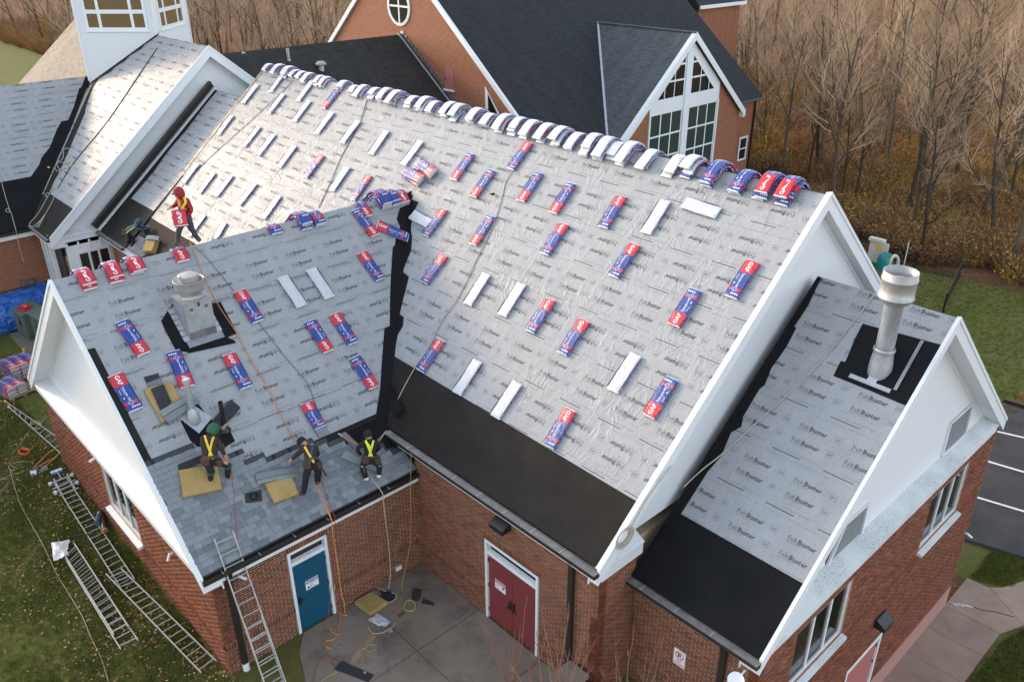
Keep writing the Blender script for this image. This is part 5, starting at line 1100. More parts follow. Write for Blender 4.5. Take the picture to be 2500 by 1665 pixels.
# ================================================================ rope paths and joints
ROPES={'or1':[(-3.95,-9.71,8.47),(-3.52,-9.77,8.11),(-2.96,-9.83,7.64),(-2.39,-9.86,7.17),(-1.74,-9.79,6.62),(-1.09,-9.81,6.07),(-0.49,-9.76,5.57),(0.13,-9.81,5.04),(0.75,-9.83,4.52)],
'or2':[(1.51,-9.90,3.89),(1.70,-9.90,3.73),(1.90,-9.90,3.56),(2.13,-9.93,3.36),(2.32,-9.96,3.20),(2.07,-9.96,3.42),(2.37,-9.98,3.16),(2.47,-10.03,2.94),(2.47,-10.02,2.02),(2.47,-10.00,0.66),(2.40,-9.98,1.35),(2.40,-9.98,0.84),(2.40,-9.92,0.43),(2.34,-9.91,0.04),(2.46,-9.90,0.04),(2.34,-9.99,0.04),(2.17,-9.97,0.04),(2.52,-10.15,0.04),(2.62,-10.30,0.04),(2.84,-10.38,0.04),(2.82,-10.45,0.04),(2.62,-10.42,0.04),(2.52,-10.49,0.04),(2.70,-10.49,0.04),(2.82,-10.47,0.04),(2.91,-10.60,0.04),(2.83,-10.75,0.04),(2.87,-10.84,0.04),(2.98,-10.87,0.04),(3.14,-10.80,0.04)],
'gr1':[(-3.83,-9.66,8.37),(-3.49,-9.50,8.09),(-2.64,-9.30,7.37),(-1.76,-9.12,6.64),(-0.93,-8.96,5.94),(-0.25,-8.79,5.37),(0.45,-8.94,4.78)],
'dk1':[(-9.19,-0.36,10.25),(-8.67,-1.06,9.65),(-8.42,-1.78,9.02),(-8.26,-2.30,8.57),(-7.98,-2.79,8.15),(-7.52,-3.76,7.30)],
'pa1':[(-0.86,-0.06,10.52),(-0.68,-0.53,10.10),(-0.51,-1.30,9.44),(-0.46,-1.57,9.20),(-0.27,-1.86,8.95),(0.08,-2.47,8.42),(0.26,-2.98,7.98),(0.40,-3.50,7.53),(0.56,-4.03,7.07),(0.66,-4.50,6.67),(0.65,-4.99,6.24),(0.83,-5.67,5.65),(0.83,-6.15,5.24),(0.96,-6.82,4.65),(1.11,-7.14,4.37)],
'dk2':[(-14.50,-0.32,10.29),(-14.58,-0.68,9.98),(-15.30,-2.12,8.73),(-16.21,-3.83,7.24),(-16.49,-4.86,6.35)],
'ea1':[(10.05,0.07,8.41),(9.97,-0.43,7.99),(9.87,-1.07,7.47),(9.69,-1.78,6.88),(9.36,-2.64,6.18),(8.95,-3.65,5.34),(8.75,-4.04,5.02),(8.58,-4.49,4.65)],
'dk3':[(-24.55,-1.69,10.73),(-23.94,-3.43,9.27),(-23.43,-5.10,7.86),(-23.35,-6.86,6.38),(-22.87,-7.85,5.54)],
'pa2':[(-24.92,-6.45,6.72),(-25.31,-6.57,6.62),(-24.71,-6.88,6.36),(-24.91,-7.14,6.14),(-23.95,-7.31,6.00),(-23.73,-7.66,5.70),(-23.40,-7.99,5.42),(-23.02,-8.47,5.02),(-22.75,-8.96,4.61),(-22.77,-9.34,4.29),(-22.26,-9.33,4.29),(-22.06,-9.02,4.56),(-22.09,-8.81,4.73),(-21.73,-9.27,4.35)],
'pa3':[(-23.95,-6.97,6.29),(-24.65,-7.04,6.23),(-24.83,-7.25,6.05),(-24.19,-7.35,5.96),(-23.79,-7.17,6.12),(-23.29,-6.96,6.29),(-23.24,-6.78,6.45)],
'pa4':[(-22.87,-7.83,5.56),(-23.31,-8.03,5.39),(-23.17,-8.28,5.18),(-23.53,-8.24,5.21),(-23.34,-8.15,5.29),(-22.61,-8.16,5.28),(-22.22,-8.57,4.94),(-22.04,-8.96,4.61),(-21.95,-9.32,4.31)],
'pa5':[(-24.87,-9.53,6.01),(-24.08,-9.70,5.34),(-23.46,-9.82,4.81),(-23.48,-9.96,4.84),(-23.57,-9.84,4.91),(-23.40,-9.80,4.76),(-22.83,-9.91,4.29),(-22.60,-9.96,4.10),(-22.50,-10.03,3.47),(-22.50,-10.02,2.76)],
're1':[(0.73,-11.52,4.55),(0.95,-11.63,4.36),(1.18,-11.74,4.16),(1.48,-11.91,3.91),(1.87,-12.10,3.58),(2.09,-12.20,3.39)],
're2':[(1.57,-9.70,3.84),(1.92,-9.79,3.55),(2.33,-9.88,3.20),(2.33,-9.85,3.20),(2.45,-9.94,2.96),(2.45,-10.13,1.70),(2.60,-10.22,1.68),(2.60,-10.36,1.17),(3.02,-10.95,0.04),(3.16,-11.01,0.04),(3.31,-11.33,0.04),(3.68,-11.68,0.04)],
're3':[(3.16,-11.01,0.04),(3.35,-10.97,0.04),(3.49,-10.90,0.04),(3.63,-10.93,0.04),(3.67,-11.06,0.04),(3.51,-11.02,0.04),(3.37,-10.96,0.04)],
'wh1':[(1.86,-8.55,3.60),(2.08,-8.53,3.41),(2.36,-8.48,3.17),(2.42,-8.50,2.98),(2.42,-8.49,2.46),(2.40,-8.45,1.62),(2.40,-8.46,0.63),(2.36,-8.54,0.04),(2.40,-8.69,0.04),(2.23,-8.72,0.04),(2.10,-8.84,0.04),(2.18,-8.92,0.04),(2.34,-8.88,0.04)],
'wh2':[(2.57,-8.59,0.04),(2.68,-8.54,0.04),(2.81,-8.61,0.04),(2.84,-8.78,0.04),(2.82,-8.90,0.04)],
'wh3':[(3.15,-9.74,0.04),(3.33,-9.78,0.04),(3.47,-9.73,0.04),(3.57,-9.57,0.04),(3.57,-9.43,0.04),(3.61,-9.37,0.04),(3.68,-9.37,0.04),(3.67,-9.44,0.04),(3.60,-9.42,0.04),(3.57,-9.26,0.04),(3.51,-9.17,0.04)],
'wh4':[(1.29,-7.51,4.07),(1.35,-7.69,4.02),(1.40,-7.91,3.98)],
'wh5':[(1.31,-7.54,4.06),(1.45,-7.87,3.94),(1.56,-7.96,3.84),(1.64,-7.96,3.78)],
'ye1':[(2.50,-7.60,4.02),(2.35,-7.60,2.80),(2.16,-7.60,0.98),(2.58,-8.27,0.04),(2.95,-8.58,0.04)],
'ye2':[(3.40,-8.42,0.04),(3.47,-8.49,0.04),(3.48,-8.58,0.04),(3.46,-8.67,0.04),(3.35,-8.69,0.04),(3.25,-8.66,0.04),(3.15,-8.60,0.04),(3.10,-8.52,0.04),(3.13,-8.45,0.04),(3.17,-8.37,0.04),(3.27,-8.37,0.04),(3.38,-8.42,0.04),(3.46,-8.50,0.04),(3.50,-8.58,0.04),(3.43,-8.64,0.04),(3.37,-8.70,0.04),(3.27,-8.68,0.04),(3.18,-8.61,0.04),(3.12,-8.53,0.04),(3.09,-8.43,0.04),(3.18,-8.39,0.05),(3.28,-8.37,0.05),(3.37,-8.40,0.05),(3.44,-8.48,0.05),(3.47,-8.56,0.05),(3.47,-8.66,0.05),(3.37,-8.69,0.05),(3.26,-8.69,0.05),(3.17,-8.63,0.05),(3.12,-8.54,0.05),(3.13,-8.47,0.05),(3.15,-8.38,0.05),(3.25,-8.36,0.05),(3.37,-8.39,0.05),(3.45,-8.46,0.05),(3.49,-8.56,0.05),(3.45,-8.62,0.05),(3.40,-8.68,0.05),(3.30,-8.70,0.05),(3.18,-8.65,0.05)],
'ye3':[(3.36,-9.82,0.04),(3.56,-10.05,0.04),(3.68,-10.21,0.04),(3.67,-10.06,0.04),(3.77,-9.97,0.04),(3.88,-10.00,0.04),(3.90,-10.12,0.04),(3.81,-10.20,0.04),(3.68,-10.21,0.04),(3.66,-10.35,0.04),(3.82,-10.38,0.04),(3.99,-10.48,0.04),(4.06,-10.66,0.04)],
'ye4':[(3.85,-11.11,0.04),(3.80,-11.27,0.04),(3.82,-11.51,0.04)],
'la1':[(-10.68,-14.40,0.04),(-8.60,-14.68,0.04),(-7.03,-14.75,0.04),(-5.81,-14.79,0.04),(-4.33,-14.89,0.04),(-3.34,-14.90,0.04),(-2.27,-14.92,0.04),(-1.35,-15.01,0.04),(-0.50,-15.06,0.04),(0.35,-15.19,0.04)],
'la2':[(-13.30,-12.41,0.04),(-13.15,-12.64,0.04),(-12.93,-12.79,0.04)],
'la3':[(-12.68,-12.82,0.04),(-12.57,-12.86,0.04),(-12.57,-12.94,0.04),(-12.63,-13.02,0.04),(-12.71,-13.08,0.04),(-12.83,-13.12,0.05),(-12.98,-13.12,0.05),(-13.06,-13.05,0.05),(-13.05,-12.97,0.05),(-12.98,-12.90,0.05),(-12.88,-12.83,0.06),(-12.76,-12.80,0.06),(-12.64,-12.83,0.06),(-12.57,-12.91,0.06),(-12.57,-12.98,0.06),(-12.65,-13.04,0.07),(-12.77,-13.11,0.07),(-12.87,-13.12,0.07),(-12.97,-13.08,0.07),(-13.07,-13.02,0.07),(-13.07,-12.95,0.08),(-12.97,-12.87,0.08),(-12.85,-12.83,0.08),(-12.75,-12.83,0.08),(-12.63,-12.85,0.08),(-12.54,-12.91,0.09),(-12.56,-12.99,0.09),(-12.65,-13.06,0.09),(-12.78,-13.09,0.09),(-12.90,-13.12,0.09),(-13.02,-13.09,0.10),(-13.08,-13.01,0.10),(-13.06,-12.92,0.10),(-12.96,-12.86,0.10),(-12.82,-12.82,0.10),(-12.69,-12.80,0.11),(-12.60,-12.85,0.11),(-12.55,-12.94,0.11),(-12.56,-13.02,0.11),(-12.67,-13.08,0.11),(-12.83,-13.13,0.12),(-12.93,-13.11,0.12),(-13.01,-13.05,0.12),(-13.07,-12.98,0.12),(-13.06,-12.90,0.12),(-12.94,-12.83,0.13),(-12.80,-12.81,0.13),(-12.69,-12.84,0.13)],
'la4':[(-12.75,-13.20,0.04),(-12.38,-13.46,0.04),(-11.98,-13.74,0.04),(-11.54,-14.11,0.04)],
'la5':[(-10.25,-14.80,0.04),(-10.26,-14.45,0.04),(-10.19,-14.12,0.04),(-10.29,-13.90,0.04),(-10.40,-13.76,0.04),(-10.61,-13.78,0.04),(-10.90,-14.06,0.04),(-10.86,-14.38,0.04),(-10.55,-14.37,0.04),(-10.52,-14.21,0.04),(-10.88,-14.33,0.04)],
'la6':[(-9.56,-14.97,0.04),(-9.77,-14.72,0.04),(-10.01,-14.61,0.04),(-10.19,-14.67,0.04),(-10.18,-14.82,0.04)],
'oc1':[(-11.24,-13.63,0.04),(-11.15,-13.66,0.04),(-11.17,-13.73,0.04),(-11.23,-13.81,0.04),(-11.30,-13.86,0.04),(-11.40,-13.91,0.05),(-11.52,-13.91,0.05),(-11.58,-13.85,0.05),(-11.56,-13.78,0.05),(-11.49,-13.71,0.05),(-11.40,-13.65,0.06),(-11.30,-13.61,0.06),(-11.21,-13.64,0.06),(-11.16,-13.70,0.06),(-11.17,-13.76,0.06),(-11.25,-13.83,0.07),(-11.35,-13.89,0.07),(-11.43,-13.91,0.07),(-11.51,-13.87,0.07),(-11.58,-13.83,0.07),(-11.57,-13.76,0.08),(-11.48,-13.69,0.08),(-11.38,-13.65,0.08),(-11.29,-13.64,0.08),(-11.20,-13.65,0.08),(-11.13,-13.70,0.09),(-11.16,-13.78,0.09),(-11.25,-13.84,0.09),(-11.36,-13.88,0.09),(-11.46,-13.91,0.09),(-11.55,-13.89,0.10),(-11.59,-13.82,0.10),(-11.57,-13.74,0.10),(-11.47,-13.68,0.10),(-11.35,-13.63,0.10),(-11.24,-13.61,0.11),(-11.18,-13.65,0.11),(-11.15,-13.73,0.11),(-11.17,-13.80,0.11),(-11.27,-13.87,0.11),(-11.40,-13.91,0.12),(-11.48,-13.90,0.12),(-11.54,-13.85,0.12),(-11.58,-13.79,0.12),(-11.56,-13.72,0.12),(-11.45,-13.65,0.13),(-11.33,-13.63,0.13),(-11.25,-13.65,0.13)],
'oc2':[(-11.35,-13.60,0.04),(-11.52,-13.40,0.04),(-11.68,-13.15,0.04),(-11.83,-12.96,0.04),(-11.84,-12.67,0.04)],
'oc3':[(-11.32,-13.95,0.04),(-11.17,-14.18,0.04),(-11.02,-14.41,0.04),(-10.99,-14.61,0.04)]}
PJ={
 'p1':{'head':(-3.827,-9.792,9.859),'neck':(-3.812,-9.753,9.723),'chest':(-3.812,-9.752,9.542),'pelvis':(-3.813,-9.756,9.220),'shN':(-3.662,-9.694,9.688),'elN':(-3.600,-9.639,9.420),'wrN':(-3.623,-9.818,9.301),'shF':(-3.977,-9.796,9.626),'elF':(-3.993,-9.898,9.526),'wrF':(-3.913,-10.028,9.527),'hipN':(-3.721,-9.737,9.203),'knN':(-3.729,-9.701,8.915),'anN':(-3.745,-9.570,8.620),'toN':(-3.704,-9.517,8.538),'hipF':(-3.903,-9.768,9.166),'knF':(-3.904,-9.943,8.923),'anF':(-3.920,-10.048,8.607),'toF':(-3.932,-10.138,8.547)},
 'p2':{'head':(-16.749,-6.759,5.220),'neck':(-16.792,-6.900,5.095),'chest':(-16.838,-7.047,5.008),'pelvis':(-16.920,-7.314,4.830),'shN':(-16.652,-6.954,5.043),'elN':(-16.552,-6.731,4.937),'wrN':(-16.549,-6.451,4.966),'shF':(-16.932,-6.845,5.047),'elF':(-16.862,-6.618,4.944),'wrF':(-16.761,-6.459,4.982),'hipN':(-16.818,-7.324,4.815),'knN':(-16.722,-7.080,4.657),'anN':(-16.777,-7.191,4.223),'toN':(-16.730,-7.039,4.178),'hipF':(-17.025,-7.316,4.782),'knF':(-16.968,-7.064,4.634),'anF':(-17.035,-7.281,4.379),'toF':(-17.006,-7.187,4.329)},
 'p3':{'head':(0.555,-11.715,5.611),'neck':(0.601,-11.825,5.540),'chest':(0.678,-11.908,5.379),'pelvis':(0.861,-11.990,5.078),'shN':(0.626,-11.996,5.558),'elN':(0.439,-11.681,5.304),'wrN':(0.509,-11.479,5.514),'shF':(0.690,-11.719,5.406),'elF':(0.856,-11.700,5.277),'wrF':(0.912,-11.690,5.120),'hipN':(0.833,-12.072,5.038),'knN':(0.940,-12.067,4.852),'anN':(0.830,-12.081,4.551),'toN':(0.896,-11.983,4.448),'hipF':(0.876,-11.885,4.963),'knF':(0.971,-11.674,4.851),'anF':(0.841,-11.683,4.417),'toF':(0.867,-11.546,4.408)},
 'p4':{'head':(1.353,-9.921,4.815),'neck':(1.458,-9.887,4.733),'chest':(1.598,-9.919,4.663),'pelvis':(1.773,-9.970,4.486),'shN':(1.473,-9.996,4.754),'elN':(1.411,-10.147,4.623),'wrN':(1.358,-10.256,4.531),'shF':(1.541,-9.715,4.648),'elF':(1.485,-9.647,4.424),'wrF':(1.348,-9.702,4.307),'hipN':(1.753,-10.058,4.445),'knN':(1.775,-10.196,4.133),'anN':(1.737,-10.277,3.737),'toN':(1.661,-10.389,3.716),'hipF':(1.802,-9.864,4.377),'knF':(1.798,-9.872,4.085),'anF':(1.628,-9.811,3.806),'toF':(1.696,-9.900,3.784)},
 'p5':{'head':(1.807,-8.376,4.522),'neck':(1.847,-8.387,4.425),'chest':(1.898,-8.417,4.276),'pelvis':(1.998,-8.485,4.027),'shN':(1.793,-8.516,4.402),'elN':(1.715,-8.684,4.254),'wrN':(1.726,-8.608,4.063),'shF':(1.930,-8.247,4.345),'elF':(1.831,-8.140,4.039),'wrF':(1.691,-8.180,3.911),'hipN':(1.961,-8.586,3.990),'knN':(1.959,-8.744,3.895),'anN':(1.982,-8.666,3.515),'toN':(2.030,-8.664,3.443),'hipF':(2.064,-8.414,3.960),'knF':(2.164,-8.363,3.834),'anF':(2.114,-8.350,3.523),'toF':(2.143,-8.398,3.456)},
}
# ================================================================ shingles already laid along the wing eave
def edge_v(u):
    pts=[(-13.2,5.16),(-12.3,5.2),(-12.02,5.35),(-11.6,5.72),(-11.0,6.03),(-10.5,6.2),(-9.9,6.2),(-9.4,6.30),(-8.8,6.55),(-8.4,6.95),(-7.9,7.28),(-7.46,7.46),(-7.2,7.6)]
    for (a,b),(c,d) in zip(pts,pts[1:]):
        if a<=u<=c: return b+(d-b)*(u-a)/(c-a)
    return 7.5
EX=.148; allsh=[]; v=8.02; row=0
def shingle(u0,u1,v,par,h0,lift,mat='shnew',Fm=F_WING,ln=.17):
    m_=MB(); j=random.uniform(-.004,.004); vs=[]
    for uu in (u0+.002,u1-.002):
        for (vv,hh) in ((v+j,h0+lift),(v-ln,h0+.002)):
            vs+=[(uu,-vv,hh),(uu,-vv,hh-.009)]
    m_.add(vs,[(0,4,6,2),(1,3,7,5),(0,1,5,4),(0,2,3,1),(4,5,7,6),(2,6,7,3)]); return m_.build('shingle',M[mat],par,Fm)
cnt=0
while v>5.2:
    u=-13.19-random.uniform(0,.2)
    while u<-7.25:
        w=random.choice((.13,.17,.22,.28)); a,b=max(u,-13.19),min(u+w,-7.3)
        if b-a>.05:
            # stepped upper edge
            lim=edge_v(min(-7.2,(round(((a+b)/2)/.42)*.42)))
            if v>lim+.05: allsh.append((a,b,v)); 
        u+=w
    v-=EX; row+=1
random.shuffle(allsh); keep=sorted(allsh,key=lambda q:-q[2])
def mk_sh(mb,u0,u1,v,h0,lift,ln=.17):
    j=random.uniform(-.004,.004); vs=[]
    for uu in (u0+.002,u1-.002):
        for (vv,hh) in ((v+j,h0+lift),(v-ln,h0+.002)): vs+=[(uu,-vv,hh),(uu,-vv,hh-.009)]
    mb.add(vs,[(0,4,6,2),(1,3,7,5),(0,1,5,4),(0,2,3,1),(4,5,7,6),(2,6,7,3)])
sm_=MB(); hl=MB()
for i,(a,b,v) in enumerate(keep):
    lift=.013+random.choice((0,0,.006))
    if i<295: shingle(a,b,v,hall,.018,lift)
    else: mk_sh(sm_,a,b,v,.018,lift)
    c=(a+b)/2; lim=edge_v(min(-7.2,round(c/.42)*.42))
    if v-EX<=lim+.05: hl.prism([(a-.03,-(v-EX+.01)),(b+.05,-(v-EX+.01)),(b+.05,-(v-EX-.13)),(a-.03,-(v-EX-.13))],.0185,.0215+.001*(i%3))
o=sm_.build('shingles',M['shnew'],hall,F_WING); o['kind']='stuff'
o=hl.build('headlap',M['shlap'],hall,F_WING); o['kind']='stuff'
st_=MB(); st_.prism([(-13.19,-8.06),(-7.28,-8.06),(-7.28,-7.35),(-13.19,-5.3)],.013,.019); st_.build('starter_strip',M['shback'],hall,F_WING)
# a few shingles at the link roof
for r_ in range(5):
    for c_ in range(5-r_//2):
        u0=-17.2+c_*.34+r_*.08; shingle(u0,u0+.33,9.75-r_*.15,hall,.02,.014,'shnew',F_MAIN)
def prop(name,mb,mats,Mw,label,cat,group=None,smooth=False):
    o=mb.build(name,mats,None,Mw,smooth); return tag(o,label,cat,group)
# ================================================================ foam pads
def pad(Fm,pts,th,label,h0=.03,seed=1,ragged=.0,name='foam_pad'):
    rg=random.Random(seed); q=[]
    for i in range(len(pts)):
        a,b=pts[i],pts[(i+1)%len(pts)]
        for k in range(6):
            t=k/6; rr_=rg.uniform(-ragged,ragged); q.append((a[0]+(b[0]-a[0])*t+rr_,-(a[1]+(b[1]-a[1])*t)+rg.uniform(-ragged,ragged)))
    cx=sum(p[0] for p in q)/len(q); cy=sum(p[1] for p in q)/len(q)
    inset=[(p[0]+(cx-p[0])*.035,p[1]+(cy-p[1])*.035) for p in q]; n=len(q); m_=MB()
    vs=[(a,b,h0) for a,b in q]+[(a,b,h0+th*.8) for a,b in q]+[(a,b,h0+th) for a,b in inset]
    m_.add(vs,[tuple(range(n))[::-1]]+[(i,(i+1)%n,n+(i+1)%n,n+i) for i in range(n)]+[(n+i,n+(i+1)%n,2*n+(i+1)%n,2*n+i) for i in range(n)]+[tuple(range(2*n,3*n))])
    return prop(name,m_,M['foam'],Fm,label,'foam pad','tan foam pads used by the roofers')
pad(F_WING,[(-12.60,5.60),(-11.78,5.82),(-11.95,6.42),(-12.79,6.23)],.09,'large clean tan foam pad under the man in green hood',.04)
pad(F_WING,[(-11.02,6.71),(-10.36,6.86),(-10.43,7.30),(-11.05,7.25)],.11,'ragged tan foam pad left of the boots of the man in black beanie',.04,4,.012)
pad(F_WING,[(-12.47,3.44),(-11.81,3.46),(-11.83,4.2),(-12.45,4.38)],.07,'tan foam pad under loose shingles left of the galvanized pipe',.02,5,.008)
pad(Matrix(),[(2.25,9.55),(2.26,9.02),(2.86,8.92),(2.9,9.48)],.12,'olive tan foam pad lying on the patio beside the wing wall',.03,6,.006)
pad(F_MAIN@T(0,0,0),[(-15.75,8.95),(-15.15,8.72),(-14.75,9.25),(-15.4,9.45)],.2,'thick pitted foam block on the brown strip beside the crouching man in blue',.02,7,.008)
# loose shingles and sheets
def loose(Fm,pts,label,mats=('shnew','shback'),th=.012,h=.03,n=1,bowv=0,cat='shingle',name='loose_shingle',group=None):
    m_=MB(); 
    for k in range(n):
        P=[Vector((p[0],-p[1],h+k*.016+(p[2] if len(p)>2 else 0))) for p in pts]; a,b,c,d=P; N=8; o=Vector((random.uniform(-.012,.012),random.uniform(-.012,.012),0))*k; vs=[]
        for i in range(N+1):
            t=i/N; z=Vector((0,0,bowv*math.sin(math.pi*t)))
            for q in (a.lerp(b,t)+z+o,d.lerp(c,t)+z+o): vs+=[q,q-Vector((0,0,th))]
        fs=[]
        for i in range(N):
            j=4*i; fs+=[(j,j+2,j+6,j+4),(j+1,j+5,j+7,j+3),(j,j+4,j+5,j+1),(j+2,j+3,j+7,j+6)]
        fs+=[(0,1,3,2),(4*N,4*N+2,4*N+3,4*N+1)]; m_.add(vs,fs,0)
    return prop(name,m_,[M[mats[0]]],Fm,label,cat,group)
loose(F_WING,[(-12.33,3.12),(-11.99,3.14),(-12.0,3.28),(-12.33,3.30)],'small dark shingle piece above the foam pad on the wing',('shback',),h=.03)
loose(F_WING,[(-12.33,3.30),(-12.0,3.28),(-12.02,3.5),(-12.33,3.5)],'pale grey shingle piece at the top of the foam pad',('shnew',),h=.05)
loose(F_WING,[(-12.33,3.5),(-12.02,3.48),(-12.05,3.98),(-12.36,4.10)],'black backed shingles stacked on the foam pad',('shback',),h=.11,n=2)
loose(F_WING,[(-12.42,4.10),(-11.5,3.98),(-11.48,4.10),(-12.38,4.26)],'long dark grey shingle bridging the foam pad towards the pipe',('shnew',),h=.14,bowv=.05); loose(F_WING,[(-12.38,4.27),(-11.47,4.12),(-11.46,4.24),(-12.33,4.45)],'long pale shingle just downhill of the dark bridging one',('shnew',),h=.125,bowv=.05)
loose(F_WING,[(-10.77,4.45),(-10.66,4.73),(-11.38,5.07),(-11.45,4.80)],'black sheets lying slantwise right of the black pipe',('shback',),h=.05,n=3)
loose(F_WING,[(-11.11,6.42),(-10.15,6.66),(-10.17,6.80),(-11.14,6.56)],'curved dark shingle above the ragged foam pad',('shnew',),h=.10,bowv=.07); loose(F_WING,[(-11.14,6.57),(-10.17,6.81),(-10.21,6.92),(-11.17,6.66)],'curved pale shingle touching the ragged foam pad',('shnew',),h=.09,bowv=.07)
loose(F_WING,[(-8.79,6.78),(-8.2,7.58),(-8.32,7.66),(-9.0,6.90)],'shingle strip lying downhill beside the man in lime webbing',('shnew',),h=.06,n=2); loose(F_WING,[(-8.54,6.34),(-8.30,7.05),(-8.5,7.10),(-8.69,6.34)],'grey shingle strip left of the hammer beside the black patch',('shnew',),h=.05)
loose(F_WING,[(-12.55,5.45),(-11.95,5.45),(-12.0,5.62),(-12.6,5.62)],'dark shingle strip between the foam pad and the man in green hood',('shback',),h=.05)
loose(F_MAIN,[(-15.85,8.85),(-14.95,8.62),(-14.85,8.78),(-15.75,9.02)],'bent shingle leaning on the pitted foam block',('shnew',),h=.24,bowv=.06)
membrane_patch(hall,F_WING,[(-12.04,4.48),(-11.5,4.15),(-11.44,4.5),(-11.38,4.75),(-11.12,5.18),(-11.13,5.44),(-11.51,5.5),(-11.98,5.2),(-12.05,5.0)],'ice',.017)
membrane_patch(hall,F_WING,[(-11.34,1.84),(-10.94,1.51),(-10.79,1.44),(-10.0,1.77),(-9.76,1.81),(-9.77,2.79),(-10.05,2.81),(-9.92,2.98),(-9.94,3.03),(-11.08,2.9),(-11.36,2.71),(-11.36,2.1)],'ice',.016)
# rolled black strip and drip edge at the valley foot
vr=MB(); vr.tube([on(F_MAIN,-.75,8.75,.10),on(F_MAIN,-.2,9.1,.16),on(F_MAIN,.35,9.45,.15),on(F_MAIN,.75,9.55,.10)],[.10,.13,.12,.08],8); prop('membrane_roll',vr,M['ice'],None,'crumpled black membrane roll at the foot of the valley','membrane roll')
vr=MB(); vr.add([on(F_MAIN,*p) for p in ((.3,8.75,.05),(1.5,9.2,.22),(1.35,9.5,.16),(.2,9.05,.05))],[(0,1,2,3),(3,2,1,0)]); prop('membrane_flap',vr,M['ice'],None,'lifted black membrane flap beside the foot of the valley','membrane flap')
# ================================================================ roof equipment
# kitchen exhaust fan
ex=empty('exhaust_fan',(-2.3,-10.55,7.0),'rusty galvanized exhaust fan with round bowl top on a square metal box on the wing','exhaust fan')
x0,x1,y0,y1,zt=-2.62,-1.91,-10.92,-10.23,7.70
b_=MB(); zb=lambda x:8.397-(x+3.903)*SW_
b_.add([(x1,y0,zb(x1)),(x1,y1,zb(x1)),(x1,y1,zt),(x1,y0,zt),(x0,y0,zb(x0)),(x0,y1,zb(x0)),(x0,y1,zt),(x0,y0,zt)],[(0,1,2,3),(5,4,7,6),(4,0,3,7),(1,5,6,2),(3,2,6,7)]); b_.build('metal_box',M['galvrust'],ex)
b_=MB(); b_.box((x0-.03,y0-.03,zt),(x1+.03,y1+.03,zt+.035)); b_.build('cap_plate',M['alu'],ex)
b_=MB(); b_.box((x1+.002,y0+.01,zb(x1)+.02),(x1+.02,y1-.01,zb(x1)+.22)); b_.build('lower_flashing',M['lead'],ex)
b_=MB(); pl=[(y0-.12,1.55),(y1+.12,1.55),(y1+.12,2.78),(y0-.12,2.78)]; b_.prism([(u,-v) for u,v in pl],.018,.028); b_.build('apron_flashing',M['lead'],ex,F_WING)
for i in range(6):
    s_=MB(); yv=1.62+i*.165; s_.prism([(y0-.16,-yv),(y0-.01,-yv),(y0-.01,-yv-.14),(y0-.16,-yv-.14)],.03,.04); s_.build('step_flashing',M['galv'],ex,F_WING)
    s_=MB(); s_.prism([(y1+.01,-yv),(y1+.14,-yv),(y1+.14,-yv-.14),(y1+.01,-yv-.14)],.03,.04); s_.build('step_flashing',M['galv'],ex,F_WING)
cxf,cyf=-2.27,-10.56; Tf=T(cxf,cyf,zt+.03)
b_=MB(); b_.lathe([(.30,0),(.27,.02),(.255,.10),(.30,.14),(.345,.20),(.36,.28),(.36,.42),(.372,.44),(.372,.455),(.35,.455),(.345,.40),(.33,.25),(.25,.2),(0,.19)],40,Tf); b_.build('bowl',M['alu'],ex,None,True)
b_=MB(); b_.lathe([(.235,.18),(.235,.52),(.245,.53),(.245,.56),(.20,.585),(0,.60)],36,Tf); b_.build('motor_drum',M['alu'],ex,None,False)
b_=MB(); d=Vector((.1,-1,.0)).normalized()
b_.tube([Tf@Vector((.10,-.22,.30)),Tf@Vector((-.02,-.27,.56))],[.10,.10],14,cap=False); b_.build('curled_sheet',M['alu'],ex)
b_=MB(); b_.tube([(x1+.004,-10.56,zt-.02),(x1+.004,-10.56,zt-.12)],.03,8); b_.build('rust_hole',M['bootd'],ex)
for yy in (-10.76,-10.38):
    for q in range(3): b_=MB(); b_.box((x1+.001,yy-.04,zt-.15-q*.025),(x1+.01,yy+.04,zt-.135-q*.025)); b_.build('louvre_slot',M['bootd'],ex)
# tall galvanized pipe with conical flashing
vp=empty('vent_pipe',on(F_WING,-11.75,4.6),'tall galvanized vent pipe with conical skirt flashing on the wing','vent pipe')
base=on(F_WING,-11.75,4.55,.02); 
b_=MB(); b_.prism([(-12.03,-4.41),(-11.61,-4.20),(-11.35,-4.68),(-11.8,-4.93)],.02,.03); b_.build('base_flashing',M['galv'],vp,F_WING)
b_=MB(); b_.lathe([(.155,-.12),(.16,-.02),(.15,.10),(.11,.24),(.075,.30),(.075,.33)],20,T(*base)); b_.build('skirt',M['galv'],vp,None,True)
b_=MB(); b_.lathe([(.066,.25),(.066,1.0),(.085,1.0),(.094,1.01),(.094,1.09),(.085,1.10),(0,1.085)],20,T(*base)); b_.build('pipe',M['galv'],vp,None,False)
b_=MB(); b_.lathe([(.088,.0),(.0,.012)],18,T(*(base+Vector((0,0,1.092))))); b_.build('cap_disc',M['whiteink'],vp)
bp=on(F_WING,-11.2,5.05,.02); b_=MB(); b_.lathe([(.055,-.05),(.055,.74),(.045,.74),(.045,.3)],14,T(*bp)); b_.lathe([(.14,-.06),(.075,.06),(.06,.08)],14,T(*bp)); prop('plastic_pipe',b_,M['blackplastic'],None,'black plastic pipe standing beside the man in green hood','vent pipe')
b_=MB(); b_.prism([(-11.52,-6.72),(-11.14,-6.80),(-11.24,-7.06),(-11.6,-6.94)],.045,.05); o=prop('roof_vent',b_,M['shback'],F_WING,'small dark square roof vent between the two foam pads','roof vent')
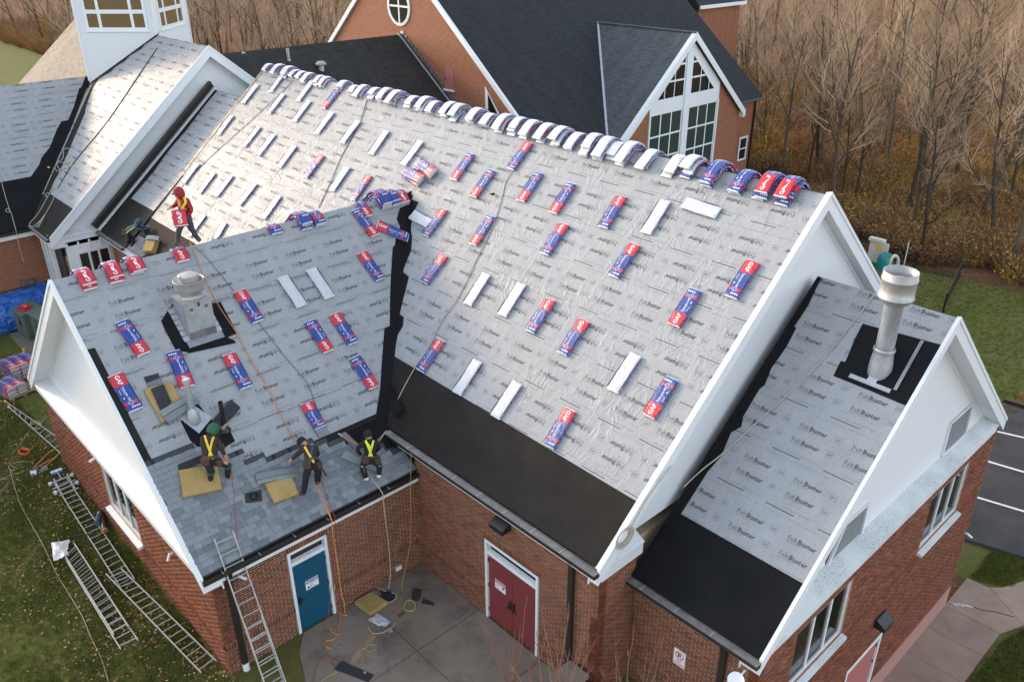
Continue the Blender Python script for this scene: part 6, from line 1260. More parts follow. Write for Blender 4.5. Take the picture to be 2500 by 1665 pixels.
b_=MB(); b_.lathe([(.09,.0),(.085,.07),(.06,.09),(.05,.05),(0,.05)],16,F_WING@T(-11.36,-6.88,.05)); b_.build('vent_ring',M['blackplastic'],o)
# annex flue
fl=empty('flue',(11.0,-1.13,7.4),'tall galvanized flue with wide open collar on the annex roof','flue')
fb=Vector((11.0,-1.14,7.40))
b_=MB(); b_.lathe([(.235,-.22),(.245,.0),(.235,.16),(.20,.42),(.205,.46)],28,T(*fb)); b_.build('skirt',M['galv'],fl,None,True)
b_=MB(); b_.lathe([(.215,.40),(.225,.44),(.225,.48),(.205,.5)],28,T(*fb)); b_.build('storm_collar',M['alu'],fl,None,True)
b_=MB(); b_.lathe([(.19,.35),(.19,1.62),(.20,1.63)],28,T(*fb)); b_.build('pipe',M['galvrust'],fl,None,True)
b_=MB(); b_.lathe([(.19,1.5),(.33,1.62),(.345,1.66),(.36,1.66),(.36,1.70),(.345,1.71),(.345,2.05),(.36,2.06),(.36,2.10),(.345,2.11),(.345,2.25),(.335,2.25),(.33,2.0),(.33,1.9)],36,T(*fb)); b_.build('collar',M['alu'],fl,None,True)
b_=MB(); b_.lathe([(.325,2.02),(.16,2.09),(.0,2.12)],30,T(*fb)); b_.build('inner_cone',M['whitepl'],fl,None,True)
for a_,b2 in (((10.51,2.1),(11.43,2.12)),): 
    b_=MB(); beam(b_,on(F_EAST,a_[0],a_[1],.03),on(F_EAST,b2[0],b2[1],.03),(0,-.63,.77),-.05,.05,-.004,.012); b_.build('base_flashing',M['galvrust'],fl)
b_=MB(); beam(b_,on(F_EAST,11.0,1.75,.03),on(F_EAST,10.98,2.1,.03),(0,-.63,.77),-.1,.1,0,.012); b_.build('front_flashing',M['galv'],fl)
b_=MB(); beam(b_,on(F_EAST,11.48,.78,.03),on(F_EAST,11.5,2.06,.03),(0,-.63,.77),-.035,.035,0,.02); b_.build('side_flashing',M['lead'],fl)
roofpipe(-28.77,7.40,8.86,.62,.085,'pale tall pipe on the dark roof beside its ridge',False); roofpipe(-27.91,8.98,8.10,.35,.17,'white mushroom cap vent on the dark roof behind the long ridge')
lp=MB(); lp.tube([(-29.63,10.37,9.4),(-29.63,10.37,9.72)],.035,8); lp.lathe([(.0,.0),(.12,.02),(.10,.12),(0,.16)],10,T(-29.63,10.37,9.72)); prop('roof_lamp',lp,M['fence'],None,'small dark floodlight on a post at the ridge of the dark roof','light')
dr=MB(); dr.tube([(-20.35,.55,10.6),(-20.75,.75,10.6)],.09,10); prop('wall_lamp',dr,M['guttdark'],None,'dark cylindrical lamp behind the white gable peak','light')
# ================================================================ ropes, hoses, cords
RS={'or1':('ropeo',.011,'orange rope running down the wing roof to the man in black beanie','rope'),'or2':('ropeo',.014,'thick orange rope hanging over the wing eave and looped on the patio','rope'),'gr1':('ropek',.006,'thin grey line running down the wing roof beside the orange rope','rope'),'dk1':('ropek',.012,'dark rope running down the left half of the long roof','rope'),'pa1':('ropew',.013,'pale rope running from the long ridge down to the valley foot','rope'),'dk2':('ropek',.010,'dark lifeline running to the man in red hood','rope'),'ea1':('ropew',.016,'grey rope crossing the annex roof diagonally','rope'),'dk3':('ropek',.022,'dark rope along the felted roof below the white tower','rope'),
'pa2':('ropew',.018,'long pale rope trailing down the black valley of the left roofs','rope'),'pa3':('ropew',.016,'tangled pale rope in the middle of the left black valley','rope'),'pa4':('ropew',.016,'pale rope looped below the tangle in the left valley','rope'),'pa5':('ropew',.014,'pale rope hanging over the eave at the left picture edge','rope'),
're1':('roper',.006,'red cord from the man in green hood to the ladder top','rope'),'re2':('roper',.007,'red cord hanging past the blue door to the patio','rope'),'re3':('roper',.007,'red cord loop on the patio above the black sheet','rope'),'wh1':('ropew',.014,'white rope hanging down the wing wall to the foam pad','rope'),'wh2':('ropew',.014,'white rope end curving beyond the patio foam pad','rope'),'wh3':('ropew',.013,'white rope with a small curl below the patio cloth','rope'),'wh4':('ropew',.010,'white rope from the gutter end to the man in lime webbing','rope'),'wh5':('ropew',.010,'white rope at the right hip of the man in lime webbing','rope'),
'ye1':('ropey',.007,'yellow hose hanging in the inner corner of the walls','hose'),'ye2':('ropey',.008,'coil of yellow hose on the patio near the inner corner','hose'),'ye3':('ropey',.007,'yellow hose with one loop across the pale patio streak','hose'),'ye4':('ropey',.007,'yellow hose leaving the black sheet at the patio edge','hose'),'la1':('khaki',.012,'long pale cord running down the lawn left of the ladders','cord'),'la2':('ropeg',.009,'end of green hose beside its coil near the wing corner','hose'),'la3':('ropeg',.010,'coil of pale green hose on the lawn by the wing corner','hose'),'la4':('ropeg',.008,'green hose running from its coil towards the shovels','hose'),'la5':('ropeg',.008,'green hose winding left of the shovels on the lawn','hose'),'la6':('ropeg',.008,'green hose loop at the left picture edge','hose'),'oc1':('cordo',.010,'coiled orange extension cord on the lawn','cord'),'oc2':('cordo',.008,'orange cord running from its coil to the wing wall','cord'),'oc3':('cordo',.008,'orange cord trailing left of its coil','cord')}
def smooth(P,n=5):
    P=[Vector(p) for p in P]
    if len(P)>30: return P
    out=[]
    for i in range(len(P)-1):
        a,b,c,d=P[max(0,i-1)],P[i],P[i+1],P[min(len(P)-1,i+2)]
        for k in range(n):
            t=k/n; out.append(.5*((2*b)+(c-a)*t+(2*a-5*b+4*c-d)*t*t+(3*b-a-3*c+d)*t**3))
    return out+[P[-1]]
for k,(mt,r_,lb,ct) in RS.items():
    b_=MB(); b_.tube(smooth(ROPES[k]),r_,5); prop({'rope':'rope','hose':'hose','cord':'cord'}[ct],b_,M[mt],None,lb,ct)
cl=MB()   # coil hung on the rake end
c0=Vector((8.45,-6.2,4.9))
for j in range(4):
    a0=j*.4; cl.tube([Vector((8.74+.01*j,-6.75+(.20+.03*j)*math.cos(a0+t*.4),4.62+(.16+.03*j)*math.sin(a0+t*.4))) for t in range(17)],.013,5)
cl.tube(smooth([(8.75,-5.3,5.7),(8.76,-6.0,5.3),(8.75,-6.4,4.9),(8.75,-6.6,4.7)]),.014,5); prop('rope_coil',cl,M['ropew'],None,'coil of pale rope hung at the lower end of the right rake','rope')
for (p,lb) in ((on(F_MAIN,-.55,2.55,.05),'rope grab with red tag on the pale rope of the long roof'),(Vector((-23.8,-6.9,6.35)),'yellow rope grab on the dark rope of the left roof'),(Vector((-24.9,-7.5,6.0)),'brass rope grab with red ball in the left valley')):
    b_=MB(); b_.tube([p+Vector((-.05,-.05,.02)),p+Vector((.03,.03,.03))],.035,6); o=prop('rope_grab',b_,M['yellow' if 'yellow' in lb or 'brass' in lb else 'fence'],None,lb,'rope grab'); b_=MB(); b_.tube([p+Vector((-.09,-.08,.03)),p+Vector((-.04,-.05,.03))],.03,6); b_.build('tag',M['cordo'],o)
# ================================================================ ladders
def ladder(name,A0,A1,B0,B1,label,n,mat='alu',rail=(.025,.05),feet=None,up=Vector((0,0,1))):
    """A0->A1 one rail, B0->B1 the other"""
    A0,A1,B0,B1=[Vector(p) for p in (A0,A1,B0,B1)]; r=empty(name,(A0+B0)/2,label,'ladder')
    for p,q in ((A0,A1),(B0,B1)):
        m_=MB(); t=(q-p).normalized(); s_=(B0-A0).normalized(); u=t.cross(s_).normalized(); beam(m_,p,q,u,-rail[0]/2,rail[0]/2,-rail[1]/2,rail[1]/2); m_.build('rail',M[mat],r)
    for i in range(n):
        t=(i+.6)/n; m_=MB(); m_.tube([A0.lerp(A1,t),B0.lerp(B1,t)],.017,6); m_.build('rung',M[mat],r)
    if feet:
        for p,q in ((A0,A1),(B0,B1)):
            for e,d in (((p,q),) if feet!='top' else ((q,p),)):
                m_=MB(); m_.tube([e[0] if 0 else e,e+(d-e).normalized()*.09],.045,6) if not isinstance(e,tuple) else None; m_.build('rubber_foot',M['yellow' if feet=='yellow' else 'blackplastic'],r)
    return r
z=.09
la=ladder('extension_ladder',(-8.75,-13.60,z),(-2.55,-13.82,z),(-8.75,-13.22,z),(-2.6,-13.42,z),'long aluminium ladder section with stabilizer bars, nearest the wing gable wall',20)
ladder('extension_ladder',(-3.25,-13.93,.16),(1.7,-13.5,.12),(-3.2,-13.55,.16),(1.62,-13.08,.12),'aluminium ladder section overlapping the long one near the wing corner',17)
ladder('extension_ladder',(-4.95,-14.52,z),(-.38,-14.62,z),(-5.2,-14.12,z),(-.36,-14.20,z),'shorter aluminium ladder with doubled rungs, left of the other lawn ladders',15)
lb=ladder('extension_ladder',(-4.95,-14.50,z+.07),(-.9,-14.58,z+.07),(-5.2,-14.14,z+.07),(-.9,-14.22,z+.07),'upper fly section lying on the shorter lawn ladder with a plastic bag at its end',14)
ladder('extension_ladder',(3.72,-12.72,0),(1.98,-12.66,3.85),(3.72,-12.27,0),(1.96,-12.22,3.82),'aluminium extension ladder leaning on the wing eave beside the black downspout',14,feet='black')
ladder('extension_ladder',(3.60,-12.70,.05),(2.85,-12.68,1.95),(3.60,-12.29,.05),(2.85,-12.27,1.95),'lower section of the leaning ladder, doubled behind its lower rungs',7)
ladder('extension_ladder',(-15.49,-13.28,.07),(-9.9,-12.4,.07),(-14.95,-13.3,.07),(-9.9,-12.85,.07),'short ladder with yellow feet lying on the lawn by the pallets',12,feet='yellow')
sb=empty('ladder_stabilizer',(-8.5,-13.4,.1),'metal stabilizer frame with bars and pads at the top of the long lawn ladder','stabilizer')
for p,q in (((-8.68,-13.72,.16),(-8.71,-13.05,.16)),((-8.35,-13.75,.14),(-8.4,-13.05,.14)),((-8.08,-13.75,.16),(-8.17,-13.08,.16)),((-7.89,-13.7,.12),(-7.9,-13.12,.12)),((-8.9,-13.55,.14),(-7.9,-13.62,.14)),((-8.9,-13.15,.14),(-7.95,-13.22,.14))):
    m_=MB(); m_.tube([p,q],.028,6); m_.build('bar',M['alu'],sb)
for p in ((-8.68,-13.72,.16),(-8.71,-13.05,.16),(-8.08,-13.75,.16),(-8.17,-13.08,.16)):
    m_=MB(); m_.lathe([(0,-.04),(.06,-.04),(.06,.04),(0,.04)],8,T(*p)); m_.build('rubber_pad',M['whitepl'],sb)
# ================================================================ tools and litter on the lawn
def stick(name,P,r_,mat,label,cat,head=None):
    b_=MB(); b_.tube(P,r_,6); o=prop(name,b_,M[mat],None,label,cat)
    if head: head(o)
    return o
def hd(o,pts,mat,th=.03,nm='blade'):
    b_=MB(); n=len(pts); b_.add([(x,y,z_) for x,y,z_ in pts]+[(x,y,z_+th) for x,y,z_ in pts],[tuple(range(n))[::-1],tuple(range(n,2*n))]+[(i,(i+1)%n,n+(i+1)%n,n+i) for i in range(n)]); b_.build(nm,M[mat],o)
stick('shovel',[(-10.12,-13.8,.10),(-10.75,-13.15,.07),(-10.85,-12.97,.07)],.017,'ropeo','orange handled shovel nearest the orange cord coil','shovel',lambda o:hd(o,[(-10.05,-13.95,.06),(-9.78,-14.02,.03),(-9.72,-13.86,.03),(-10.05,-13.76,.08)],'galv',.012))
stick('shovel',[(-10.05,-13.8,.09),(-10.3,-13.1,.06),(-10.55,-12.85,.06)],.017,'ropeo','orange handled shovel crossing another near the wing wall','shovel',lambda o:hd(o,[(-10.12,-13.86,.09),(-9.9,-14.0,.03),(-9.8,-13.8,.03),(-10.0,-13.72,.1)],'fence',.012))
stick('shovel',[(-9.92,-13.55,.08),(-10.2,-13.2,.06),(-10.5,-12.88,.06)],.017,'ropeo','orange handled shovel closest to the wing wall','shovel',lambda o:hd(o,[(-10.1,-13.7,.03),(-9.75,-13.78,.03),(-9.72,-13.5,.05),(-9.98,-13.45,.08)],'fence',.014))
stick('push_broom',[(-9.38,-13.33,.08),(-8.75,-13.36,.14)],.012,'whitepl','white push broom with blue bristles above the ladder stabilizer','broom',lambda o:(hd(o,[(-9.5,-13.5,.03),(-9.38,-13.5,.03),(-9.38,-13.15,.03),(-9.5,-13.15,.03)],'whitepl',.06,'head'),hd(o,[(-9.38,-13.49,.0),(-9.30,-13.49,.0),(-9.30,-13.16,.0),(-9.38,-13.16,.0)],'signblue',.06,'bristles')))
b_=MB(); b_.tube([(-6.15,-13.08,.1),(-5.3,-13.25,.1)],[.10,.10],12); o=prop('blower_tube',b_,M['blackplastic'],None,'black and blue cylinder lying between the long ladder and the wall','tube'); b_=MB(); b_.tube([(-6.0,-13.15,.16),(-5.6,-13.35,.18)],.09,8); b_.build('blue_wrap',M['bluecloth'],o); b_=MB(); b_.tube([(-5.31,-13.25,.1),(-5.18,-13.27,.1)],.085,10); b_.build('end_cap',M['boot'],o)
stick('pry_bar',[(-5.67,-14.0,.06),(-5.2,-13.55,.18),(-4.95,-13.35,.2)],.016,'fence','dark pole lying across the long lawn ladder','pole')
def crumple(name,pts,z0,mat,label,cat,seed,amp=.05,n=7):
    rg=random.Random(seed); a,b,c,d=[Vector((*p,0)) for p in pts]; vs=[]
    for i in range(n+1):
        for j in range(n+1):
            p=a.lerp(b,i/n).lerp(d.lerp(c,i/n),j/n); e=min(i,n-i,j,n-j)
            vs.append((p.x+rg.uniform(-.02,.02),p.y+rg.uniform(-.02,.02),z0+rg.uniform(0,amp)*(1 if e else .4)+.01))
    b_=MB(); b_.add(vs,[(i*(n+1)+j,(i+1)*(n+1)+j,(i+1)*(n+1)+j+1,i*(n+1)+j+1) for i in range(n) for j in range(n)]); return prop(name,b_,M[mat],None,label,cat,None,True)
crumple('plastic_bag',[(-5.62,-14.62),(-5.4,-14.18),(-4.75,-14.45),(-4.75,-14.82)],.16,'whitepl','crumpled white plastic bag over the end of the doubled lawn ladder','bag',3,.08)
crumple('wrapper',[(2.95,-9.66),(2.92,-9.30),(3.42,-9.22),(3.45,-9.45)],.02,'whitepl','crumpled white and blue wrapper on the patio below the foam pad','wrapper',5,.07)
crumple('wrapper',[(-3.35,-8.9),(-3.2,-8.75),(-3.1,-8.95),(-3.3,-9.1)],7.75,'whitepl','torn white wrapper scrap near the top of the valley','wrapper',8,.05) if False else None
for pts,lb in (([(3.62,10.82),(4.5,10.5),(4.6,10.72),(3.7,11.1)],'large black sheet on the patio crossed by the red cord'),([(2.82,8.08),(3.02,7.92),(3.3,8.22),(3.2,8.42)],'black square sheet on the patio by the inner corner'),([(3.3,8.1),(3.62,8.0),(3.72,8.05),(3.42,8.25)],'narrow black sheet next to the square one on the patio'),([(2.3,8.75),(2.62,8.5),(2.85,8.72),(2.6,8.95)],'black sheet tucked behind the patio foam pad')):
    loose(T(0,0,0),pts,lb,('shback',),h=.034,th=.008,cat='sheet',name='black_sheet')
for x,y,lb in ((3.4,-8.93,'larger brown lump on the patio'),(3.38,-8.82,'smaller brown lump on the patio')): b_=MB(); b_.lathe([(.0,.07),(.035,.06),(.05,.02),(.04,0)],8,T(x,y,.02)); prop('clod',b_,M['bootd'],None,lb,'clod')
b_=MB(); b_.add([(3.55,-9.75,.0262),(3.72,-10.2,.0262),(3.95,-10.7,.0262),(3.8,-10.75,.0262),(3.55,-10.3,.0262),(3.38,-9.8,.0262)],[(0,5,4,3,2,1)]); b_.build('pale_streak',M['walk'],pa)
b_=MB(); b_.add([(2.55,-8.98,.0262),(2.9,-8.6,.0262),(3.0,-8.66,.0262),(3.15,-8.4,.0262),(2.95,-8.5,.0262)],[(0,1,2)]); 
# brick pier with stone cap at the bottom edge
pr_=MB(); pr_.box((8.0,-8.05,0),(8.5,-7.45,.85)); o=prop('pier',pr_,M['brickfar'],None,'low stone capped pier in front of the annex wall','pier'); pr_=MB(); pr_.box((7.95,-8.1,.85),(8.55,-7.40,.95)); pr_.build('stone_cap',M['patio'],o)
dm=MB(); dm.lathe([(0,.02),(.11,.035),(.165,.075),(.16,.08),(.1,.045),(0,.03)],20,T(11.62,-6.62,2.72)@Matrix.Rotation(R(35),4,'X')@Matrix.Rotation(R(20),4,'Y')); dm.tube([(11.62,-6.62,2.70),(11.62,-6.3,2.75)],.02,6); prop('satellite_dish',dm,M['trim'],None,'small grey dish below the annex gutter at the bottom edge','dish')
# transformers, pallets, tarp on the far lawn
pd=MB(); pd.prism([(-21.6,-11.5),(-18.6,-11.55),(-18.4,-10.0),(-21.4,-9.9)],0,.1); o=pd.build('concrete_pad',M['patio']); o['kind']='structure'
def cabinet(x,y,w,d,h,a,lb):
    Mw=T(x,y,.1)@RZ(a); r=empty('transformer',(x,y,.1),lb,'transformer'); b_=MB(); b_.box((-w/2,-d/2,0),(w/2,d/2,h*.93)); b_.build('cabinet',M['transf'],r,Mw)
    b_=MB(); b_.add([(-w/2-.04,-d/2-.06,h*.88),(w/2+.04,-d/2-.06,h*.88),(w/2+.04,d/2+.03,h),(-w/2-.04,d/2+.03,h),(-w/2-.04,-d/2-.06,h*.93),(w/2+.04,-d/2-.06,h*.93),(w/2+.04,d/2+.03,h+.05),(-w/2-.04,d/2+.03,h+.05)],[(0,3,2,1),(4,5,6,7),(0,1,5,4),(1,2,6,5),(2,3,7,6),(3,0,4,7)]); b_.build('lid',M['transf'],r,Mw)
    b_=MB(); b_.box((-.01,-d/2-.012,.05),(.01,-d/2,h*.85)); b_.build('door_seam',M['fence'],r,Mw); b_=MB(); b_.box((.03,-d/2-.04,h*.5),(.07,-d/2,h*.62)); b_.build('handle',M['fence'],r,Mw); return r
cabinet(-20.75,-10.75,.95,.8,1.3,.15,'grey green transformer cabinet with a red box on its lid'); cabinet(-19.6,-10.35,1.05,.9,1.4,.15,'second grey green transformer cabinet half hidden by the wing gable')
b_=MB(); b_.box((-.2,-.15,0),(.2,.15,.17)); rb=prop('carton',b_,M['redbox'],T(-20.62,-10.82,1.36)@RZ(.3),'red drink carton lying on the transformer cabinet','carton')
b_=MB(); 
for q in ((-.12,-.04),(-.02,.03),(.07,-.05)): b_.box((q[0],q[1],.171),(q[0]+.07,q[1]+.035,.174))
b_.build('printed_label',M['whiteink'],rb,T(-20.62,-10.82,1.36)@RZ(.3))
b_=MB(); b_.tube([(-19.0,-11.6,.0),(-19.0,-11.6,.35)],.06,8); prop('bollard',b_,M['yellow'],None,'short yellow post beside the transformers','post')
pallet(-17.35,-12.15,R(8),7,3,'wooden pallet under the taller pile of labelled bundles','taller pallet pile'); pallet(-16.05,-12.72,R(14),5,2,'wooden pallet under the lower pile of labelled bundles','lower pallet pile',0,True)
tp=MB(); N=30; rg=random.Random(5); vs=[]
A_,B_,C_,D_=Vector((-22.0,-16,0)),Vector((-21.8,-9.2,0)),Vector((-22.9,-9.0,1.45)),Vector((-22.95,-16,1.3))
for i in range(N+1):
    for j in range(N+1):
        p=A_.lerp(B_,i/N).lerp(D_.lerp(C_,i/N),j/N); bul=math.sin(math.pi*j/N)
        vs.append(p+Vector(((.5+.25*abs(math.sin(i*.7+j*.2)))*bul+rg.uniform(-.05,.05),rg.uniform(-.06,.06),(.25+.22*abs(math.sin(i*.55+j*.31))-.18*abs(math.sin(i*.8-j*.5)))*bul+rg.uniform(-.045,.045)+.03)))
tp.add(vs,[(i*(N+1)+j,i*(N+1)+j+1,(i+1)*(N+1)+j+1,(i+1)*(N+1)+j) for i in range(N) for j in range(N)]); prop('tarp',tp,M['tarp'],None,'crumpled blue tarp heaped against the brick wall on the left','tarp',None,False)
for x,y in ((-9.95,0),(-9.6,0)): b_=MB(); b_.box((-22.98,y-9.95-(x+9.95)*1.0,1.55),(-22.86,y-9.77-(x+9.95),1.82)); prop('electric_box',b_,M['transf'],None,'%s grey electric box on the brick wall above the tarp'%('right' if x<-9.7 else 'left'),'electric box')
# things beyond the annex: fence, play set
fe=empty('fence',(0,34,-3.9),'black metal fence between the back lawn and the woods','fence')
FP=[(-22,38.5),(-16,37.6),(-10,36.6),(-5.8,35.7),(-4.9,35.7),(-1.6,34.6),(1.0,35.0),(2.4,29.3)]
for i,(x,y) in enumerate(FP): b_=MB(); b_.box((x-.04,y-.04,-3.95),(x+.04,y+.04,-2.65)); b_.build('post',M['fence'],fe)
for (a,b) in zip(FP,FP[1:]):
    for zz in (-2.72,-3.25,-3.8): b_=MB(); b_.tube([(*a,zz),(*b,zz)],.022,5); b_.build('rail',M['fence'],fe)
    L_=math.dist(a,b); b_=MB()
    for k in range(int(L_/.11)):
        t=(k+.5)*.11/L_; x,y=a[0]+(b[0]-a[0])*t,a[1]+(b[1]-a[1])*t; b_.tube([(x,y,-3.85),(x,y,-2.7)],.009,3,cap=False)
    o=b_.build('pickets',M['fence'],fe); o['kind']='stuff'
pp=empty('play_house',(-3.6,34.2,-3.9),'cream plastic play panel with yellow sticker beside the fence','play house'); b_=MB(); b_.box((-4.4,34.0,-3.9),(-3.2,34.15,-2.5)); b_.build('panel',M['cream'],pp); b_=MB(); b_.box((-4.5,33.9,-2.5),(-3.5,34.3,-2.3)); b_.build('top',M['cream'],pp); b_=MB(); b_.lathe([(0,0),(.18,0),(.18,.01),(0,.012)],12,T(-3.75,33.99,-2.85)@Matrix.Rotation(R(90),4,'X')); b_.build('sticker',M['yellow'],pp)
pp=empty('play_slide',(-3,33.5,-3.9),'teal plastic play dome with cream arch beside the fence','play set'); b_=MB(); b_.lathe([(.5,-.5),(.48,.1),(.36,.42),(.15,.55),(0,.57)],18,T(-3.0,33.5,-3.4)); b_.build('dome',M['teal'],pp,None,True); b_=MB(); b_.tube(smooth([(-2.65,33.3,-3.9),(-2.6,33.3,-3.2),(-2.5,33.5,-2.9),(-2.35,33.8,-3.2),(-2.3,33.8,-3.9)]),.10,8); b_.build('arch',M['cream'],pp)
b_=MB(); b_.tube([(-2.0,34,-3.9),(-2.0,34,-2.0)],.03,6); prop('pole',b_,M['trim'],None,'thin white pole on the back lawn behind the flue','pole')
# ================================================================ the five roofers
def person(key,label,jacket,trousers,boots,headmat,hood,glove='skin'):
    J={k:Vector(v) for k,v in PJ[key].items()}
    V=[];E=[];Rd=[];tagm=[]
    def vtx(p,r,par=None):
        V.append(Vector(p)); Rd.append(r); i=len(V)-1
        if par is not None: E.append((par,i))
        return i
    pe=vtx(J['pelvis'],.155); ab=vtx(J['pelvis'].lerp(J['chest'],.55),.15,pe); chst=vtx(J['chest'].lerp(J['neck'],.35),.165,ab); nk=vtx(J['neck'],.075,chst); hdv=J['head']-J['neck']
    h1=vtx(J['neck']+hdv*.75,.085,nk); h2=vtx(J['neck']+hdv*1.25,.098,h1); h3=vtx(J['neck']+hdv.normalized()*(hdv.length+.10),.075,h2)
    fw=((J['toN']-J['anN'])+(J['toF']-J['anF'])).normalized()
    for s in 'NF':
        sh=vtx(J['sh'+s],.085,chst); el=vtx(J['el'+s],.062,sh); wr=vtx(J['wr'+s],.042,el); d=(J['wr'+s]-J['el'+s]).normalized(); pm_=vtx(J['wr'+s]+d*.07,.040,wr)
        side=d.cross(Vector((0,0,1))); side=side.normalized() if side.length>.1 else Vector((1,0,0)); dn=side.cross(d).normalized()
        for q,(o,l) in enumerate(((-.033,.062),(-.011,.075),(.011,.07),(.033,.055))):
            k1=vtx(V[pm_]+d*.035+side*o,.013,pm_); k2=vtx(V[k1]+d*l*.6-dn*.012,.011,k1); vtx(V[k2]+d*l*.4-dn*.022,.009,k2)
        t1=vtx(J['wr'+s]+d*.035+side*.05,.014,pm_); vtx(V[t1]+d*.035+side*.012,.011,t1)
        hp=vtx(J['hip'+s],.115,pe); kn=vtx(J['kn'+s],.082,hp); an=vtx(J['an'+s],.066,kn); t=(J['to'+s]-J['an'+s]); vtx(J['an'+s]+t*.5-Vector((0,0,.02)),.062,an); vtx(J['to'+s],.05,len(V)-1)
    me=bpy.data.meshes.new('person'); me.from_pydata(V,E,[]); o=bpy.data.objects.new('person',me); COL.objects.link(o)
    md=o.modifiers.new('skin','SKIN'); md.use_smooth_shade=True
    for i,sv in enumerate(me.skin_vertices[0].data): sv.radius=(Rd[i],Rd[i]); sv.use_root=(i==0)
    sd=o.modifiers.new('sub','SUBSURF'); sd.levels=2; sd.render_levels=2
    dg=bpy.context.evaluated_depsgraph_get(); m2=bpy.data.meshes.new_from_object(o.evaluated_get(dg)); bpy.data.objects.remove(o); m2.name='person'
    from mathutils import noise as _nz
    m2.calc_loop_triangles(); nv=[v.normal.copy() for v in m2.vertices]
    for v_,n_ in zip(m2.vertices,nv): v_.co+=n_*(.016*_nz.noise(Vector((v_.co.x*9,v_.co.y*9,v_.co.z*5)))+.008*_nz.noise(v_.co*24))
    m2.update()

    for mt in (jacket,trousers,boots,'skin',glove): m2.materials.append(M[mt])
    segs=[('pelvis','neck',0),('neck','head',3)]+[(a+s,b+s,c) for s in 'NF' for a,b,c in (('sh','el',0),('el','wr',0),('hip','kn',1),('kn','an',1),('an','to',2))]
    A=[(J[a],J[b],c) for a,b,c in segs]
    for s in 'NF':
        d=(J['wr'+s]-J['el'+s]).normalized(); A.append((J['wr'+s]+d*.03,J['wr'+s]+d*.2,4))
    def near(p):
        best=9;c=0
        for a,b,k in A:
            ab=b-a; t=max(0,min(1,(p-a).dot(ab)/max(1e-6,ab.length_squared))); dd=(p-a-ab*t).length*(1.25 if k==3 else 1)
            if dd<best: best=dd;c=k
        return c
    pv=J['pelvis']; idx=[]
    for f in m2.polygons:
        k=near(f.center)
        if k==0 and (f.center-pv).dot((J['neck']-pv).normalized())<-.0: k=1
        idx.append(k)
    m2.polygons.foreach_set('material_index',idx)
    o=link('person',m2); tag(o,label,'person')
    hc=J['neck']+hdv*1.15
    # hood or beanie
    if hood:
        axis=hdv.normalized(); 
        m_=MB(); Mh=T(*hc)@axis.to_track_quat('Z','Y').to_matrix().to_4x4()
        if hood=='beanie': m_.lathe([(.112,-.01),(.117,.03),(.112,.085),(.085,.13),(.04,.15),(0,.155)],16,Mh)
        else: m_.lathe([(.10,-.13),(.128,-.06),(.138,.02),(.125,.085),(.085,.135),(.03,.155),(0,.157)],16,Mh)
        m_.build(hood,M[headmat],o,None,True)
    return o,J,fw
def strap(o,pts,w,mat,name='harness_strap',off=None):
    """flat webbing through the given points"""
    pts=smooth(pts,4); n=len(pts); off=off or (co.location-pts[0]).normalized(); vs=[]
    for i,p in enumerate(pts):
        t=(pts[min(i+1,n-1)]-pts[max(0,i-1)]).normalized(); s=t.cross(off).normalized(); vs+=[p+s*w/2,p-s*w/2,p+s*w/2-off*.012,p-s*w/2-off*.012]
    fs=[]
    for i in range(n-1):
        a=4*i; fs+=[(a,a+1,a+5,a+4),(a+2,a+6,a+7,a+3),(a,a+4,a+6,a+2),(a+1,a+3,a+7,a+5)]
    m_=MB(); m_.add(vs,fs); m_.build(name,M[mat],o)
def toward(p,d): return p+(co.location-p).normalized()*d
def harness(o,J,mat,mat2=None,tb=True):
    c=J['chest']; d=.185
    for a,b,mt in (('shN','hipF',mat),('shF','hipN',mat2 or mat)):
        P=[toward(J[a].lerp(J['neck'],.35)+Vector((0,0,.05)),.09),toward(J[a].lerp(J['pelvis'],.4).lerp(c,.6),d),toward(J['pelvis'].lerp(J[b],.5).lerp(J['chest'],.12),.17)]; strap(o,P,.05,mt)
    if tb:
        ax=(J['hipF']-J['hipN']).normalized(); up=(J['neck']-J['pelvis']).normalized(); m_=MB(); bk=ax.cross(up).normalized(); ring_=[J['pelvis']+up*.05+ax*.175*math.cos(t)+bk*.16*math.sin(t) for t in [2*math.pi*i/16 for i in range(17)]]; m_.tube(ring_,.03,6); m_.build('tool_belt',M['leather'],o)
        for k,(ss,w) in enumerate(((-1,.09),(1,.1),(-.6,.08))):
            m_=MB(); p=toward(J['pelvis']+ax*.17*ss,.10 if abs(ss)==1 else .16)-Vector((0,0,.05)); m_.lathe([(.0,-.10),(w*.7,-.09),(w*.8,.06),(w*.7,.07),(0,.05)],8,T(*p)); m_.build('tool_pouch',M['leather'],o)
p1,J1,f1=person('p1','person in red hooded jacket striding over the wing ridge carrying a shingle bundle','redcloth','grey','bootd','redcloth','hood')
m_=MB(); hc=J1['head']; fd=((J1['wrF']-J1['shF'])+Vector((0,0,.1))); fd=Vector((fd.x,fd.y,0)).normalized(); up=Vector((0,0,1)); sd=fd.cross(up)
m_.add([hc+fd*.10+up*.045+sd*.07,hc+fd*.10+up*.045-sd*.07,hc+fd*.22+up*.02-sd*.06,hc+fd*.22+up*.02+sd*.06],[(0,1,2,3),(3,2,1,0)]); m_.build('cap_brim',M['grey'],p1)
m_=MB(); m_.lathe([(0,.045),(.05,.02),(.062,-.03),(.045,-.075),(0,-.09)],10,T(*(hc+fd*.075-up*.02))); m_.lathe([(0,.02),(.016,.0),(0,-.02)],6,T(*(hc+fd*.142-up*.02))); m_.build('face',M['skin'],p1,None,True)
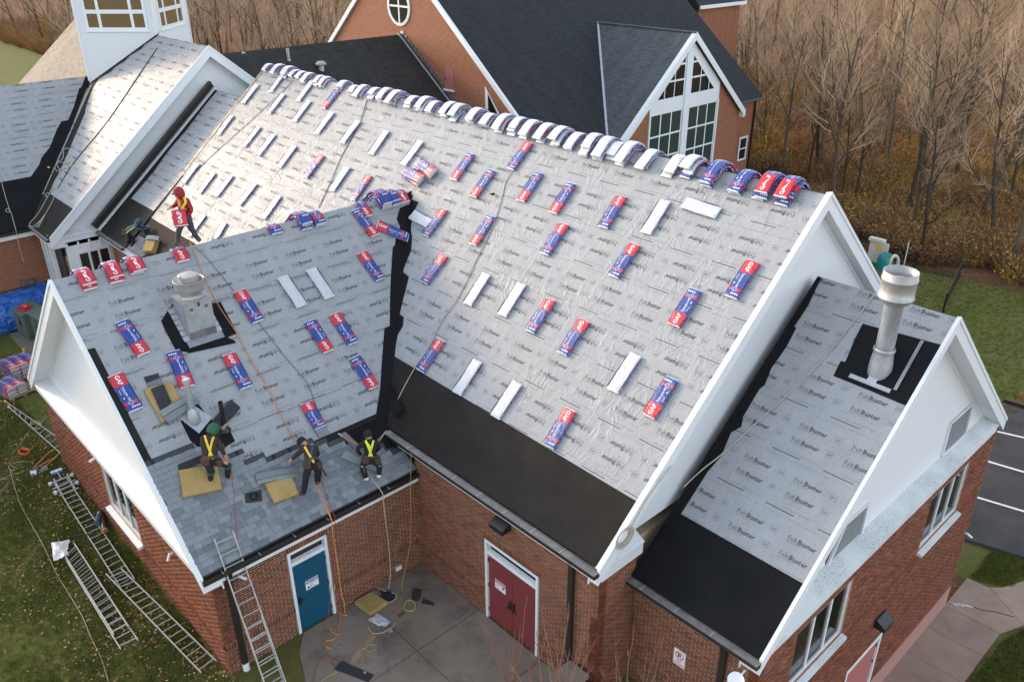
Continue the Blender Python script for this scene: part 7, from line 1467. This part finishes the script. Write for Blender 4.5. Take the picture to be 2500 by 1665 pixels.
strap(p1,[toward(J1['shN'].lerp(J1['neck'],.5)+up*.06,.10),toward(J1['shN'].lerp(J1['chest'],.45),.20),toward(J1['chest'].lerp(J1['pelvis'],.2)+fd*.08,.19)],.06,'yellow'); strap(p1,[toward(J1['chest'].lerp(J1['pelvis'],.15)+fd*.08,.2),toward(J1['chest'].lerp(J1['pelvis'],.45)-fd*.05,.2)],.06,'yellow'); strap(p1,[toward(J1['pelvis']+fd*.08-up*.0,.18),toward(J1['pelvis']-fd*.1+up*.06,.18)],.06,'yellow')
strap(p1,[toward(J1['shF'].lerp(J1['neck'],.3)+up*.03,.12),toward(J1['chest']+fd*.13,.12)],.045,'yellow')
# the bundle he carries hangs in front of him: the panel end shows
cm_=(J1['wrN']+J1['wrF'])/2; wd=(J1['wrN']-J1['wrF']); wd=Vector((wd.x,wd.y,0)).normalized(); cd=(co.location-cm_); cd=Vector((cd.x,cd.y,0)).normalized(); dn=(Vector((0,0,-.82))+cd*.42+fd*.1).normalized(); xx=(wd-dn*wd.dot(dn)).normalized(); zz=xx.cross(-dn)
Mb=Matrix((xx,-dn,xx.cross(-dn))).transposed().to_4x4(); Mb.translation=cm_+dn*.20+cd*.20+fd*.06
key=bend(([(x,y,z) for x,y,z in DEN[('L',0)][0]],)+DEN[('L',0)][1:],1.6,.02,.42,0,.10); 
car=link('shingle_bundle',mk('shingle_bundle',(key[0],key[1],key[2]),BM),None,T(*(cm_+cd*.10+Vector((0,0,.08))))@RZ(math.atan2(cd.y,cd.x)+math.pi/2)); tag(car,'labelled shingle bundle carried by the man in the red hood','shingle bundle')
pk_=bend(([(x,y,z) for x,y,z in PAR['L'][0]],)+PAR['L'][1:],1.6,.02,.42,0,.10); link('printed_label',mk('printed_label',pk_,PM),car,WM(car))
p2,J2,f2=person('p2','person in blue hooded jacket crouching at the link roof laying shingles','bluecloth','black','bootd','bluecloth','hood'); harness(p2,J2,'yellow')
fd=(J2['wrN']-J2['shN']); fd=Vector((fd.x,fd.y,0)).normalized(); hc=J2['head']; m_=MB(); m_.lathe([(0,.05),(.055,.02),(.06,-.03),(0,-.09)],10,T(*(hc+fd*.09-up*.02))); m_.build('face',M['skin'],p2,None,True)
m_=MB(); sd=fd.cross(up); m_.add([hc+fd*.09+up*.06+sd*.09,hc+fd*.09+up*.06-sd*.09,hc+fd*.17-up*.02-sd*.08,hc+fd*.17-up*.02+sd*.08],[(0,1,2,3),(3,2,1,0)]); m_.build('cap_brim',M['redcloth'],p2)
p3,J3,f3=person('p3','person in dark brown jacket and green hood kneeling at the wing shingles','brown','black','boot','greencloth','hood'); harness(p3,J3,'yellow')
for s in 'NF': m_=MB(); a,b=J3['kn'+s],J3['an'+s]; d=(b-a).normalized(); m_.tube([a+d*.03,a+d*.07],.10,10); m_.build('knee_strap',M['greencloth'],p3)
p4,J4,f4=person('p4','person in black beanie and brown jacket bending over the laid shingles','brown','black','bootd','black','beanie'); harness(p4,J4,'yellow','bluecloth')
m_=MB(); h0=toward(J4['hipF'],.1); m_.tube([h0+Vector((.02,.05,0)),h0+Vector((.12,.14,-.32))],.018,6); m_.build('hammer_handle',M['fence'],p4)
p5,J5,f5=person('p5','person in black with lime and yellow harness sitting by the black patch','black','black','whitecl','black','beanie'); harness(p5,J5,'hivis','hivis'); strap(p5,[toward(J5['shN'].lerp(J5['neck'],.3),.10),toward(J5['chest'],.2),toward(J5['pelvis'].lerp(J5['chest'],.15),.18)],.05,'yellow')
for s in 'NF':
    for k in (-.014,0.,.014): m_=MB(); a,b=J5['kn'+s],J5['an'+s]; q=Vector((k,k,0)); m_.tube([toward(a,.078)+q,toward(b,.062)+q],.005,4); m_.build('trouser_stripe',M['whiteink'],p5)
hm=MB(); hm.tube([on(F_WING,-8.72,6.40,.10),on(F_WING,-8.30,7.02,.14)],.016,6); o=prop('hammer',hm,M['ropeo'],None,'roofing hammer with wooden handle left of the man in lime webbing','hammer'); hm=MB(); hm.box((-.08,-.02,-.02),(.08,.02,.02),0,T(*on(F_WING,-8.73,6.38,.10))); hm.build('head',M['alu'],o)
# ================================================================ vegetation
def tree_mesh(seed,H=15,spread=.34,lean=.0,twigs=1.0,fork=.28):
    rg=random.Random(seed); tr=MB(); cr=MB()
    def path(p,d,L,r0,r1,k,up,wob):
        P=[p.copy()];Rr=[r0]; d=d.copy()
        for i in range(k):
            d=(d+Vector((rg.uniform(-wob,wob),rg.uniform(-wob,wob),rg.uniform(-wob*.5,wob*.5)+up))).normalized(); p=p+d*(L/k); P.append(p.copy()); Rr.append(r0+(r1-r0)*(i+1)/k)
        return P,Rr,d
    def at(P,Rr,t):
        f=t*(len(P)-1); i=min(int(f),len(P)-2); f-=i; return P[i].lerp(P[i+1],f),Rr[i]+(Rr[i+1]-Rr[i])*f,(P[i+1]-P[i]).normalized()
    P,Rr,_=path(Vector((0,0,-.2)),Vector((lean,rg.uniform(-.05,.05),1)),H*.78,H*.0110,H*.003,9,.05,.10); tr.tube(P,Rr,7)
    def rec(P,Rr,lv,L,n,t0):
        for i in range(n):
            t=t0+(1-t0)*((i+rg.random())/n); p,r,d=at(P,Rr,min(t,.99)); a=rg.uniform(0,2*math.pi); o=d.orthogonal().normalized(); o=Matrix.Rotation(a,3,d)@o
            ang=rg.uniform(.35,1.0) if lv<3 else rg.uniform(.4,1.0); dd=(d*math.cos(ang)+o*math.sin(ang)).normalized(); dd.z=dd.z*.8+.18; dd.normalize()
            l=L*rg.uniform(.65,1.15)*(1-.45*t if lv==1 else 1); r0=min(r*.62,[0,.080,.036,.018,.010][lv]); r1=r0*.35
            Q,Qr,_=path(p,dd,l,r0,r1,[0,6,5,3,2][lv],[0,.10,.07,.03,.0][lv],[0,.22,.27,.30,.34][lv])
            (tr if lv==1 else cr).tube(Q,Qr,[0,5,4,3,3][lv],cap=False)
            if lv<4: rec(Q,Qr,lv+1,l*[0,.50,.46,.48][lv],max(2,int([0,8,6,3][lv]*twigs)),[0,.25,.2,.15][lv])
    rec(P,Rr,1,H*.42*(spread/.34),9,fork)
    return tr.mesh('trunk',M['bark']),cr.mesh('crown',M['twig'])
TV=[tree_mesh(1,15),tree_mesh(2,17,.30),tree_mesh(3,13,.40,.08),tree_mesh(4,16,.36,-.06),tree_mesh(5,18,.26),tree_mesh(6,11,.34)]
def tree(x,y,z,v,s,a,label,group=None):
    Mw=T(x,y,z)@RZ(a)@Matrix.Diagonal((s,s,s*random.uniform(.92,1.08),1)); o=link('bare_tree',TV[v][0],None,Mw); o.name='bare_tree'; tag(o,label,'tree',group); c=link('crown',TV[v][1],o,Mw); return o
def scrn(x,y,z):
    c=Vector((x,y,z))-co.location; f=c.dot(_F)
    if f<2: return None
    return c.dot(_R2)/f*2040.6+1250, 832.5-c.dot(_U2)/f*2040.6
rt=random.Random(11)
NEAR=[(-19.4,49,0,1.0,'forked bare tree just right of the dormer corner at the wood edge'),(-17.6,51.5,1,.95,'slender bare tree behind the forked one near the dormer corner'),(-16.7,50.7,3,1.0,'leaning pale trunked tree right of the forked pair'),(-10.1,43.5,2,.95,'low bare tree above the right end of the ridge bundles'),(-5.2,45.2,0,1.05,'large spreading bare tree behind the fence near the middle of the wood edge'),(-1.9,36.4,4,.75,'thin straight tree standing at the fence beyond the annex'),(2.6,47.0,1,1.0,'tall bare tree right of the spreading one'),(6.2,44.0,3,1.05,'pale twiggy tree at the right picture edge'),(-13.0,55.0,4,1.0,'tall narrow tree in the gap right of the church'),(-7.5,56.0,1,1.05,'tall tree behind the spreading one')]
for x,y,v,s,lb in NEAR: tree(x,y,-3.95,v,s,rt.uniform(0,6),lb)
cand=[]
for _ in range(9000):
    u=rt.random(); 
    x,y=(rt.uniform(-95,45),rt.uniform(38,150)) if u<.62 else (rt.uniform(-190,-36),rt.uniform(-8,110))
    if -46<x<-12 and y<48: continue
    if u>=.62 and y<18 and x>-150 : continue
    if x>-14 and y<39: continue
    q=scrn(x,y,4); 
    if q is None or not(-60<q[0]<2560 and -500<q[1]<720): continue
    cand.append((math.dist((x,y),(17,-18)),x,y))
cand.sort(); pts=[]
for d,x,y in cand:
    sp=2.9+d*.022
    if all((x-a)**2+(y-b)**2>sp*sp for a,b in pts[-400:]): pts.append((x,y))
pts=pts[:285]
for x,y in pts:
    side='behind the church and entry building' if x<-30 else 'beyond the back lawn'
    tree(x,y,-3.95,rt.randrange(6),rt.uniform(.8,1.15),rt.uniform(0,6),'bare brown tree in the dense woods '+side,'woods '+side)
# geometry-node scatter for what cannot be counted
def scatter(name,src,P,rz,sc,mat=None,tilt=0.0):
    src_o=bpy.data.objects.new(name+'_source',src)
    me=bpy.data.meshes.new(name); me.vertices.add(len(P)); me.vertices.foreach_set('co',np.asarray(P,np.float32).ravel())
    r=np.zeros((len(P),3),np.float32); r[:,2]=rz
    if tilt: r[:,0]=np.random.uniform(-tilt,tilt,len(P)); r[:,1]=np.random.uniform(-tilt,tilt,len(P))
    me.attributes.new('rot','FLOAT_VECTOR','POINT').data.foreach_set('vector',r.ravel()); me.attributes.new('scl','FLOAT','POINT').data.foreach_set('value',np.asarray(sc,np.float32))
    o=link(name,me); o['kind']='stuff'
    g=bpy.data.node_groups.new(name,'GeometryNodeTree'); g.interface.new_socket('Geometry',in_out='INPUT',socket_type='NodeSocketGeometry'); g.interface.new_socket('Geometry',in_out='OUTPUT',socket_type='NodeSocketGeometry')
    i=g.nodes.new('NodeGroupInput'); ou=g.nodes.new('NodeGroupOutput'); ip=g.nodes.new('GeometryNodeInstanceOnPoints'); oi=g.nodes.new('GeometryNodeObjectInfo'); oi.inputs[0].default_value=src_o
    na=g.nodes.new('GeometryNodeInputNamedAttribute'); na.data_type='FLOAT_VECTOR'; na.inputs[0].default_value='rot'; nb=g.nodes.new('GeometryNodeInputNamedAttribute'); nb.data_type='FLOAT'; nb.inputs[0].default_value='scl'
    L=g.links.new; L(i.outputs[0],ip.inputs['Points']); L(oi.outputs['Geometry'],ip.inputs['Instance']); L(na.outputs[0],ip.inputs['Rotation']); L(nb.outputs[0],ip.inputs['Scale']); L(ip.outputs[0],ou.inputs[0])
    md=o.modifiers.new('scatter','NODES'); md.node_group=g; return o
def vary(name,cols,rough=.9,spec=.15):
    t=NT(name); r=rnd(t); rp=t.n('ValToRGB'); e=rp.color_ramp; e.interpolation='CONSTANT'
    while len(e.elements)<len(cols): e.elements.new(.5)
    for i,c in enumerate(cols): e.elements[i].position=i/len(cols); e.elements[i].color=(*c,1)
    t.t.links.new(r,rp.inputs[0]); return t.out(rp.outputs[0],rough,0,None,spec)
M['leaf']=vary('fallen_leaf',[(.24,.13,.075),(.31,.20,.125),(.19,.10,.055),(.38,.26,.18),(.14,.08,.045),(.26,.16,.08)])
M['brush']=vary('dry_brush',[(.29,.145,.065),(.21,.115,.058),(.37,.22,.10),(.15,.09,.05),(.40,.27,.06),(.27,.175,.10),(.31,.15,.05)])
M['blade']=vary('grass_blade',[(.15,.20,.032),(.11,.15,.028),(.21,.205,.058),(.09,.12,.026),(.24,.20,.085),(.175,.235,.032)])
def bush(seed,n,R_,H_,w=.012,lf=0):
    rg=random.Random(seed); b=MB()
    for i in range(n):
        a=rg.uniform(0,6.28); r=rg.random()**.6*R_*.5; p=Vector((r*math.cos(a),r*math.sin(a),0)); d=Vector((math.cos(a)*rg.uniform(.1,.9),math.sin(a)*rg.uniform(.1,.9),1)).normalized(); L=H_*rg.uniform(.5,1.1); Q=[p]
        for k in range(3):
            d=(d+Vector((rg.uniform(-.35,.35),rg.uniform(-.35,.35),rg.uniform(-.3,.12)))).normalized(); Q.append(Q[-1]+d*L/3)
        b.tube(Q,[w,w*.8,w*.6,w*.25],3,cap=False)
        for k in range(lf):
            q=Q[rg.randrange(1,4)]+Vector((rg.uniform(-.15,.15),rg.uniform(-.15,.15),rg.uniform(-.12,.12))); s=rg.uniform(.03,.07); e=Vector((rg.uniform(-1,1),rg.uniform(-1,1),rg.uniform(-1,1))).normalized(); f=e.orthogonal().normalized(); b.add([q-e*s,q+f*s*.6,q+e*s,q-f*s*.6],[(0,1,2,3)])
    return b.mesh('brush',M['brush'])
bp_=[];rn=np.random.RandomState(3)
while len(bp_)<5200:
    u=rn.rand(); x,y=(rn.uniform(-60,30),rn.uniform(36.5,95)) if u<.75 else (rn.uniform(-170,-36),rn.uniform(10,100))
    if -46<x<-12 and y<48: continue
    if u>=.75 and y<22 and x>-150: continue
    if x>-14 and y<37+1.2*math.sin(x*.8): continue
    if rn.rand()>1.25-math.dist((x,y),(0,36))/90: continue
    bp_.append((x,y,-3.95))
for _ in range(1500):
    x=rn.uniform(-14,14); bp_.append((x,37.5+1.2*math.sin(x*.8)+abs(rn.normal(0,3.5)),-3.95))
bp_=np.array(bp_); n1=len(bp_)//2
scatter('dry_brush',bush(1,60,1.2,1.25,.014,2),bp_[:n1],rn.rand(n1)*6.28,rn.uniform(.6,1.9,n1)); scatter('dry_weeds',bush(2,46,.9,1.0,.012,5),bp_[n1:],rn.rand(len(bp_)-n1)*6.28,rn.uniform(.5,1.6,len(bp_)-n1))
fp=[]
while len(fp)<800:
    a=rn.uniform(-1.0,.75); d=rn.uniform(120,420); x,y=17+d*math.sin(-a-.3-.5),-18+d*math.cos(-a-.3-.5)
    if y<22 and x>-230: continue
    fp.append((x,y,-4))
jm=MB(); 
fw_=[]
for v in (1,3,4):
    bm=bmesh.new(); bm.from_mesh(TV[v][0]); bm.from_mesh(TV[v][1]); me=bpy.data.meshes.new('far_tree'); bm.to_mesh(me); bm.free(); me.materials.append(M['twig']); fw_.append(me)
fp=np.array(fp)
for i,me in enumerate(fw_): q=fp[i::3]; scatter('far_woods',me,q,rn.rand(len(q))*6.28,rn.uniform(.8,1.2,len(q)))
# tall reeds along the far field on the left
rp=np.array([(rn.uniform(-150,-112),rn.uniform(17,30),-.2) for _ in range(1500)]); scatter('reeds',bush(4,40,.8,1.7,.02,0),rp,rn.rand(1500)*6.28,rn.uniform(.8,1.6,1500))
sheet('field',[(-300,-60),(-45,-60),(-45,8.5),(-112,16.5),(-300,24)],0.0,'grass')
# grass blades
def tuft(seed,n,H_,w):
    rg=random.Random(seed); b=MB()
    for i in range(n):
        a=rg.uniform(0,6.28); p=Vector((rg.uniform(-.06,.06),rg.uniform(-.06,.06),0)); d=Vector((math.cos(a),math.sin(a),0)); s=Vector((-d.y,d.x,0))*w; h=H_*rg.uniform(.5,1.1); b.add([p-s,p+s,p+d*h*.35+Vector((0,0,h*.75))+s*.6,p+d*h*.8+Vector((0,0,h)),p+d*h*.35+Vector((0,0,h*.75))-s*.6],[(0,1,2,3,4)])
    return b.mesh('grass_tuft',M['blade'])
def inlawn(x,y): return not(-10.1<x<2.3 and y>-13.05) and not(-23.2<x<-18 and y>-12)
gp=[]
while len(gp)<46000:
    x,y=rn.uniform(-24,4.5),-12.9-abs(rn.normal(0,2.2)) if rn.rand()<.8 else rn.uniform(-17,-7.5)
    if x>2.2 and y>-11.6-(x-2.2)*.5: continue
    if inlawn(x,y) and y>-19: gp.append((x,y,0))
gp=np.array(gp); k=len(gp)
scatter('grass',tuft(1,8,.06,.004),gp,rn.rand(k)*6.28,rn.uniform(.5,1.25,k)*(.75+.5*np.sin(gp[:,0]*.9+np.sin(gp[:,1]*1.3)*1.5)**2))
g2=np.array([(rn.uniform(-14,12),rn.uniform(17.5,36),-3.9) for _ in range(16000)]); g2=g2[(g2[:,0]<9.2-(g2[:,1]-17)*.02)&(g2[:,1]<36-.0*g2[:,0])]; g3=np.array([(11.9+rn.rand()*1.6,8.4+rn.rand()*2.2,-3.894) for _ in range(1500)]); g3=g3[(g3[:,1]>8.4+.6*(g3[:,0]-12.2).clip(0))&(g3[:,1]<10.4+.25*(g3[:,0]-11))&~((g3[:,0]>13)&(g3[:,1]<9.6))]; g4=np.array([(13.6+rn.rand()*1.6,2.6+rn.rand()*4.6,-3.89) for _ in range(3500)]); g4=g4[g4[:,0]>13.65+.25*np.maximum(0,g4[:,1]-6)]
g2=np.concatenate([g2,g3,g4]); scatter('grass',tuft(2,8,.08,.006),g2,rn.rand(len(g2))*6.28,rn.uniform(.6,1.3,len(g2)))
# fallen leaves
lm=MB(); lm.add([(-.05,0,.0),(-.015,.035,.012),(.05,.005,.02),(-.005,-.035,.008)],[(0,3,2,1)]); lf_=lm.mesh('leaf',M['leaf'])
lp=[]
while len(lp)<3800:
    x,y=rn.uniform(-20,3.5),-13-abs(rn.normal(0,2.2)) if rn.rand()<.75 else rn.uniform(-16,-8)
    if x>2.2 and y>-11.8-(x-2.2)*.5: continue
    if inlawn(x,y) and math.sin(x*1.1)*math.sin(y*1.4+x*.3)+rn.normal(0,.5)>-.25: lp.append((x,y,.05))
for _ in range(60): lp.append((rn.uniform(2.3,8),rn.uniform(-11.4,-7.4),.03))
for _ in range(5200):
    x=rn.uniform(-12,12); y=rn.uniform(30,40)+abs(rn.normal(0,2.5)); lp.append((x,y,-3.85))
for _ in range(900): lp.append((rn.uniform(-4,9),rn.uniform(18,33),-3.84))
lp=np.array(lp); scatter('fallen_leaves',lf_,lp,rn.rand(len(lp))*6.28,rn.uniform(.35,.95,len(lp)),tilt=.5)
# bare shrubs at the foot of the picture
def shrub(x,y,seed,n,H_,label):
    rg=random.Random(seed); b=MB()
    for i in range(n):
        a=rg.uniform(0,6.28); d=Vector((math.cos(a)*rg.uniform(.05,.35),math.sin(a)*rg.uniform(.05,.35),1)).normalized(); p=Vector((x+math.cos(a)*.08,y+math.sin(a)*.08,0)); Q=[p]; L=H_*rg.uniform(.6,1.05)
        for k in range(6):
            d=(d+Vector((rg.uniform(-.13,.13),rg.uniform(-.13,.13),.03))).normalized(); Q.append(Q[-1]+d*L/6)
        b.tube(Q,[.022,.019,.016,.013,.011,.008,.005],4,cap=False)
        for k in range(5):
            q=Q[rg.randrange(2,6)]; e=(d+Vector((rg.uniform(-.8,.8),rg.uniform(-.8,.8),.2))).normalized(); l=rg.uniform(.08,.4); b.tube([q,q+e*l*.5,q+(e+Vector((0,0,.3))).normalized()*l],[.010,.008,.005],3,cap=False)
    return prop('shrub',b,M['shrubw'],None,label,'shrub')
M['shrubw']=bark('shrub_stem',(.25,.12,.075),(.36,.21,.15))
shrub(8.6,-8.35,1,11,3.2,'bare reddish shrub in front of the annex corner, left of the sign'); shrub(9.8,-7.45,2,11,3.3,'bare reddish shrub directly below the no parking sign'); shrub(7.5,-8.75,3,10,2.9,'bare reddish shrub in front of the red double doors')
# trees standing beyond the left edge of the picture, between the low sun and the lawn
for i,(x,y,s) in enumerate([(-37,-22,1.0),(-44,-20,1.15),(-42,-36,1.1),(-50,-24,1.25),(-48,-17,1.2),(-52,-12,1.25),(-47,-11,1.1)]): tree(x,y,-.05,i%6,s,i*1.7,'bare tree standing left of the picture beyond the lawn','trees left of the lawn')
